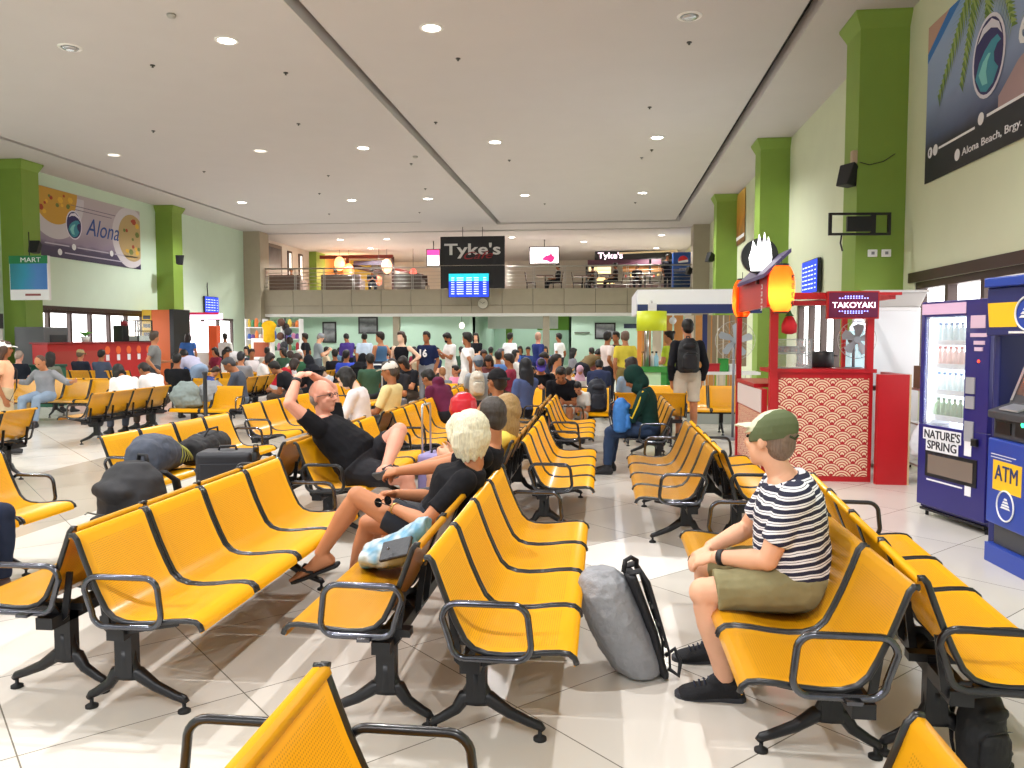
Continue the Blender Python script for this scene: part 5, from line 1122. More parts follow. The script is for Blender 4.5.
for nm, c in (('post', (1.77, 1.85, 8.83, 8.91, 0, 1.97)), ('post', (1.70, 1.76, 10.56, 10.62, 0, 2.1)), ('post', (2.76, 2.83, 8.83, 8.90, 1.2, 1.97)), ('post', (3.0, 3.06, 10.56, 10.62, 0, 1.97))): kb(nm, RED, [c])
kb('top_frame', RED, [(1.77, 2.83, 8.83, 8.89, 1.95, 2.02), (1.72, 1.78, 8.9, 10.6, 1.95, 2.01), (2.83, 3.1, 8.83, 8.89, 1.99, 2.02), (3.0, 3.06, 8.9, 10.6, 1.95, 2.01), (1.77, 3.0, 10.56, 10.62, 1.95, 2.01)])
kb('fascia', RED, [(1.66, 1.72, 8.5, 10.3, 1.86, 2.24)])
# wave (overlapping scale) pattern as thin inlays, lower rows in front
def waves(parent, o, u, w, W_, H_, r=.112, nm='wave_pattern'):
    n = V(u).cross(V(w)).normalized(); o, u, w = V(o), V(u), V(w)
    cb, rb_ = MB(), MB(); rows = int(H_ / (r * .62)) + 1
    for j in range(rows + 1, -1, -1):
        zc = j * r * .62 - r * .35; lift = (rows + 1 - j) * .00025 + .0006
        for i in range(-1, int(W_ / (2 * r)) + 2):
            xc = i * 2 * r + (r if j % 2 else 0)
            for q, (r1, r0, red) in enumerate(((1.0, .90, 1), (.90, .76, 0), (.76, .66, 1), (.66, .52, 0), (.52, .42, 1), (.42, .28, 0), (.28, .18, 1), (.18, .0, 0))):
                A = arc(xc, zc, r * r1, -35, 215, 16); Bq = arc(xc, zc, r * r0, -35, 215, 16) if r0 else [(xc, zc)] * 17
                cl = lambda p: (min(max(p[0], 0), W_), min(max(p[1], 0), H_))
                pts = [cl(p) for p in A] + [cl(p) for p in Bq]
                (rb_ if red else cb).add([o + u * p[0] + w * p[1] + n * lift for p in pts], [(k_, k_ + 1, 18 + k_, 17 + k_) for k_ in range(16)])
    a = cb.build(nm, CREAM, parent); rb_.build('wave_line', RED, a)
waves(ks, (1.87 - 2.4, 8.86 - 8.9, .06), (1, 0, 0), (0, 0, 1), .93, 1.05)
waves(ks, (1.72 - 2.4, 10.5 - 8.9, .08), (0, -1, 0), (0, 0, 1), 1.55, .62)
kb('white_panel', mat('white printed board', '#d9c9c4', rough=.5), [(1.705, 1.718, 9.0, 10.5, .72, .97)])
SIGN = mat('dark magenta sign face', '#5b0f35', rough=.4, emit=.25)
kb('sign_box', RED, [(2.33, 2.85, 8.76, 8.82, 1.74, 2.03)]); kb('sign_face', SIGN, [(2.345, 2.835, 8.752, 8.76, 1.755, 2.015)])
text('TAKOYAKI', .085, emis('lit pink white letters', '#ffe9f2', 3.0), ks, (2.375 - 2.4, 8.748 - 8.9, 1.855), width=.43)
LED = emis('violet led', '#8f9bff', 3.5); b = MB()
for i in range(11):
    for z, s_ in ((1.955, 1), (1.82, 1), (1.975, .6), (1.80, .6)):
        if abs(i - 5) <= 5 * s_: b.box((2.59 + (i - 5) * .028 - 2.4, 8.748 - 8.9, z), (.012, .006, .010))
o = b.build('led_dots', LED, ks); o['kind'] = 'stuff'
# black disc sign with a white lit flame on the roof edge
b = MB(); b.tube([(1.66 - 2.4, 8.9 - 8.9, 2.42), (1.66 - 2.4, 9.0 - 8.9, 2.42)], .19, 28); b.box((1.66 - 2.4, .05, 2.2), (.06, .06, .16)); b.build('roof_disc', BLACKM, ks)
fl = [(a_ * .8, b_ * .95) for a_, b_ in [(-.12, -.17), (.12, -.17), (.15, -.02), (.13, .12), (.10, .21), (.085, .08), (.05, .26), (.02, .10), (-.02, .24), (-.05, .08), (-.10, .17), (-.12, .06), (-.15, -.02)]]
MB().prism(fl, (1.66 - 2.4, -.02, 2.42), (1, 0, 0), (0, 0, 1), -.03).build('flame_sign', emis('white sign glow', '#ffffff', 2.2), ks)
# sloping awning
b = MB(); b.add([(1.60, 8.35, 2.19), (1.60, 10.0, 2.19), (1.86, 10.0, 2.44), (1.86, 8.35, 2.44), (1.60, 8.35, 2.15), (1.60, 10.0, 2.15), (1.86, 10.0, 2.40), (1.86, 8.35, 2.40)], [(0, 1, 2, 3), (7, 6, 5, 4), (0, 3, 7, 4), (1, 5, 6, 2), (0, 4, 5, 1), (2, 6, 7, 3)])
b.xf(Matrix.Translation((-2.4, -8.9, 0))).build('awning', mat('dark violet awning', '#4a3c66', rough=.5), ks)
for i in range(4):
    b = MB(); z = 2.10 - i * .075; b.box((1.655 - 2.4, -.15, z), (.008, .06, .008)); b.box((1.655 - 2.4, -.17 + .01 * (i % 2), z - .02), (.008, .010, .05)); b.box((1.655 - 2.4, -.14, z - .04), (.008, .05, .008)); b.build('kanji_stroke', WHITEP, ks)
LPAPER = bpy.data.materials.new('orange lantern paper'); LPAPER.use_nodes = True; nt = LPAPER.node_tree; nt.nodes.clear()
_o = nt.nodes.new('ShaderNodeOutputMaterial'); _a = nt.nodes.new('ShaderNodeBsdfTranslucent'); _d = nt.nodes.new('ShaderNodeBsdfDiffuse'); _m = nt.nodes.new('ShaderNodeMixShader'); _e = nt.nodes.new('ShaderNodeEmission'); _s = nt.nodes.new('ShaderNodeAddShader')
_a.inputs[0].default_value = srgb('#ff8a3a'); _d.inputs[0].default_value = srgb('#e0481a'); _m.inputs[0].default_value = .35; _e.inputs[0].default_value = srgb('#ff4a10'); _e.inputs[1].default_value = .35
nt.links.new(_a.outputs[0], _m.inputs[1]); nt.links.new(_d.outputs[0], _m.inputs[2]); nt.links.new(_m.outputs[0], _s.inputs[0]); nt.links.new(_e.outputs[0], _s.inputs[1]); nt.links.new(_s.outputs[0], _o.inputs[0])
def lantern(x, y, z, r, h, label):
    t = empty('paper_lantern', (x, y, z), 0, label, 'lantern', None)
    b = MB(); ns_ = 26; secs = []
    for i in range(ns_ + 1):
        a = -1 + 2 * i / ns_; rr = r * (1 - abs(a) ** 3.2 * .45) * (1 + .015 * (i % 2)); secs.append((V((0, 0, a * h / 2)), XV, YV, rr, rr))
    b.loft(secs, 26, cap=False); b.build('shade', LPAPER, t)
    for s in (-1, 1): MB().loft([squash(s * h / 2 + e, 0, 0, r * .55, r * .55) for e in (-.01, .02)], 20).build('end_ring', BLACKM, t)
    MB().tube([(0, 0, h / 2), (0, 0, h / 2 + .1)], .004, 6).build('cord', BLACKM, t)
    for i in range(4):
        zz = h * .28 - i * .085; b = MB(); a = .75
        for dx, dz, w_, hh in ((0, 0, .05, .008), (0, -.025, .008, .05), (0, -.045, .045, .008), (.018, -.02, .007, .03)):
            ang = a + dx / r; b.box((math.cos(-ang) * r * .99, math.sin(-ang) * r * .99, zz + dz), (.008, w_ * .8, hh), rot=-ang)
        b.build('character', mat('black ink', '#1a1210'), t)
    li = bpy.data.lights.new('lantern_bulb', 'POINT'); li.energy = 7; li.color = (1, .72, .35); li.shadow_soft_size = .03
    lo = bpy.data.objects.new('lantern_bulb', li); C.objects.link(lo); lo.parent = t; lo.location = (0, 0, -.05)
    return t
lantern(1.76, 8.30, 2.03, .125, .46, 'near orange paper lantern hanging at the corner of the red stall')
lantern(1.72, 10.35, 2.03, .12, .46, 'far orange paper lantern hanging at the left of the red stall')
t = empty('glass_showcase', (2.03, 9.05, 1.21), 0, 'glass and steel food case standing on the red stall counter', 'showcase')
b = MB()
for x in (-.19, .19):
    for y in (-.12, .14): b.box((x, y, .16), (.014, .014, .32))
for z in (.005, .16, .315): b.box((0, .01, z), (.39, .27, .008))
b.build('frame', STEEL, t); MB().span(-.19, .19, -.125, -.12, 0, .32).build('glass', GLASS, t); MB().span(-.16, .16, .05, .12, .17, .24).build('tray', mat('dull tray', '#6d6a66', rough=.4, metal=.7), t)
for k_ in range(4): MB().ell((-.12 + .08 * k_, .0, .20), (.032, .032, .03)).build('snack', mat('brown snack', '#6b4a34', rough=.6), t)
t = empty('hanging_ornament', (2.02, 9.1, 1.72), 0, 'red hanging ornament with green top inside the red stall', 'ornament')
MB().loft([squash(z, 0, 0, r, r * .7) for z, r in ((-.14, .03), (-.12, .08), (-.04, .085), (.04, .05), (.07, .02))], 16).build('body', mat('red felt', '#c8242c', rough=.8), t); MB().loft([squash(z, 0, 0, r, r * .7) for z, r in ((.06, .05), (.08, .03), (.12, .012))], 12).build('top', mat('green felt', '#2f6b35'), t)
MB().tube([(0, 0, .12), (0, 0, .26)], .004, 6).build('cord', BLACKM, t)
def fan(loc, rz, r, label, blades=5):
    t = empty('fan', loc, rz, label, 'fan'); bm_ = mat('pale grey fan blade', '#a9b4bd', rough=.3)
    MB().cyl((0, .05, 0), (0, -.04, 0), .035, n=16).build('hub', bm_, t)
    for i in range(blades):
        a = 2 * math.pi * i / blades + .3; ca, sa = math.cos(a), math.sin(a)
        P = [(.03, -.02), (.10, -.055), (r * .92, -.06), (r, .0), (r * .85, .045), (.10, .03), (.03, .02)]
        b = MB(); m_ = [(p[0] * ca - p[1] * sa, p[0] * sa + p[1] * ca, p[1] * .35) for p in P]
        vsx = [(x, -.02 + tw, z) for x, z, tw in m_] + [(x, -.014 + tw, z) for x, z, tw in m_]; n_ = len(P)
        b.add(vsx, [tuple(range(n_)), tuple(reversed(range(n_, 2 * n_)))] + [(i_, i_ + n_, (i_ + 1) % n_ + n_, (i_ + 1) % n_) for i_ in range(n_)]); b.build('blade', bm_, t)
    g_ = MB()
    for k_ in range(24):
        a = 2 * math.pi * k_ / 24; g_.tube([(.04 * math.cos(a), -.07, .04 * math.sin(a)), ((r + .02) * .8 * math.cos(a), -.06, (r + .02) * .8 * math.sin(a)), ((r + .03) * math.cos(a), -.01, (r + .03) * math.sin(a)), ((r) * .5 * math.cos(a), .06, r * .5 * math.sin(a))], .0013, 4)
    g_.tube([((r + .03) * math.cos(a), -.01, (r + .03) * math.sin(a)) for a in [2 * math.pi * q / 28 for q in range(28)]], .004, 6, close=True)
    g_.build('guard', STEEL, t); MB().cyl((0, .05, 0), (0, .16, 0), .05, n=16).build('motor', GREYP, t)
    return t
f_ = fan((2.70, 8.98, 1.52), 0, .17, 'grey bladed fan on the right of the red stall counter'); MB().tube([(0, .1, -.04), (0, .1, -.30)], .016, 8).build('stand', GREYP, f_); MB().cyl((0, .1, -.31), (0, .1, -.295), .09, n=20).build('base', GREYP, f_)
f_ = fan((1.95, 12.3, 1.50), 0, .26, 'large fan on a stand behind the left post of the red stall'); MB().tube([(0, .1, -.04), (0, .1, -1.48)], .02, 8).build('stand', GREYP, f_); MB().cyl((0, .1, -1.50), (0, .1, -1.47), .2, n=20).build('base', GREYP, f_)
t = empty('stock_pot', (2.42, 9.3, 1.21), 0, 'dark round cooking pot on the red stall counter', 'pot'); MB().loft([squash(z, 0, 0, r, r) for z, r in ((0, .11), (.02, .13), (.17, .13), (.18, .12))], 20).build('pot_body', mat('dark iron', '#1c1a1c', rough=.5), t)
for k_, a in enumerate((0, 180)): MB().tube([(.13 * math.cos(R(a)), -.03, .13), (.165 * math.cos(R(a)), -.03, .13), (.165 * math.cos(R(a)), .03, .13), (.13 * math.cos(R(a)), .03, .13)], .007, 6).build('pot_handle', BLACKM, t)
t = empty('drink_dispenser', (2.86, 9.45, 1.0), 0, 'lit pale blue drink dispenser at the back of the red stall', 'dispenser'); MB().span(-.12, .12, -.1, .1, .0, .12).build('base', GREYP, t); MB().span(-.11, .11, -.09, .09, .12, .62).build('tank', emis('cool lit tank', '#bfe6ee', .7), t); MB().loft([squash(z, 0, 0, r, r) for z, r in ((.62, .10), (.66, .10), (.78, .02))], 4).build('lid', emis('white lit lid', '#eef6ff', 1.0), t)
kb('back_shelf', GREYP, [(2.72, 3.1, 9.36, 9.6, .95, 1.0)])
# white fridge with a crate on top
t = empty('chest_cabinet', (3.38, 10.15, 0), 0, 'tall white cabinet standing behind the red stall', 'cabinet')
MB().span(-.30, .30, -.28, .30, .04, 1.90).build('body', WHITEP, t, bevel=.015); MB().span(-.29, .29, -.30, -.285, .08, 1.86).build('door', mat('white door', '#dfe0e3', rough=.35), t, bevel=.006); MB().tube([(-.26, -.31, .9), (-.26, -.335, .92), (-.26, -.335, 1.2), (-.26, -.31, 1.22)], .009, 8).build('handle', GREYP, t)
for xx in (-.25, .25): MB().cyl((xx, -.2, 0), (xx, -.2, .04), .02).build('foot', RUBBER, t)
t = empty('storage_tub', (3.40, 10.12, 1.90), 0, 'translucent grey storage tub on top of the white cabinet', 'tub')
MB().add([(-.28, -.22, 0), (.28, -.22, 0), (.28, .22, 0), (-.28, .22, 0), (-.34, -.27, .17), (.34, -.27, .17), (.34, .27, .17), (-.34, .27, .17)], [(3, 2, 1, 0), (0, 1, 5, 4), (1, 2, 6, 5), (2, 3, 7, 6), (3, 0, 4, 7), (4, 5, 6, 7)]).build('tub_body', mat('greyish plastic', '#b4b0ac', rough=.4), t, bevel=.01)
MB().span(-.36, .36, -.29, .29, .17, .20).build('lid', mat('grey lid', '#c4c2c0', rough=.4), t, bevel=.008)
# wire rack and bags beside it
t = empty('shelf_rack', (3.50, 9.0, 0), 0, 'small steel rack with things on it between stall and vending machine', 'rack'); b = MB()
for x in (-.16, .16):
    for y in (-.2, .2): b.box((x, y, .5), (.02, .02, 1.0))
b.build('frame', STEEL, t)
for z in (.18, .62, .99): MB().box((0, 0, z), (.36, .44, .02)).build('shelf', STEEL, t)
t = empty('plastic_bag', (3.30, 8.72, .30), 0, 'white plastic carrier bag hanging on the steel rack', 'bag'); soft([squash(z, 0, 0, r, r * .6) for z, r in ((0, .05), (.03, .11), (.16, .13), (.28, .09), (.36, .03), (.42, .02))], 'bag_body', mat('thin white plastic', '#dcdde2', rough=.4, bump=.5, nscale=18), t, .009, .02)
t = empty('cardboard_box', (3.5, 9.0, 1.0), .2, 'brown box standing on top of the steel rack', 'box'); MB().box((0, 0, .12), (.26, .3, .24)).build('carton', mat('cardboard', '#6f5a44', rough=.8), t); MB().box((0, 0, .2415), (.27, .05, .003)).build('tape', mat('tape', '#a58e68', rough=.4), t)

# vending machine
BLUE = mat('deep blue sheet metal', '#231f6e', rough=.3, noise=.06, nscale=5, coat=.2)
AV = R(14.6)
vm = empty('vending_machine', (2.86, 6.93, 0), AV, "blue drinks vending machine with a lit window and NATURE'S SPRING lettering", 'vending machine')
# local: front face at x = 0 looking towards -X, width along Y (-.41 near, +.41 far)
b = MB(); b.span(.02, .75, -.41, -.385, .07, 1.85); b.span(.02, .75, .385, .41, .07, 1.85); b.span(.02, .75, -.385, .385, 1.82, 1.85); b.span(.02, .75, -.385, .385, .07, .80); b.span(.55, .75, -.385, .385, .80, 1.82); b.build('cabinet', BLUE, vm, bevel=.006)
b = MB(); b.span(-.02, .02, -.41, .41, .10, .80); b.span(-.02, .02, -.41, -.14, .80, 1.85); b.span(-.02, .02, .365, .41, .80, 1.85); b.span(-.02, .02, -.14, .365, 1.72, 1.85); b.build('door', BLUE, vm, bevel=.006)
MB().span(-.024, -.02, -.14, .40, 1.74, 1.83).build('header_strip', mat('pink white header', '#cfaecb', rough=.4, emit=.2), vm)
MB().span(.24, .27, -.14, .36, .80, 1.72).build('light_panel', emis('white vending backlight', '#eefaff', 6.0), vm)
MB().span(-.004, .0, -.14, .365, .80, 1.72).build('window_glass', GLASS, vm)
MB().span(.02, .24, .355, .365, .80, 1.72).build('side_liner', WHITEP, vm)
MB().span(.02, .035, .335, .352, .82, 1.70).build('led_tube', emis('led tube', '#f4fbff', 9.0), vm)
for z in (.86, 1.08, 1.30, 1.50): MB().span(.06, .24, -.13, .36, z, z + .012).build('shelf', WHITEP, vm); MB().span(.045, .06, -.13, .36, z - .02, z + .025).build('price_rail', mat('price rail', '#c6c4cc', rough=.4), vm)
b = MB(); b.span(.0, .02, -.30, .28, .38, .56); b.build('delivery_flap', mat('smoked flap', '#5c544f', rough=.3, metal=.4), vm, bevel=.004)
MB().span(-.035, -.02, .30, .34, .38, .56).build('flap_frame', DKMETAL, vm) if False else None
b = MB(); b.span(-.026, -.02, -.32, .30, .36, .58); b.build('flap_surround', DKMETAL, vm); MB().span(-.030, -.026, -.28, .26, .39, .55).build('flap_window', mat('brownish flap', '#7a6c62', rough=.25), vm)
for z, h_, y0, y1 in ((1.62, .10, -.36, -.20), (1.55, .03, -.38, -.2), (1.49, .03, -.36, -.24), (1.44, .03, -.34, -.25)): MB().span(-.026, -.02, y0, y1, z, z + h_).build('notice', mat('notice paper', '#d6b9cf', rough=.6), vm)
for z, h_ in ((1.10, .13), (.98, .10), (.72, .16)): MB().span(-.03, -.02, -.27, -.17, z, z + h_).build('coin_panel', mat('coin panel', '#9a9aa0', rough=.35), vm)
MB().box((-.035, -.30, .72), (.03, .06, .06)).build('lock', BLACKM, vm, bevel=.006)
MB().ell((-.024, -.3, 1.36), (.006, .012, .012)).build('red_light', emis('red indicator', '#ff3a1e', 4), vm)
rt_ = (0, -1, 0)
NSM = mat('white sticker', '#e9e9ee', rough=.5)
b = MB(); b.span(-.0235, -.0205, -.155, .335, .66, .80) if False else b.span(-.0235, -.0205, -.13, .34, .675, .775); b.span(-.0235, -.0205, -.10, .30, .585, .685); b.span(-.0235, -.0205, -.10, .30, .47 + .02, .585); b.build('sticker', NSM, vm)
INK = mat('blue black ink', '#1b1a2c', rough=.5)
text("NATURE'S", .10, INK, vm, (-.0255, .325, .69), rt_, width=.44, bold=.001); text('SPRING', .10, INK, vm, (-.0255, .28, .60), rt_, width=.36, bold=.001)
for i in range(6):
    for j in range(2): MB().prism(arc(0, 0, .022, 0, 180, 6) + [(-.022, -.012), (.022, -.012)], (-.025, .25 - i * .062, .505 + j * .042), rt_, (0, 0, 1), .0015).build('sticker_mark', INK, vm)
MB().span(-.0235, -.0205, -.25, -.17, .60, .74).build('card_reader', NSM, vm)
text('PLEASE INSERT COINS OR BILLS', .022, NSM, vm, (-.0235, .28, .325), rt_, width=.42, name='small_lettering') if False else MB().span(-.0235, -.0205, -.16, .28, .325, .338).build('text_strip', NSM, vm)
MB().span(-.0235, -.0205, -.26, -.19, .28, .36).build('sticker_square', NSM, vm)
b = MB(); b.span(0, .7, -.39, .39, .05, .07); b.build('plinth', DKMETAL, vm)
for x in (.05, .68):
    for y in (-.36, .36): MB().cyl((x, y, 0), (x, y, .05), .014, n=10).build('foot', DKMETAL, vm)
bt = MB(); bt.loft([squash(z, 0, 0, r, r) for z, r in ((0, .026), (.005, .03), (.10, .03), (.125, .013), (.145, .012))], 12); BT = bt.mesh('bottle')
ct = MB(); ct.loft([squash(z, 0, 0, .0145, .0145) for z in (.14, .16)], 10); CT = ct.mesh('cap')
for r_, z in enumerate((.872, 1.092, 1.312, 1.512)):
    for i in range(7):
        y = .32 - i * .068; x = .10
        t = empty('drink_bottle', (2.86 + x * math.cos(AV) - y * math.sin(AV), 6.93 + x * math.sin(AV) + y * math.cos(AV), z), 0, 'small drink bottle behind the lit vending machine window, %s shelf' % ('lowest', 'second lowest', 'second highest', 'highest')[r_], 'bottle', 'drinks on the %s vending shelf' % ('lowest', 'second lowest', 'second highest', 'highest')[r_])
        link('bottle', BT, mat('drink ' + str(r_), ['#5d7d52', '#dfeef2', '#e0b9b4', '#cfe4ea'][r_], rough=.15), t); link('cap', CT, mat('cap ' + str(r_), ['#2f5a36', '#3a6fb5', '#b5242c', '#3a6fb5'][r_], rough=.4), t)

# cash machine
AB = mat('atm royal blue', '#1f3f9e', rough=.35); AG = mat('atm graphite', '#3a3c42', rough=.45)
at_ = empty('cash_machine', (2.70, 5.58, 0), R(3), 'blue and grey cash machine with yellow ATM panel at the right edge', 'cash machine')
MB().span(-.04, .8, -.27, .27, 0, .13).build('base', AB, at_, bevel=.004)
MB().span(.0, .7, -.23, .23, .13, .30).build('pedestal', AG, at_, bevel=.004)
MB().span(-.05, .7, -.25, .25, .28, .86).build('front_cover', AB, at_, bevel=.01)
MB().span(-.02, .7, -.245, .245, .86, 1.02).build('cash_unit', AG, at_, bevel=.012)
b = MB(); b.add([(-.06, y, 1.0) for y in (-.25, .25)] + [(-.06, y, 1.05) for y in (-.25, .25)] + [(.08, y, 1.10) for y in (-.25, .25)] + [(.24, y, 1.54) for y in (-.25, .25)] + [(.7, y, 1.54) for y in (-.25, .25)] + [(.7, y, 1.0) for y in (-.25, .25)],
  [(0, 1, 3, 2), (2, 3, 5, 4), (4, 5, 7, 6), (6, 7, 9, 8), (8, 9, 11, 10), (10, 11, 1, 0), (0, 2, 4, 6, 8, 10), (11, 9, 7, 5, 3, 1)]); b.build('head_unit', AG, at_, bevel=.008)
def slope(y0, y1, z0, z1, lift): return [(.08 + .16 * (z - 1.10) / .44 - lift, y, z) for y, z in ((y0, z0), (y1, z0), (y1, z1), (y0, z1))]
MB().add(slope(-.19, .19, 1.16, 1.47, .006), [(0, 3, 2, 1)]).build('screen', mat('reflective screen', '#5b4640', rough=.15), at_)
TRIM = mat('silver trim', '#a9abb0', rough=.3, metal=.6)
for a_ in ((-.235, -.205, 1.12, 1.52), (.205, .235, 1.12, 1.52), (-.205, .205, 1.49, 1.52)): MB().add(slope(*a_, .008), [(0, 3, 2, 1)]).build('screen_trim', TRIM, at_)
MB().box((.0, .02, 1.082), (.10, .22, .012), M=Matrix.Rotation(R(-18), 3, 'Y')).build('keypad', mat('keypad steel', '#c6c8cc', rough=.3, metal=.7), at_)
MB().span(-.03, -.02, .02, .2, .9, .98).build('cash_slot', mat('slot dark', '#15161a', rough=.3), at_); MB().span(-.026, -.02, -.2, -.03, .9, 1.0).build('card_slot', mat('slot dark', '#15161a'), at_); MB().ell((-.028, -.12, .985), (.008, .018, .018)).build('card_light', emis('green indicator', '#3dffa0', 3), at_)
b = MB(); b.prism([(-.17, 0), (.17, 0), (.17, .20), (-.17, .20)], (-.052, 0, .52), rt_, (0, 0, 1), -.002); b.build('yellow_panel', mat('atm yellow', '#f3bd19', rough=.45), at_)
text('ATM', .15, mat('atm navy ink', '#1c2f6a'), at_, (-.0545, .14, .59), rt_, width=.27)
def ring(parent, o, r, m, name, w=.008, u=rt_, up=(0, 0, 1)):
    o, u, up = V(o), V(u), V(up); MB().tube([o + u * r * math.cos(a) + up * r * math.sin(a) for a in [2 * math.pi * q / 28 for q in range(28)]], w, 6, close=True).build(name, m, parent)
MB().prism(arc(0, 0, .10, 0, 350, 26), (-.0535, 0, .43), rt_, (0, 0, 1), -.0015).build('logo_disc', AB, at_); ring(at_, (-.056, 0, .43), .10, WHITEP, 'logo_ring', .006)
def emblem(parent, y, x, z, s):
    b = MB()
    for dz, w_ in ((0, .12), (.018, .10), (.038, .07), (.058, .04)): b.prism([(-w_ / 2 * s, 0), (w_ / 2 * s, 0), (w_ / 2 * s * .72, .013 * s), (-w_ / 2 * s * .72, .013 * s)], (x, y, z + dz * s), rt_, (0, 0, 1), -.0015)
    b.build('logo_mark', WHITEP, parent)
emblem(at_, 0, -.0555, .41, 1.0)
MB().span(-.053, -.051, -.1, .2, .755, .760).build('text_strip', WHITEP, at_); MB().span(-.053, -.051, -.05, .2, .735, .740).build('text_strip', WHITEP, at_)
sur = empty('cash_machine_surround', (2.88, 5.62, 0), AV, 'tall blue surround with yellow and white bank logo behind the cash machine', 'surround')
b = MB(); b.span(-.02, .05, -.5, .52, 1.56, 1.90); b.span(.05, .62, .46, .52, .0, 1.90); b.span(.05, .62, -.5, -.44, .0, 1.90); b.build('panel', mat('surround blue', '#1a2160', rough=.4), sur, bevel=.01); MB().span(-.05, .62, -.5, .52, 1.90, 1.97).build('canopy', AB, sur, bevel=.01)
MB().prism([(-.28, 0), (-.02, 0), (.0, .17), (-.30, .17)], (-.021, .21, 1.62), rt_, (0, 0, 1), -.004).build('yellow_tag', mat('atm yellow', '#f3bd19'), sur)
MB().prism(arc(0, 0, .115, 0, 350, 26), (-.026, .12, 1.71), rt_, (0, 0, 1), -.004).build('logo_disc', AB, sur); ring(sur, (-.032, .12, 1.71), .115, WHITEP, 'logo_ring', .007); emblem(sur, .12, -.032, 1.68, 1.4)
MB().span(-.024, -.02, -.15, .3, 1.575, 1.59).build('text_strip', WHITEP, sur)

# ------------------------------------------------------------------ wall fittings, banners, screens
def panel_text(parent, txt, size, m, p, right, width=None, **k): return text(txt, size, m, parent, p, right, **({'width': width} if width else {}), **k)
def wave_logo(parent, o, u, s, n_):
    """round wave emblem in plane o + u*a + z*b, lifted along n_"""
    o, u, n_ = V(o), V(u), V(n_)
    def disc(poly, lift, c, nm): MB().prism([(a * s, b * s) for a, b in poly], o + n_ * lift, u, ZV, .001 if u.cross(ZV).dot(n_) > 0 else -.001).build(nm, mat('print ' + c, c, rough=.6), parent)
    el = lambda rx, rz, cx=0, cz=0, a0=0, a1=360, n=28: [(cx + rx * math.cos(R(a0 + (a1 - a0) * i / n)), cz + rz * math.sin(R(a0 + (a1 - a0) * i / n))) for i in range(n)]
    disc(el(.56, .66), .003, '#d9d6e4', 'emblem_rim'); disc(el(.50, .60), .005, '#2f2a63', 'emblem_disc')
    disc([(-.42, -.25), (-.30, -.02), (-.12, .12), (.10, .22), (.30, .24), (.42, .12), (.30, .10), (.20, .0), (.22, -.15), (.36, -.28), (.20, -.48), (-.02, -.56), (-.22, -.50)], .007, '#3d8fa6', 'emblem_wave')
    disc([(-.30, -.22), (-.16, -.05), (.02, .04), (.10, .02), (.0, -.08), (-.04, -.24), (.02, -.44), (-.16, -.42)], .009, '#7fc9c9', 'emblem_foam')
    disc([(-.38, .30), (-.20, .50), (.10, .56), (.34, .42), (.46, .20), (.30, .34), (.08, .42), (-.16, .40)], .009, '#d9d6e4', 'emblem_crest')
def gradm(name, stops, axis=2, lo=0, hi=1, noise=0):
    m = bpy.data.materials.new(name); m.use_nodes = True; nt = m.node_tree; b = nt.nodes['Principled BSDF']; b.inputs['Roughness'].default_value = .55
    tc = nt.nodes.new('ShaderNodeTexCoord'); sp = nt.nodes.new('ShaderNodeSeparateXYZ'); nt.links.new(tc.outputs['Object'], sp.inputs[0])
    mr = nt.nodes.new('ShaderNodeMapRange'); mr.inputs['From Min'].default_value = lo; mr.inputs['From Max'].default_value = hi; nt.links.new(sp.outputs[axis], mr.inputs['Value'])
    src = mr.outputs[0]
    if noise:
        n_ = nt.nodes.new('ShaderNodeTexNoise'); n_.inputs['Scale'].default_value = 2.2; n_.inputs['Detail'].default_value = 5; nt.links.new(tc.outputs['Object'], n_.inputs['Vector'])
        q = nt.nodes.new('ShaderNodeMath'); q.operation = 'MULTIPLY_ADD'; q.inputs[1].default_value = noise; nt.links.new(n_.outputs['Fac'], q.inputs[0]); nt.links.new(src, q.inputs[2])
        q2 = nt.nodes.new('ShaderNodeMath'); q2.operation = 'SUBTRACT'; q2.inputs[1].default_value = noise / 2; nt.links.new(q.outputs[0], q2.inputs[0]); src = q2.outputs[0]
    cr = nt.nodes.new('ShaderNodeValToRGB'); e = cr.color_ramp.elements
    e[0].position, e[0].color = stops[0][0], srgb(stops[0][1]); e[1].position, e[1].color = stops[-1][0], srgb(stops[-1][1])
    for p_, c in stops[1:-1]: x = e.new(p_); x.color = srgb(c)
    nt.links.new(src, cr.inputs[0]); nt.links.new(cr.outputs[0], b.inputs['Base Color']); return m
WT = mat('white banner print', '#e8e8ec', rough=.6)
# right banner: seaside print, local origin at its lower far corner, u runs towards the viewer
rbn = empty('wall_banner', (XR - .01, 10.9, 3.50), 0, 'large seaside banner with palm leaves and round wave logo on the right wall', 'banner')
MB().span(-.012, 0, -6.2, 0, 0, 1.95).build('sheet', gradm('sea print', [(0, '#17181f'), (.2, '#1d1f2a'), (.27, '#4a5577'), (.5, '#8496ba'), (.8, '#93a6c9'), (1, '#7fa2cf')], 2, 0, 1.95, .06), rbn)
n_ = V((-1, 0, 0)); u_ = V((0, -1, 0))
def bp_(poly, lift, c, nm, base=rbn, o=(-.012, 0, 0)):
    MB().prism(poly, V(o) + n_ * lift, u_, ZV, -.001).build(nm, mat('print ' + c, c, rough=.6), base)
bp_([(0, 1.62), (0, 1.95), (.62, 1.95)], .001, '#b58f80', 'shore'); bp_([(0, 1.50), (.0, 1.62), (.62, 1.95), (.95, 1.95)], .0015, '#2d6fb8', 'sea_strip')
bp_([(1.9, .55), (2.3, .80), (2.8, .92), (3.6, .95), (6.2, .9), (6.2, .40), (1.9, .40)], .0015, '#a58a8c', 'sand')
random.seed(11)
pl = [MB(), MB()]
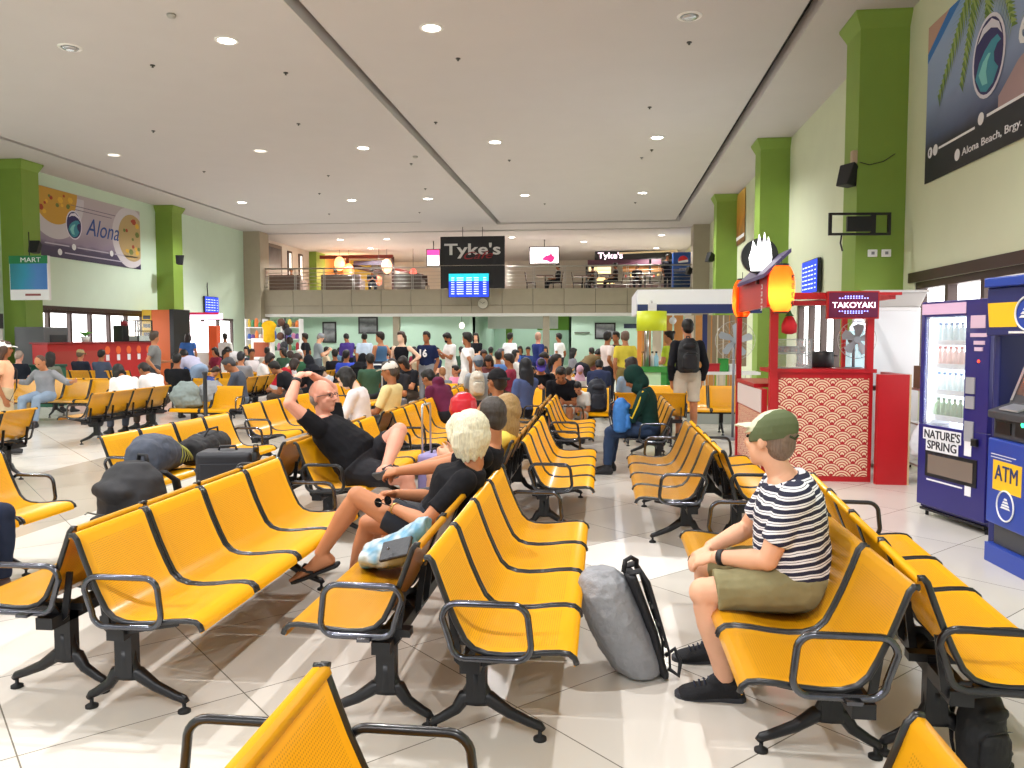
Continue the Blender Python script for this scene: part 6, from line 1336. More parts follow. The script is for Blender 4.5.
for (ox, oz, dx, dz, L) in ((1.15, 2.0, -.75, -.85, 1.15), (1.3, 2.0, -.35, -1, .95), (1.55, 2.0, .0, -1, .75), (1.7, 2.0, .5, -.8, .8), (3.0, 2.0, -.6, -.7, .9), (3.2, 2.0, .1, -1, .8), (3.4, 2.0, .8, -.6, 1.0)):
    l_ = math.hypot(dx, dz); dx /= l_; dz /= l_
    for j in range(22):
        t_ = j / 21 * L; cx, cz = ox + dx * t_, oz + dz * t_ - .10 * (t_ / L) ** 2
        for sd_ in (-1, 1):
            ln_ = .36 * (1 - .55 * t_ / L); ax_, az_ = cx + (dx * .5 - dz * .7 * sd_) * ln_, cz + (dz * .5 + dx * .7 * sd_) * ln_ - .06
            cl = lambda p: (max(p[0], .0), min(p[1], 1.95))
            P_ = [cl((cx - dz * .022, cz + dx * .022)), cl((cx + dz * .022 + dx * .05, cz - dx * .022 + dz * .05)), cl((ax_, az_))]
            pl[(j + (sd_ > 0)) % 2].add([V((-.012, 0, 0)) + n_ * (.003 + .0008 * (j % 3)) + u_ * p[0] + ZV * p[1] for p in P_], [(0, 1, 2)])
for q, c in zip(pl, ('#5f7f38', '#93a860')): q.build('palm_frond', mat('print ' + c, c, rough=.6), rbn)['kind'] = 'stuff'
wave_logo(rbn, (-.017, -1.66, 1.04), (0, -1, 0), .66, (-1, 0, 0))
panel_text(rbn, 'enn', .62, WT, (-.022, -2.24, .92), (0, -1, 0), shear=.3, name='banner_script')
b = MB()
for y, z in ((.16, .36), (.32, .36), (1.52, .42), (.95, .16)): b.prism(arc(0, 0, .065, 0, 350, 20), (-.014, -y, z), u_, ZV, -.002)
for i_, (y, z) in enumerate(((.16, .36), (.32, .36), (1.52, .42), (.95, .16))): MB().prism(arc(0, 0, .068, 0, 350, 20), (-.015, -y, z), u_, ZV, -.002).build('contact_icon', WT, rbn)
text('f', .09, INK, rbn, (-.019, -.145, .33), (0, -1, 0), name='icon_letter', bold=.004)
panel_text(rbn, '@alonaresortpanglao', .10, WT, (-.016, -.42, .33), (0, -1, 0), width=.95) if False else MB().span(-.016, -.014, -1.38, -.42, .345, .372).build('text_strip', WT, rbn)
MB().span(-.016, -.014, -3.0, -1.66, .40, .43).build('text_strip', WT, rbn)
panel_text(rbn, 'Alona Beach, Brgy. Tawala, Panglao', .12, WT, (-.016, -1.08, .12), (0, -1, 0), width=2.5)
# left banner
lb_ = empty('wall_banner', (XL + .01, 19.75, 3.74), 0, 'pale mauve food banner with blue Alona lettering on the left wall', 'banner')
LW = 4.9; LH = 1.86
MB().span(0, .012, 0, LW, 0, LH).build('sheet', gradm('mauve print', [(0, '#3c3450'), (.16, '#4a405e'), (.24, '#8e8098'), (.5, '#b3a8b6'), (1, '#b9aeb2')], 2, 0, LH, .10), lb_)
uy = V((0, 1, 0))
def lp(poly, lift, c, nm): MB().prism(poly, V((.012, 0, 0)) + V((lift, 0, 0)), uy, ZV, .001).build(nm, mat('print ' + c, c, rough=.6), lb_)
clL = lambda P: [(min(max(a, 0), LW), min(max(b, 0), LH)) for a, b in P]
lp(clL(arc(.85, 1.75, 1.25, 180, 360, 30)), .001, '#c9c4cc', 'plate'); lp(clL(arc(.85, 1.85, .95, 180, 360, 30)), .002, '#c99a3c', 'food')
lp(clL(arc(4.35, .95, .95, 0, 358, 34)), .001, '#cfcad0', 'plate'); lp(clL(arc(4.45, .95, .74, 0, 358, 34)), .002, '#b9a070', 'food')
random.seed(4)
for c, n__ in (('#e0b23c', 10), ('#6d7a3a', 9), ('#a8442c', 8)):
    b = MB()
    for i in range(n__):
        if i % 2: a, q = random.uniform(.2, 1.6), random.uniform(1.15, 1.75)
        else: a, q = random.uniform(4.0, 4.8), random.uniform(.4, 1.6)
        w_ = random.uniform(.05, .13); b.prism(clL([(a + w_ * math.cos(k_ * 1.05), q + w_ * .8 * math.sin(k_ * 1.05)) for k_ in range(6)]), (.0145 + i * .0002, 0, 0), uy, ZV, .001)
    b.build('food_pieces', mat('print ' + c, c, rough=.6), lb_)['kind'] = 'stuff'
wave_logo(lb_, (.016, 1.62, .98), (0, 1, 0), .62, (1, 0, 0))
text('Alona', .72, mat('print blue', '#2f4f96', rough=.6), lb_, (.016, 2.15, .78), (0, 1, 0), shear=.35, width=1.6, name='banner_script')
for y0, y1, z in ((1.5, 3.6, 1.52), (1.7, 3.4, 1.42)): MB().span(.013, .015, y0, y1, z, z + .02).build('text_strip', mat('print #6f6478', '#6f6478'), lb_)
for y0, y1, z in ((.4, 1.4, .34), (1.75, 3.2, .34), (3.5, 4.7, .34), (1.2, 3.9, .14)): MB().span(.013, .015, y0, y1, z, z + .035).build('text_strip', mat('print #b9b2c4', '#b9b2c4'), lb_)
for y, z in ((1.0, .16), (1.6, .36), (3.35, .36)): MB().prism(arc(0, 0, .09, 0, 350, 18), (.014, y, z), uy, ZV, .002).build('contact_icon', WT, lb_)
# small wall speakers
def speaker(loc, rz, label, tilt=-18):
    t = empty('wall_speaker', loc, rz, label, 'speaker'); M_ = Matrix.Rotation(R(tilt), 3, 'X')
    b = MB(); b.add([M_ @ V(p) for p in ((-.11, -.24, -.16), (.11, -.24, -.16), (.14, -.24, .16), (-.14, -.24, .16), (-.08, -.05, -.12), (.08, -.05, -.12), (.10, -.05, .12), (-.10, -.05, .12))], [(0, 1, 2, 3), (7, 6, 5, 4), (0, 4, 5, 1), (1, 5, 6, 2), (2, 6, 7, 3), (3, 7, 4, 0)])
    b.build('cabinet', mat('black speaker shell', '#17181c', rough=.6), t, bevel=.015); MB().tube([(0, -.06, 0), (0, .0, .0)], .02, 8).build('bracket', DKMETAL, t); MB().box((0, .0, 0), (.08, .012, .12)).build('wall_plate', DKMETAL, t); return t
speaker((3.48, 11.75, 3.72), R(-62), 'black speaker on the nearest right column')
speaker((3.44, 26.0, 4.0), R(-70), 'small black speaker on the farthest right column')
speaker((3.44, 32.4, 4.1), R(-70), 'black speaker on the stone pier beside the blue fridge')
speaker((-13.95, 18.55, 3.70), R(5), 'black speaker at the foot of the mauve banner')
speaker((-14.1, 25.55, 4.05), R(20), 'black speaker on the second left column')
sk = empty('junction_box', (3.47, 11.66, 4.02), 0, 'pale cable box with loose wire above the black speaker', 'junction box'); MB().span(-.10, .0, -.05, .05, -.09, .09).build('box', mat('beige plastic', '#b9a58c', rough=.6), sk, bevel=.008); MB().tube([(0, -.07, -.08), (.12, -.08, -.12), (.3, -.08, -.08), (.45, -.08, .02)], .006, 6).build('cable', BLACKM, sk)
# empty screen bracket on the column, junction boxes below
br_ = empty('screen_bracket', (3.42, 11.35, 3.07), R(4), 'black metal screen bracket without its screen, fixed to the right column', 'bracket')
for sp_ in ((-.42, .40, -.02, .02, .12, .15), (-.42, .40, -.02, .02, -.15, -.12), (-.42, -.38, -.02, .02, -.12, .12), (.36, .40, -.02, .02, -.12, .12), (.14, .20, -.02, .02, -.12, .12), (-.18, .14, -.03, .02, -.10, .10)): MB().span(*sp_).build('bar', mat('black bracket steel', '#101114', rough=.5), br_)
MB().span(.02, .1, .02, .26, -.05, .05).build('arm', DKMETAL, br_); MB().tube([(-.24, 0, -.12), (-.25, .02, -.25), (-.22, .02, -.36)], .012, 6).build('cable', BLACKM, br_)
for i_, (x, w_) in enumerate(((3.66, .12), (3.84, .12))):
    t = empty('socket_box', (x, 11.59, 2.70), 0, 'white %s on the green column under the screen bracket' % ('socket plate, left of two' if i_ == 0 else 'socket box, right of two'), 'socket'); MB().span(-w_ / 2, w_ / 2, -.03, .01, -.05, .05).build('box', WHITEP, t, bevel=.006)
    MB().span(-.02, .02, -.034, -.03, -.02, .02).build('socket', GREYP, t)
# screens
def screen(loc, rz, w_, h_, label, face, rows=8, tealtop=True, tilt=0):
    t = empty('information_screen', loc, rz, label, 'screen'); MB().span(-w_ / 2 - .02, w_ / 2 + .02, 0, .07, -h_ / 2 - .02, h_ / 2 + .02).build('bezel', BLACKM, t, bevel=.008)
    MB().span(-w_ / 2, w_ / 2, -.004, 0, -h_ / 2, h_ / 2).build('display', emis('blue display', '#1f3fd0', 1.2), t)
    if tealtop: MB().span(-w_ / 2, w_ / 2, -.006, -.004, h_ * .18, h_ / 2).build('header_band', emis('teal display', '#22b9c9', 1.3), t)
    for i in range(rows):
        z = h_ * (.30 - .68 * i / (rows - 1)); b = MB()
        for a_, c_ in ((-.44, -.36), (-.30, -.13), (-.06, .08), (.13, .25), (.36, .44)): b.span(a_ * w_, c_ * w_, -.0085, -.0065, z, z + h_ * .035)
        b.build('flight_row', emis('white display text', '#dfe9ff', 1.3), t)['kind'] = 'stuff'
    return t
screen((-5.40, 31.83, 3.62), 0, 1.62, .93, 'large blue departures screen hanging below the black cafe sign', None)
screen((XR - .10, 16.3, 2.72), R(-90), 1.15, .62, 'blue departures screen on the right wall behind the red stall', None, 6, False)
screen((XL + .10, 29.2, 2.78), R(90), 1.05, .58, 'small blue departures screen on the left wall near the lit shop', None, 5, False)
t = empty('screen_mount', (XL + .02, 29.0, 3.4), 0, 'black cable and small mount above the left departures screen', 'mount'); MB().tube([(.02, 0, .2), (.06, -.1, .05), (.03, 0, -.3)], .02, 6).build('cable', BLACKM, t)
# black cafe sign
cs = empty('cafe_sign', (-5.26, 31.9, 4.55), 0, "tall black Tyke's Cafe sign hanging in the middle of the upper floor", 'sign'); SBK = mat('black sign board', '#1a191d', rough=.5)
MB().span(-1.30, 1.30, 0, .12, -.12, 1.02).build('board', SBK, cs); MB().span(-1.30, 1.30, .0, .12, -1.05, -.14).build('lower_board', SBK, cs)
GL = mat('light grey sign letters', '#cfcdcc', rough=.5)
text("Tyke's", .62, GL, cs, (-1.14, -.01, .30), (1, 0, 0), width=2.28, bold=.012); text('Cafe', .42, mat('dark red sign letters', '#8e1f26', rough=.5), cs, (-.45, -.02, .10), (1, 0, .08), (0, 0, 1), shear=.4, width=1.2)
for x in (-.4, .4): MB().cyl((x, .06, 1.0), (x, .06, 1.42), .012, n=8).build('hanger', DKMETAL, cs)
ck = empty('wall_clock', (-4.93, 32.53, 2.92), 0, 'round pale wall clock on the stone fascia under the departures screen', 'clock'); MB().tube([(0, 0, 0), (0, -.04, 0)], .23, 30).build('face', mat('clock face', '#c9c4b4', rough=.4), ck); MB().tube([(.22 * math.cos(a), -.045, .22 * math.sin(a)) for a in [2 * math.pi * q / 28 for q in range(28)]], .014, 6, close=True).build('rim', mat('clock rim', '#8c8676', rough=.4), ck)
MB().box((.04, -.05, .03), (.12, .01, .016), M=Matrix.Rotation(R(-30), 3, 'Y')).build('hour_hand', BLACKM, ck); MB().box((-.06, -.05, .04), (.16, .01, .010), M=Matrix.Rotation(R(35), 3, 'Y')).build('minute_hand', BLACKM, ck)
# hanging MART light box at the left edge and the white cabinet under it
t = empty('hanging_sign', (-13.75, 17.9, 2.97), 0, 'hanging green and blue MART poster light box on the left column', 'sign')
MB().span(-.50, .50, 0, .1, -.53, .53).build('box', WHITEP, t, bevel=.01); MB().span(-.48, .48, -.006, 0, -.28, .34).build('picture', gradm('blue underwater print', [(0, '#2d7f8c'), (.4, '#2f8fb0'), (.7, '#4a7fc0'), (1, '#3f74b8')], 0, -.5, .5, .5), t)
MB().span(-.50, .50, -.01, 0, .34, .53).build('green_header', mat('print green', '#1f7a4a', rough=.5), t); text('MART', .16, WT, t, (-.20, -.016, .375), (1, 0, 0), width=.52); MB().span(-.1, .3, -.008, 0, -.43, -.38).build('brand_strip', mat('print brick', '#8e4a4a'), t)
MB().cyl((0, .05, .5), (0, .05, 1.1), .012, n=8).build('hanger', DKMETAL, t)
t = empty('tall_cabinet', (-14.55, 17.2, 0), 0, 'pale tall cabinet with a dark top at the far left edge', 'cabinet'); MB().span(-.35, .40, -.3, .3, 0, 1.75).build('body', mat('grey white door', '#cfd1cc', rough=.4), t, bevel=.01); MB().span(-.36, .41, -.31, .31, 1.75, 2.1).build('top', mat('dark top', '#2a2b2e'), t); MB().span(.0, .01, -.302, -.3, .2, 1.7).build('door_gap', DKMETAL, t)
# framed photographs on the lower back wall
def framed(x, z, w_, h_, label, Y=36.98):
    t = empty('framed_photograph', (x, Y, z), 0, label, 'picture'); MB().span(-w_ / 2, w_ / 2, -.04, 0, -h_ / 2, h_ / 2).build('frame', mat('black picture frame', '#1c1c1e', rough=.4), t)
    MB().span(-w_ / 2 + .07, w_ / 2 - .07, -.045, -.04, -h_ / 2 + .07, h_ / 2 - .07).build('print', gradm('bw ' + label[:12], [(0, '#3a3c40'), (.45, '#8f9196'), (.6, '#55575c'), (1, '#a9abb0')], 2, -h_ / 2, h_ / 2, .7), t); return t
framed(-13.0, 1.77, .68, 1.0, 'framed grey photograph at the left of the lower back wall'); framed(-11.1, 2.1, .95, .80, 'framed dark photograph under the upper floor, right of the first'); framed(.05, 1.83, .95, .75, 'framed photograph with blue grey tones left of the booth')
t = empty('notice_board', (1.3, 36.97, 2.05), 0, 'dark blue board on the lower back wall beside the booth', 'board'); MB().span(-.4, .4, -.03, 0, -.1, .1).build('board', mat('navy board', '#24304a'), t)
t = empty('wall_shelf', (-1.0, 36.9, 1.75), 0, 'thin dark shelf on the back wall left of the framed photograph', 'shelf'); MB().span(-.35, .35, -.1, .1, -.02, .02).build('board', mat('dark shelf', '#4b4238'), t)
t = empty('globe_lamp', (gx(462, 34), 34, 2.04), 0, 'round glowing white globe lamp above the man in the white T-shirt', 'lamp'); MB().ell((0, 0, 0), (.12, .12, .14)).build('globe', emis('white globe', '#fff6e6', 1.6), t); MB().cyl((0, 0, .12), (0, 0, .62), .01, n=8).build('cord', BLACKM, t)

# ------------------------------------------------------------------ upper floor cafe
UZ = 3.41
def at2(px, Y): return gx(px, Y)
t = empty('framed_picture', (-14.97, 35.2, 4.75), R(90), 'large framed grey landscape picture at the left end of the upper floor', 'picture')
MB().span(-.85, .85, -.06, 0, -.95, 1.0).build('frame', mat('grey brown frame', '#6b6259'), t); MB().span(-.72, .72, -.065, -.06, -.8, .85).build('print', gradm('grey sea print', [(0, '#8b8178'), (.4, '#a59c94'), (.55, '#8d8f93'), (1, '#3c3d40')], 2, -.8, .85, .3), t)
for i_, yy in enumerate((37.1, 38.5)):
    t = empty('slit_window', (XL + .01, yy, 4.75), R(90), 'narrow dark framed slit window, %s of the pair beside the grey picture' % ('nearer' if i_ == 0 else 'farther'), 'window'); MB().span(-.24, .24, -.05, .0, -.9, .9).build('frame', FRAME, t); MB().span(-.13, .13, -.055, -.05, -.8, .8).build('pane', emis('bright slit', '#f4f2ee', 1.0), t)
struct('cafe_column', MB().span(XL, XL + .4, 39.7, 41.0, 3.4, CEIL), GREEN)
struct('wall_left_upper', MB().span(XL, XL + .01, 33.1, 39.7, 3.42, CEIL - .05), mat('upper cafe wall', '#cfc9c0'))
ORW = mat('warm orange cafe wall', '#e0a463', rough=.7); DWD = mat('dark cafe wood', '#3a2420', rough=.5); RWD = mat('red brown beam', '#6e2a1e', rough=.5)
struct('cafe_back_wall', MB().span(XL, at2(352, 44.5), 44.5, 44.7, 3.4, CEIL).span(XL, XL + .02, 41.0, 44.5, 3.4, CEIL), ORW); struct('cafe_back_wall', MB().span(at2(352, 44.5), at2(372, 44.5), 44.5, 44.7, 3.4, CEIL), mat('olive cafe wall', '#b3a548', rough=.7))
cf = empty('cafe_canopy', (at2(358, 40), 40, 0), 0, 'dark wooden canopy with beams over the left part of the upper cafe', 'canopy'); cx_ = at2(358, 40)
b = MB(); b.span(at2(322, 40) - cx_, at2(394, 40) - cx_, -.1, .1, 5.55, 5.72); b.build('front_beam', RWD, cf); MB().span(at2(356, 40) - cx_, at2(389, 40) - cx_, -.2, .0, 5.20, 5.42).build('sign_band', mat('grey violet band', '#4b4658', rough=.5), cf)
for px in (349, 394): MB().span(at2(px, 40) - cx_ - .06, at2(px, 40) - cx_ + .06, -.06, .06, 3.4, 5.6).build('post', RWD if px == 349 else DWD, cf)
MB().tube([(at2(350, 40) - cx_, 0, 5.2), (at2(372, 40) - cx_, -.1, 4.95), (at2(390, 40) - cx_, 0, 4.8)], .10, 6).build('sloping_beam', DWD, cf); MB().tube([(at2(396, 40) - cx_, 0, 5.0), (at2(424, 40) - cx_, -.1, 4.65)], .07, 6).build('sloping_beam', RWD, cf)
MB().span(at2(424, 40) - cx_ - .05, at2(424, 40) - cx_ + .05, -.05, .05, 3.4, 4.7).build('post', DWD, cf)
li = bpy.data.lights.new('cafe_warm', 'POINT'); li.energy = 160; li.color = (1, .6, .28); li.shadow_soft_size = .3; lo = bpy.data.objects.new('cafe_warm', li); C.objects.link(lo); lo.parent = cf; lo.location = (-1.2, 1.5, 4.9)
for px, z, c, nm in ((341, 5.2, '#ffb27a', 'leftmost'), (350, 4.85, '#ff8a4a', 'second, lower'), (388, 5.05, '#ffb890', 'large right'), (380, 4.35, '#ff5a3a', 'small red'), (414, 4.72, '#ff5a4a', 'far right red')):
    t = empty('cafe_lantern', (at2(px, 39), 39, z), 0, '%s glowing lantern in the upper cafe' % nm, 'lantern', 'upper cafe lanterns'); r_ = .16 if 'small' in nm or 'far' in nm else .26
    MB().ell((0, 0, 0), (r_, r_, r_ * 1.4)).build('shade', emis('lantern ' + c, c, 2.2), t); MB().cyl((0, 0, r_ * 1.3), (0, 0, CEIL - .05 - z), .01, n=6).build('cord', BLACKM, t)
def lightbox(px0, px1, z0, z1, Y, label, extra=True):
    x0, x1 = at2(px0, Y), at2(px1, Y); t = empty('advert_screen', ((x0 + x1) / 2, Y, (z0 + z1) / 2), 0, label, 'screen'); w_, h_ = x1 - x0, z1 - z0
    MB().span(-w_ / 2 - .04, w_ / 2 + .04, 0, .12, -h_ / 2 - .04, h_ / 2 + .04).build('casing', BLACKM, t); MB().cyl((0, .06, h_ / 2), (0, .06, CEIL - (z0 + z1) / 2 - .05), .02, n=8).build('hanger', BLACKM, t); MB().span(-w_ / 2, w_ / 2, -.01, 0, -h_ / 2, h_ / 2).build('display', emis('white display', '#fff4f8', 1.5), t); return t, w_, h_
t, w_, h_ = lightbox(530, 558, 4.85, 5.55, 36, 'bright white screen with a magenta shape right of the black sign')
MB().prism([(-.1 * w_, -.25 * h_), (.05 * w_, .0), (.2 * w_, .05 * h_), (.22 * w_, .2 * h_), (.3 * w_, .0), (.38 * w_, -.1 * h_), (.3 * w_, -.4 * h_), (.2 * w_, -.42 * h_), (.1 * w_, -.32 * h_)], (0, -.012, -.02), (1, 0, 0), (0, 0, 1), -.002).build('magenta_shape', emis('magenta display', '#e01e63', 1.0), t)
t, w_, h_ = lightbox(428, 440, 4.8, 5.5, 36, 'white and magenta screen just left of the black sign'); MB().span(-w_ / 2, w_ / 2, -.014, -.01, h_ * .15, h_ / 2).build('magenta_band', emis('magenta display b', '#ff4fa8', 1.2), t)
# Tyke's kiosk on the right of the upper floor
tk = empty('cafe_counter', (at2(615, 41), 41, 0), 0, "dark cafe kiosk with lit Tyke's sign and glowing shelves on the upper floor", 'cafe kiosk'); tx = at2(615, 41)
def tkb(nm, m, px0, px1, z0, z1, y0=0, y1=.2): return MB().span(at2(px0, 41) - tx, at2(px1, 41) - tx, y0, y1, z0, z1).build(nm, m, tk)
tkb('canopy_band', SBK, 594, 672, 5.45, 6.0 - .12, .1, .3); tkb('lower_band', mat('plum band', '#4a2238', rough=.5), 587, 660, 5.15, 5.45, .0, .2); tkb('lit_menu', emis('warm menu light', '#ffe6b0', 1.3), 588, 610, 4.75, 5.1, .15, .25); tkb('lit_shelf', emis('warm shelf light', '#ffdb9a', 1.1), 590, 614, 3.95, 4.6, .3, .4)
tkb('amber_shelf', mat('amber goods', '#8a5b2a', rough=.5, emit=.3), 622, 662, 4.85, 5.15, .2, .3); tkb('counter', DWD, 588, 668, 3.41, 4.2, -.6, -.2)
tkb('post', BLACKM, 585, 587, 3.41, 5.2); tkb('post', BLACKM, 648, 650, 3.41, 5.5)
MB().prism([(at2(618, 41) - tx, 5.80), (at2(675, 41) - tx, 5.89), (at2(682, 41) - tx, 5.4), (at2(676, 41) - tx, 5.4), (at2(669, 41) - tx, 5.80), (at2(618, 41) - tx, 5.72)], (0, -.05, 0), (1, 0, 0), (0, 0, 1), -.1).build('cream_edge', mat('cream canopy edge', '#d9c29a', rough=.5, emit=.2), tk)
text("Tyke's", .42, emis('lit sign letters', '#ffe3f6', 2.0), tk, (at2(597, 41) - tx, .05, 5.52), (1, 0, 0), width=1.25, bold=.008)
for i in range(9): MB().ell((at2(625 + i * 4.6, 41) - tx, .0, 4.6 + .06 * (i % 3)), (.05, .04, .09)).build('goods', mat('goods %d' % (i % 3), ['#b5402c', '#e0c070', '#d9d9d6'][i % 3], rough=.5), tk)
# blue drinks fridge with round logo
t = empty('drinks_fridge', (at2(682, 33.9), 34.1, UZ), 0, 'tall blue drinks fridge with a round red white and blue logo by the pier', 'fridge'); PB = mat('fridge blue', '#1f4fa0', rough=.35)
MB().span(-.40, .40, 0, .6, .06, 1.66).build('cabinet', PB, t, bevel=.01); MB().span(-.40, .40, -.01, 0, 0, .10).build('plinth', BLACKM, t); MB().span(-.37, .37, -.02, -.0, .12, .85).build('door_glass', mat('fridge glass', '#27406e', rough=.1), t); MB().span(-.38, .38, -.02, 0, .88, .90).build('door_rail', STEEL, t)
def half(a0, a1, c, nm, z=1.30, r_=.20): MB().prism(arc(0, 0, r_, a0, a1, 14), (0, -.012, z), (1, 0, 0), (0, 0, 1), -.004).build(nm, mat('logo ' + c, c, rough=.4), t)
half(0, 355, '#e9eaee', 'logo_white', r_=.21); MB().prism(arc(0, 0, .20, 12, 188, 14), (0, -.018, 1.31), (1, 0, 0), (0, 0, 1), -.004).build('logo_red', mat('logo red', '#c9202c'), t); MB().prism(arc(0, 0, .20, 200, 350, 14), (0, -.018, 1.28), (1, 0, 0), (0, 0, 1), -.004).build('logo_blue', mat('logo blue', '#173a80'), t)
text('pepsi', .12, WT, t, (-.15, -.014, .94), (1, 0, 0), width=.30)
# cafe chairs, tables, sofas, guests
def cafe_chair(x, y, rz, label):
    t = empty('cafe_chair', (x, y, UZ), rz, label, 'chair', 'upper cafe chairs'); MB().span(-.2, .2, -.2, .2, .42, .46).build('seat', DWD, t); MB().add([(-.2, -.2, .46), (.2, -.2, .46), (.19, -.27, .9), (-.19, -.27, .9), (-.2, -.17, .46), (.2, -.17, .46), (.19, -.24, .9), (-.19, -.24, .9)], [(0, 1, 2, 3), (7, 6, 5, 4), (0, 3, 7, 4), (1, 5, 6, 2), (2, 6, 7, 3), (0, 4, 5, 1)]).build('backrest', DWD, t)
    for a in (-.18, .18):
        for b_ in (-.18, .18): MB().cyl((a, b_, 0), (a * .95, b_ * .95, .42), .014, n=6).build('leg', DKMETAL, t)
def cafe_table(x, y, label):
    t = empty('cafe_table', (x, y, UZ), 0, label, 'table', 'upper cafe tables'); MB().span(-.35, .35, -.35, .35, .72, .75).build('table_top', mat('brown table top', '#6b4030', rough=.4), t); MB().cyl((0, 0, .03), (0, 0, .72), .03, n=10).build('pedestal', DKMETAL, t); MB().cyl((0, 0, 0), (0, 0, .03), .2, n=16).build('foot', DKMETAL, t)
for i, (px, Y, rz) in enumerate(((531, 34.2, -90), (557, 34.3, 90), (577, 34.6, -90), (588, 34.6, 90), (600, 34.0, -90), (617, 34.1, 90), (634, 34.3, -90), (655, 34.3, 90), (412, 35.2, 90), (400, 36, -90), (425, 35.5, 0))): cafe_chair(at2(px, Y), Y, R(rz), 'dark cafe chair on the upper floor, %s' % (['just right of the black sign', 'under the seated figure by the white screen', 'left end of the middle table', 'right end of the middle table', 'left of the lit shelves', 'under the guest before the lit shelves', 'left of the long table', 'beside the blue fridge', 'left of the black sign', 'by the sloping beam', 'right at the black sign edge'][i]))
for px, Y, nm in ((545, 34.3, 'below the white screen'), (582, 34.6, 'in the middle right'), (609, 34.0, 'before the lit shelves'), (644, 34.3, 'left of the blue fridge'), (406, 35.6, 'left of the black sign')): cafe_table(at2(px, Y), Y, 'square brown cafe table ' + nm)
def sofa(px0, px1, Y, label, c='#8a7a72'):
    x0, x1 = at2(px0, Y), at2(px1, Y); t = empty('sofa', ((x0 + x1) / 2, Y, UZ), 0, label, 'sofa'); w_ = x1 - x0; m = fabric(c)
    MB().span(-w_ / 2, w_ / 2, 0, .2, 0, .85).build('backrest', m, t, bevel=.05); MB().span(-w_ / 2, w_ / 2, .2, .8, 0, .45).build('seat', m, t, bevel=.04)
    for s_ in (-1, 1): MB().span(s_ * w_ / 2 - (.12 if s_ > 0 else 0), s_ * w_ / 2 + (.12 if s_ < 0 else 0), .2, .8, .4, .62).build('armrest', m, t, bevel=.03)
sofa(264, 302, 33.8, 'long brown sofa at the left end of the upper floor'); sofa(322, 361, 33.8, 'grey brown sofa in the middle left of the upper floor'); sofa(395, 422, 33.8, 'grey sofa before the dark post of the upper floor', '#77706c')
for ps, px, Y, hd, lb, c in (('sit', 293, 35.2, 200, 'guest in dark clothes on the sofa below the slit windows', '#2f2c33'), ('sit_phone', 338, 35.4, 180, 'guest in dark brown top on the middle sofa upstairs', '#3a2a28'), ('sit', 557, 34.35, 90, 'guest in black at the cafe table below the white screen', '#1b1b20'), ('sit', 614, 34.1, 90, 'guest in dark top before the lit cafe shelves', '#2a2024'), ('sit_phone', 592, 34.9, 180, 'guest bent over the middle right cafe table upstairs', '#3f3030'), ('sit_turn', 636, 34.6, 180, 'guest at the long table near the blue fridge', '#26262e'), ('stand', 666, 35.0, 200, 'person standing behind the cafe table near the blue fridge', '#1f1f26'), ('sit_phone', 373, 35.6, 200, 'guest in black seated between the two upstairs sofas', '#1a1a20')):
    folk(ps, px, Y, hd, lb, group='upper cafe guests', dz=UZ, top=(c, .9), bottom=('trousers', '#23262e'), vox=.024)

# ------------------------------------------------------------------ white booth with blue band
bx0, bx1, BY = at2(637, 14.5), 2.75, 14.5
bo = empty('snack_booth', (bx0, BY, 0), 0, 'white and blue roofed snack booth with wooden panels behind the standing man', 'booth'); bw = bx1 - bx0
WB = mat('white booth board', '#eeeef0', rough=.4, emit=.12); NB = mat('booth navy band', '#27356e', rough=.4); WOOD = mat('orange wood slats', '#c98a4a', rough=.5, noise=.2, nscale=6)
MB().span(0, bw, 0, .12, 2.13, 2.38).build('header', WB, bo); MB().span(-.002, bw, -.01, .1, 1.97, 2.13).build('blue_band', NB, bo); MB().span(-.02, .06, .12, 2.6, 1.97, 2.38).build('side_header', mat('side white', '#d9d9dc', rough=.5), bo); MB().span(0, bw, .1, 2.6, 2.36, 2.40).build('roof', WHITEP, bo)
MB().span(0.0, .08, 0, .08, 0, 2.0).build('corner_post', mat('orange post', '#d98a3c', rough=.5), bo); MB().cyl((.17, .1, .95), (.17, .1, 1.9), .045, n=16).build('silver_pole', STEEL, bo)
for i in range(9): MB().span(.2 + i * .22, .38 + i * .22, 2.5, 2.56, 0, 2.0).build('slat_panel', WOOD if i % 3 != 1 else mat('pale panel', '#d9cdb8', rough=.5), bo)
for i in range(7): MB().span(1.32 + i * .11, 1.40 + i * .11, .9, .95, 1.0, 1.96).build('wooden_slat', mat('grey brown slat', '#9a8468', rough=.6), bo)
MB().span(1.18, 1.26, .3, .38, .9, 1.96).build('blue_post', NB, bo)
MB().span(.08, .42, .0, .5, 0, .92).build('front_counter', mat('mint counter', '#b9d9b0', rough=.5), bo); MB().span(.06, .52, -.03, .5, .92, 1.02).build('green_counter_top', mat('booth green', '#3f8f3f', rough=.4), bo); MB().span(.42, .52, .0, .5, 0, .92).build('green_panel', mat('booth green', '#3f8f3f'), bo)
MB().span(.95, bw, .0, .6, .88, .93).build('counter_top', WHITEP, bo)
for i in range(12): MB().span(.97 + i * .092, .98 + i * .092, .0, .02, .5, .88).build('grille_bar', STEEL, bo)
MB().span(.95, bw, .02, .58, .0, .5).build('counter_body', mat('steel mesh body', '#9aa09a', rough=.5), bo)
t = empty('drum_sign', (at2(651, 14.25), 14.25, 1.83), 0, 'yellow green round hanging sign on the white booth', 'sign'); MB().loft([squash(z, 0, 0, .26, .26) for z in (-.17, .17)], 30).build('drum', mat('yellow green sign', '#c9d428', rough=.5, emit=.15), t); MB().tube([(0, 0, .17), (0, 0, .34), (0, .26, .36)], .012, 8).build('hanger', STEEL, t)
MB().span(-.07, .07, -.24, -.1, .17, .30).build('tag', WHITEP, t)
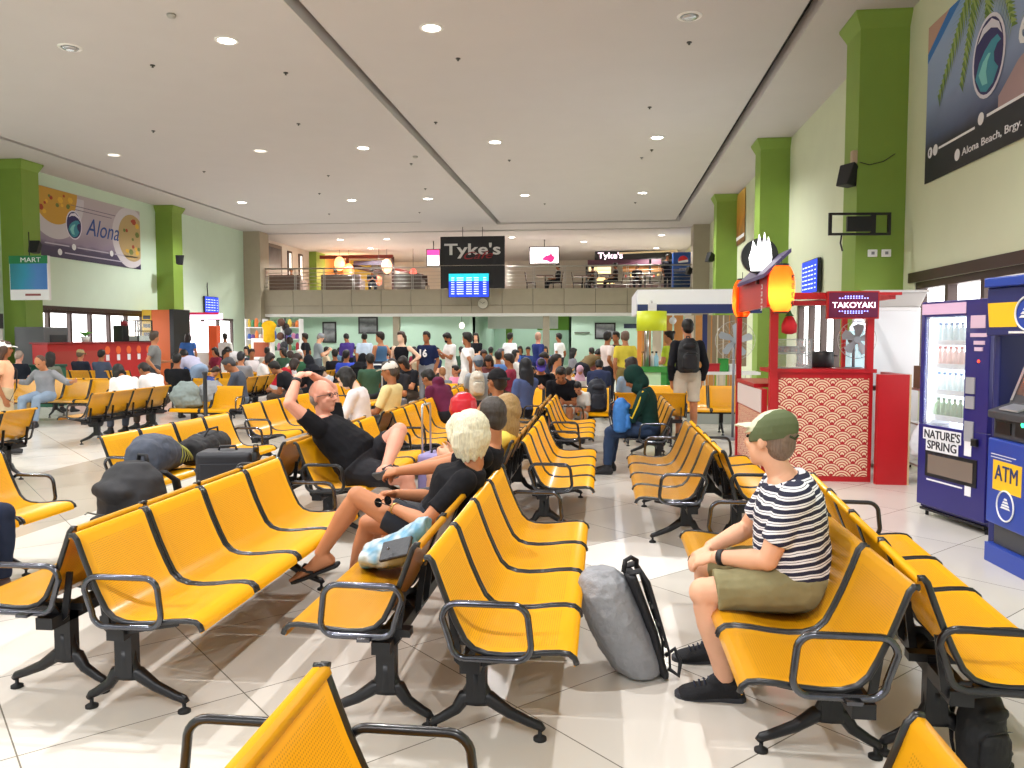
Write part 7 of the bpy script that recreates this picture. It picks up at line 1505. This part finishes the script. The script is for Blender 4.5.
for i, (px, c, w_, h_, lb) in enumerate(((712, '#b5202a', .24, .13, 'red tray'), (723, '#2f8f3a', .16, .22, 'green tub'), (734, '#d9dcdc', .2, .12, 'white tub'))):
    t = empty('container', (at2(px, 14.75), 14.75, .93), 0, lb + ' on the white booth counter', 'container'); MB().span(-w_ / 2, w_ / 2, -.1, .1, 0, h_).build('tub_body', mat('tub ' + c, c, rough=.4), t, bevel=.01); MB().span(-w_ / 2 - .01, w_ / 2 + .01, -.11, .11, h_, h_ + .015).build('lid', mat('tub lid ' + c, c, rough=.5), t)
for i, (px, c) in enumerate(((641, '#d9c83a'), (648, '#8a3a2a'), (652, '#e3e6e8'), (656, '#9fd0e8'), (644, '#e8e8e0'))):
    t = empty('sauce_bottle', (at2(px, 14.7), 14.7, 1.02), 0, ['yellow bottle at the left end of the booth counter', 'brown bottle in the booth counter row', 'white bottle in the booth counter row', 'pale blue bottle at the right of the booth counter row', 'cream bottle second in the booth counter row'][i], 'bottle', 'bottles on the booth counter'); link('bottle', BT, mat('bottle ' + c, c, rough=.3), t).scale = (1.4, 1.4, 1.7); link('cap', CT, BLACKM, t).scale = (1.4, 1.4, 1.7)
t = empty('wall_fan', (at2(672, 15.5), 15.5, 1.86), 0, 'small white fan lamp hanging inside the booth', 'fan'); MB().ell((0, 0, 0), (.07, .05, .07)).build('head', WHITEP, t); MB().cyl((0, 0, .05), (0, 0, .14), .01, n=6).build('stem', WHITEP, t)

# ------------------------------------------------------------------ left side shops
rc = empty('service_counter', (-13.2, 20.2, 0), 0, 'long red counter with printed drink pictures in front of the left windows', 'counter')
RC = mat('counter red', '#b3201f', rough=.45); MB().span(-.3, .1, -2.6, 1.9, 0, 1.38).build('front', RC, rc, bevel=.01); MB().span(-.35, .14, -2.62, 1.92, 1.38, 1.42).build('worktop', mat('dark red top', '#8e1a1c', rough=.4), rc)
for i in range(5):
    y = -.3 + i * .48; MB().prism(arc(0, 0, .11, 0, 350, 16), (.102, y, 1.2), (0, 1, 0), (0, 0, 1), .004).build('printed_cup', mat('orange print', '#e8672c', rough=.5), rc); MB().span(.10, .106, y - .07, y + .07, .92, 1.08).build('price_tag', WT, rc)
MB().span(.10, .106, -2.4, -.7, .5, 1.2).build('poster_panel', mat('faded red panel', '#a83a30', rough=.5), rc)
t = empty('dark_appliance', (-14.0, 18.9, 0), 0, 'dark grey appliance block behind the red counter by the column', 'appliance'); MB().span(-.5, .3, -.6, .3, 0, 1.8).build('body', mat('charcoal metal', '#6a6d70', rough=.4), t, bevel=.02); MB().span(.3, .32, -.4, .2, .4, 1.6).build('door', mat('charcoal door', '#3b3d40', rough=.35), t)
pt = empty('potted_plant', (-13.2, 19.15, 1.42), 0, 'bright green leafy plant on the red counter', 'plant'); MB().loft([squash(z, 0, 0, r, r) for z, r in ((0, .08), (.14, .11))], 14).build('pot', WHITEP, pt)
for i in range(9):
    a = i * .7; L_ = .30; MB().loft([(V((math.cos(a) * L_ * q, math.sin(a) * L_ * q, .14 + .34 * q - .25 * q * q)), V((-math.sin(a), math.cos(a), 0)), V((0, 0, 1)), w_, .004) for q, w_ in ((0, .01), (.4, .05), (.8, .045), (1, .008))], 8).build('leaf', mat('bright leaf', '#5fc23a', rough=.5), pt)
t = empty('glass_cabinet', (-13.3, 21.6, 1.42), 0, 'small glass display case on the right end of the red counter', 'showcase'); b = MB()
for x in (-.25, .25):
    for y in (-.35, .35): b.box((x, y, .3), (.03, .03, .6))
for z in (0.01, .3, .6): b.box((0, 0, z), (.52, .72, .02))
b.build('frame', DKMETAL, t); MB().span(.24, .245, -.33, .33, 0, .6).build('glass', GLASS, t); MB().span(-.2, .2, -.3, .3, .02, .16).build('goods', mat('pale goods', '#c9d6d0'), t)
t = empty('coffee_machine', (-13.4, 21.0, 1.42), 0, 'black and red machine on the red counter before the windows', 'machine'); MB().span(-.15, .15, -.15, .15, 0, .45).build('body', BLACKM, t, bevel=.02); MB().ell((.1, .0, .5), (.1, .1, .08)).build('hopper', mat('hopper red', '#8e2430'), t)
t = empty('litter_bin', (-12.35, 16.6, 0), 0, 'dark green bin in front of the red counter', 'bin'); MB().span(-.25, .25, -.25, .25, 0, .88).build('bin_body', mat('bin green', '#1f5a45', rough=.5), t, bevel=.02); MB().span(-.27, .27, -.27, .27, .88, .94).build('lid', mat('bin lid', '#1a4a3a', rough=.5), t, bevel=.01)
# orange booth and lit shop
ob = empty('orange_booth', (at2(162, 24.3), 24.3, 0), 0, 'orange panel booth with a yellow and black lettered strip at the left', 'booth')
MB().span(-.30, .32, 0, 1.0, 0, 2.42).build('panel', mat('booth orange', '#d4652a', rough=.5), ob); MB().span(-.62, -.30, -.01, 1.0, 0, 2.42).build('lettered_strip', mat('strip yellow', '#d8b02c', rough=.5), ob); MB().span(.32, .46, -.02, 1.0, 0, 2.44).build('edge', DKMETAL, ob)
for i in range(7): MB().span(-.58, -.34, -.016, -.01, .5 + i * .27, .62 + i * .27).build('strip_mark', BLACKM, ob)
sh = empty('lit_shop', (-14.03, 27, 0), 0, 'shop front with a glowing white and pink fascia at the left', 'shop'); MB().span(-.95, .5, 0, .3, 2.18, 2.38).build('fascia', emis('pink white fascia', '#ffd6ee', 1.8), sh); MB().span(-.95, .5, -.03, 0, 2.34, 2.42).build('red_edge', mat('deep pink edge', '#b5204a', emit=.5), sh)
MB().span(-.95, .0, .6, .7, .9, 2.1).build('lit_wall', emis('lit shop interior', '#fff2f6', 1.4), sh); MB().span(.15, .45, -.1, .2, 0, 1.95).build('orange_fridge', mat('shop orange', '#c94f2c', rough=.4), sh); MB().span(-.95, .15, -.05, .4, 0, 1.0).build('counter', mat('shop counter', '#c9bfc2'), sh); MB().span(-.95, -.87, -.05, .1, 1.0, 2.2).build('post', DKMETAL, sh)
# goods shelves at the foot of the mezzanine
gs = empty('goods_shelf', (at2(272, 29.5), 29.6, 0), 0, 'crowded souvenir shelf with bags and toys below the mezzanine at left', 'shelf'); gw = (at2(300, 29.5) - at2(246, 29.5)) / 2
for z in (.5, 1.0, 1.45, 1.9): MB().span(-gw, gw, 0, .4, z, z + .03).build('shelf_board', WHITEP, gs)
for x in (-gw, -gw / 3, gw / 3, gw): MB().span(x - .02, x + .02, 0, .4, 0, 2.25).build('upright', WHITEP, gs)
random.seed(21); PAL = ['#b5343a', '#3a5fa8', '#e0c04a', '#d9d6d2', '#2f3a5a', '#c97fa0', '#4a8a5a', '#8a6a4a', '#d97a3a', '#6a4a8a']; PN = ['red', 'blue', 'yellow', 'white', 'navy', 'pink', 'green', 'brown', 'orange', 'purple']
for j, z in enumerate((1.03, 1.48, 1.93)):
    for i in range(14):
        x = -gw + .12 + i * (2 * gw - .24) / 13; k_ = random.randrange(10); w_, h_ = random.uniform(.05, .085), random.uniform(.16, .36)
        t = MB(); t.loft([squash(q, 0, 0, w_ * f_, .07 * f_) for q, f_ in ((0, .8), (.02, 1), (h_ * .6, 1), (h_ * .85, .75), (h_, .3))], 10)
        o = t.build('souvenir', mat('souvenir ' + PAL[k_], PAL[k_], rough=.6)); o.location = (gs.location.x + x, 29.7, z)
        tag(o, '%s souvenir item on the %s board of the crowded goods shelf, %s' % (PN[k_], ['lower', 'middle', 'top'][j], 'left third' if i < 5 else ('middle third' if i < 9 else 'right third')), 'souvenir', 'souvenirs %s %s %s' % (PN[k_], j, 'l' if i < 5 else ('m' if i < 9 else 'r')))
t = empty('garment_display', (at2(270, 28.9), 28.9, 0), 0, 'bright yellow garment hanging at the front of the goods shelf', 'garment'); soft([squash(z, 0, 0, rx, .09) for z, rx in ((1.35, .16), (1.4, .24), (1.8, .22), (1.98, .30), (2.1, .22), (2.16, .08))], 'cloth', fabric('#e3b41f'), t, .02, .02, .08); MB().cyl((0, 0, 0), (0, 0, 1.4), .02, n=8).build('pole', STEEL, t)
t = empty('bag_rack', (at2(286, 28.5), 28.5, 0), 0, 'tall rack hung with dark brown bags before the goods shelf', 'rack'); MB().cyl((0, 0, 0), (0, 0, 2.25), .025, n=8).build('pole', DKMETAL, t); MB().cyl((0, 0, 0), (0, 0, .03), .25, n=16).build('base', DKMETAL, t)
for i in range(8): a = i * 2.4; MB().ell((.18 * math.cos(a), .18 * math.sin(a), .9 + i * .17), (.14, .12, .15)).build('hanging_bag', mat('bag brown %d' % (i % 3), ['#3a2a24', '#5a3a2c', '#2a2a30'][i % 3], rough=.7), t)
t = empty('lit_display_box', (at2(262, 29), 29.0, 0), 0, 'small white lit display box in front of the goods shelf', 'display'); MB().span(-.4, .4, 0, .3, .7, 1.5).build('box', mat('display white', '#e9e6e0', emit=.3), t); MB().span(-.3, .3, -.01, 0, .8, 1.35).build('picture', mat('display rust', '#a8583a'), t); MB().span(-.35, .35, .05, .25, 0, .7).build('stand', GREYP, t)
# small poster strip high on the right wall
t = empty('wall_poster', (XR - .02, 24.9, 5.1), 0, 'narrow yellow brown poster high between the right columns', 'poster'); MB().span(-.012, 0, -.75, .75, -.75, .8).build('sheet', gradm('amber print', [(0, '#5a3a20'), (.5, '#c98a2c'), (1, '#d9b04a')], 2, -.75, .8, .6), t); MB().span(-.016, -.012, -.7, .7, -.6, -.5).build('text_strip', WT, t)

# phone in the hands of the woman in white, strap of the standing person
t = empty('phone', (-3.11, 8.75, .775), R(90), 'dark phone held by the woman in the white sweater', 'phone'); MB().box((0, 0, 0), (.075, .012, .15), M=Matrix.Rotation(R(-35), 3, 'X')).build('case', BLACKM, t, bevel=.004); MB().box((0, -.009, -.004), (.066, .003, .135), M=Matrix.Rotation(R(-35), 3, 'X')).build('display', emis('phone display', '#c9d6ea', .8), t)
px_ = gx(4, 9.7); o = MB().tube([(-.16, .02, 1.36), (-.06, .16, 1.22), (.10, .17, .98), (.20, .10, .80), (.12, -.15, .95), (-.06, -.16, 1.22), (-.16, -.03, 1.36)], .02, 8, flat=.3, close=True).build('shoulder_strap', NYL); o.location = (px_, 9.7, 0); o.rotation_euler = (0, 0, R(-60)); o.scale = (.9,) * 3; tag(o, 'black strap worn across the peach shirt of the standing person', 'strap')

hd_ = on_person('person in a dark green hooded jacket with yellow piping on the sleeve'); F_ = POSES['sit_phone']
for sg in (-1, 1):
    o_ = V((sg * .062, 0, .012)); MB().tube([F_.S[sg] + V((sg * .045, 0, .05)), F_.S[sg].lerp(F_.E[sg], .5) + o_, F_.E[sg] + o_ * .9, F_.E[sg].lerp(F_.Wr[sg], .5) + V((sg * .05, 0, .01)), F_.Wr[sg] + V((sg * .04, 0, 0))], .009, 8).build('sleeve_piping', fabric('#d9b52c'), hd_)
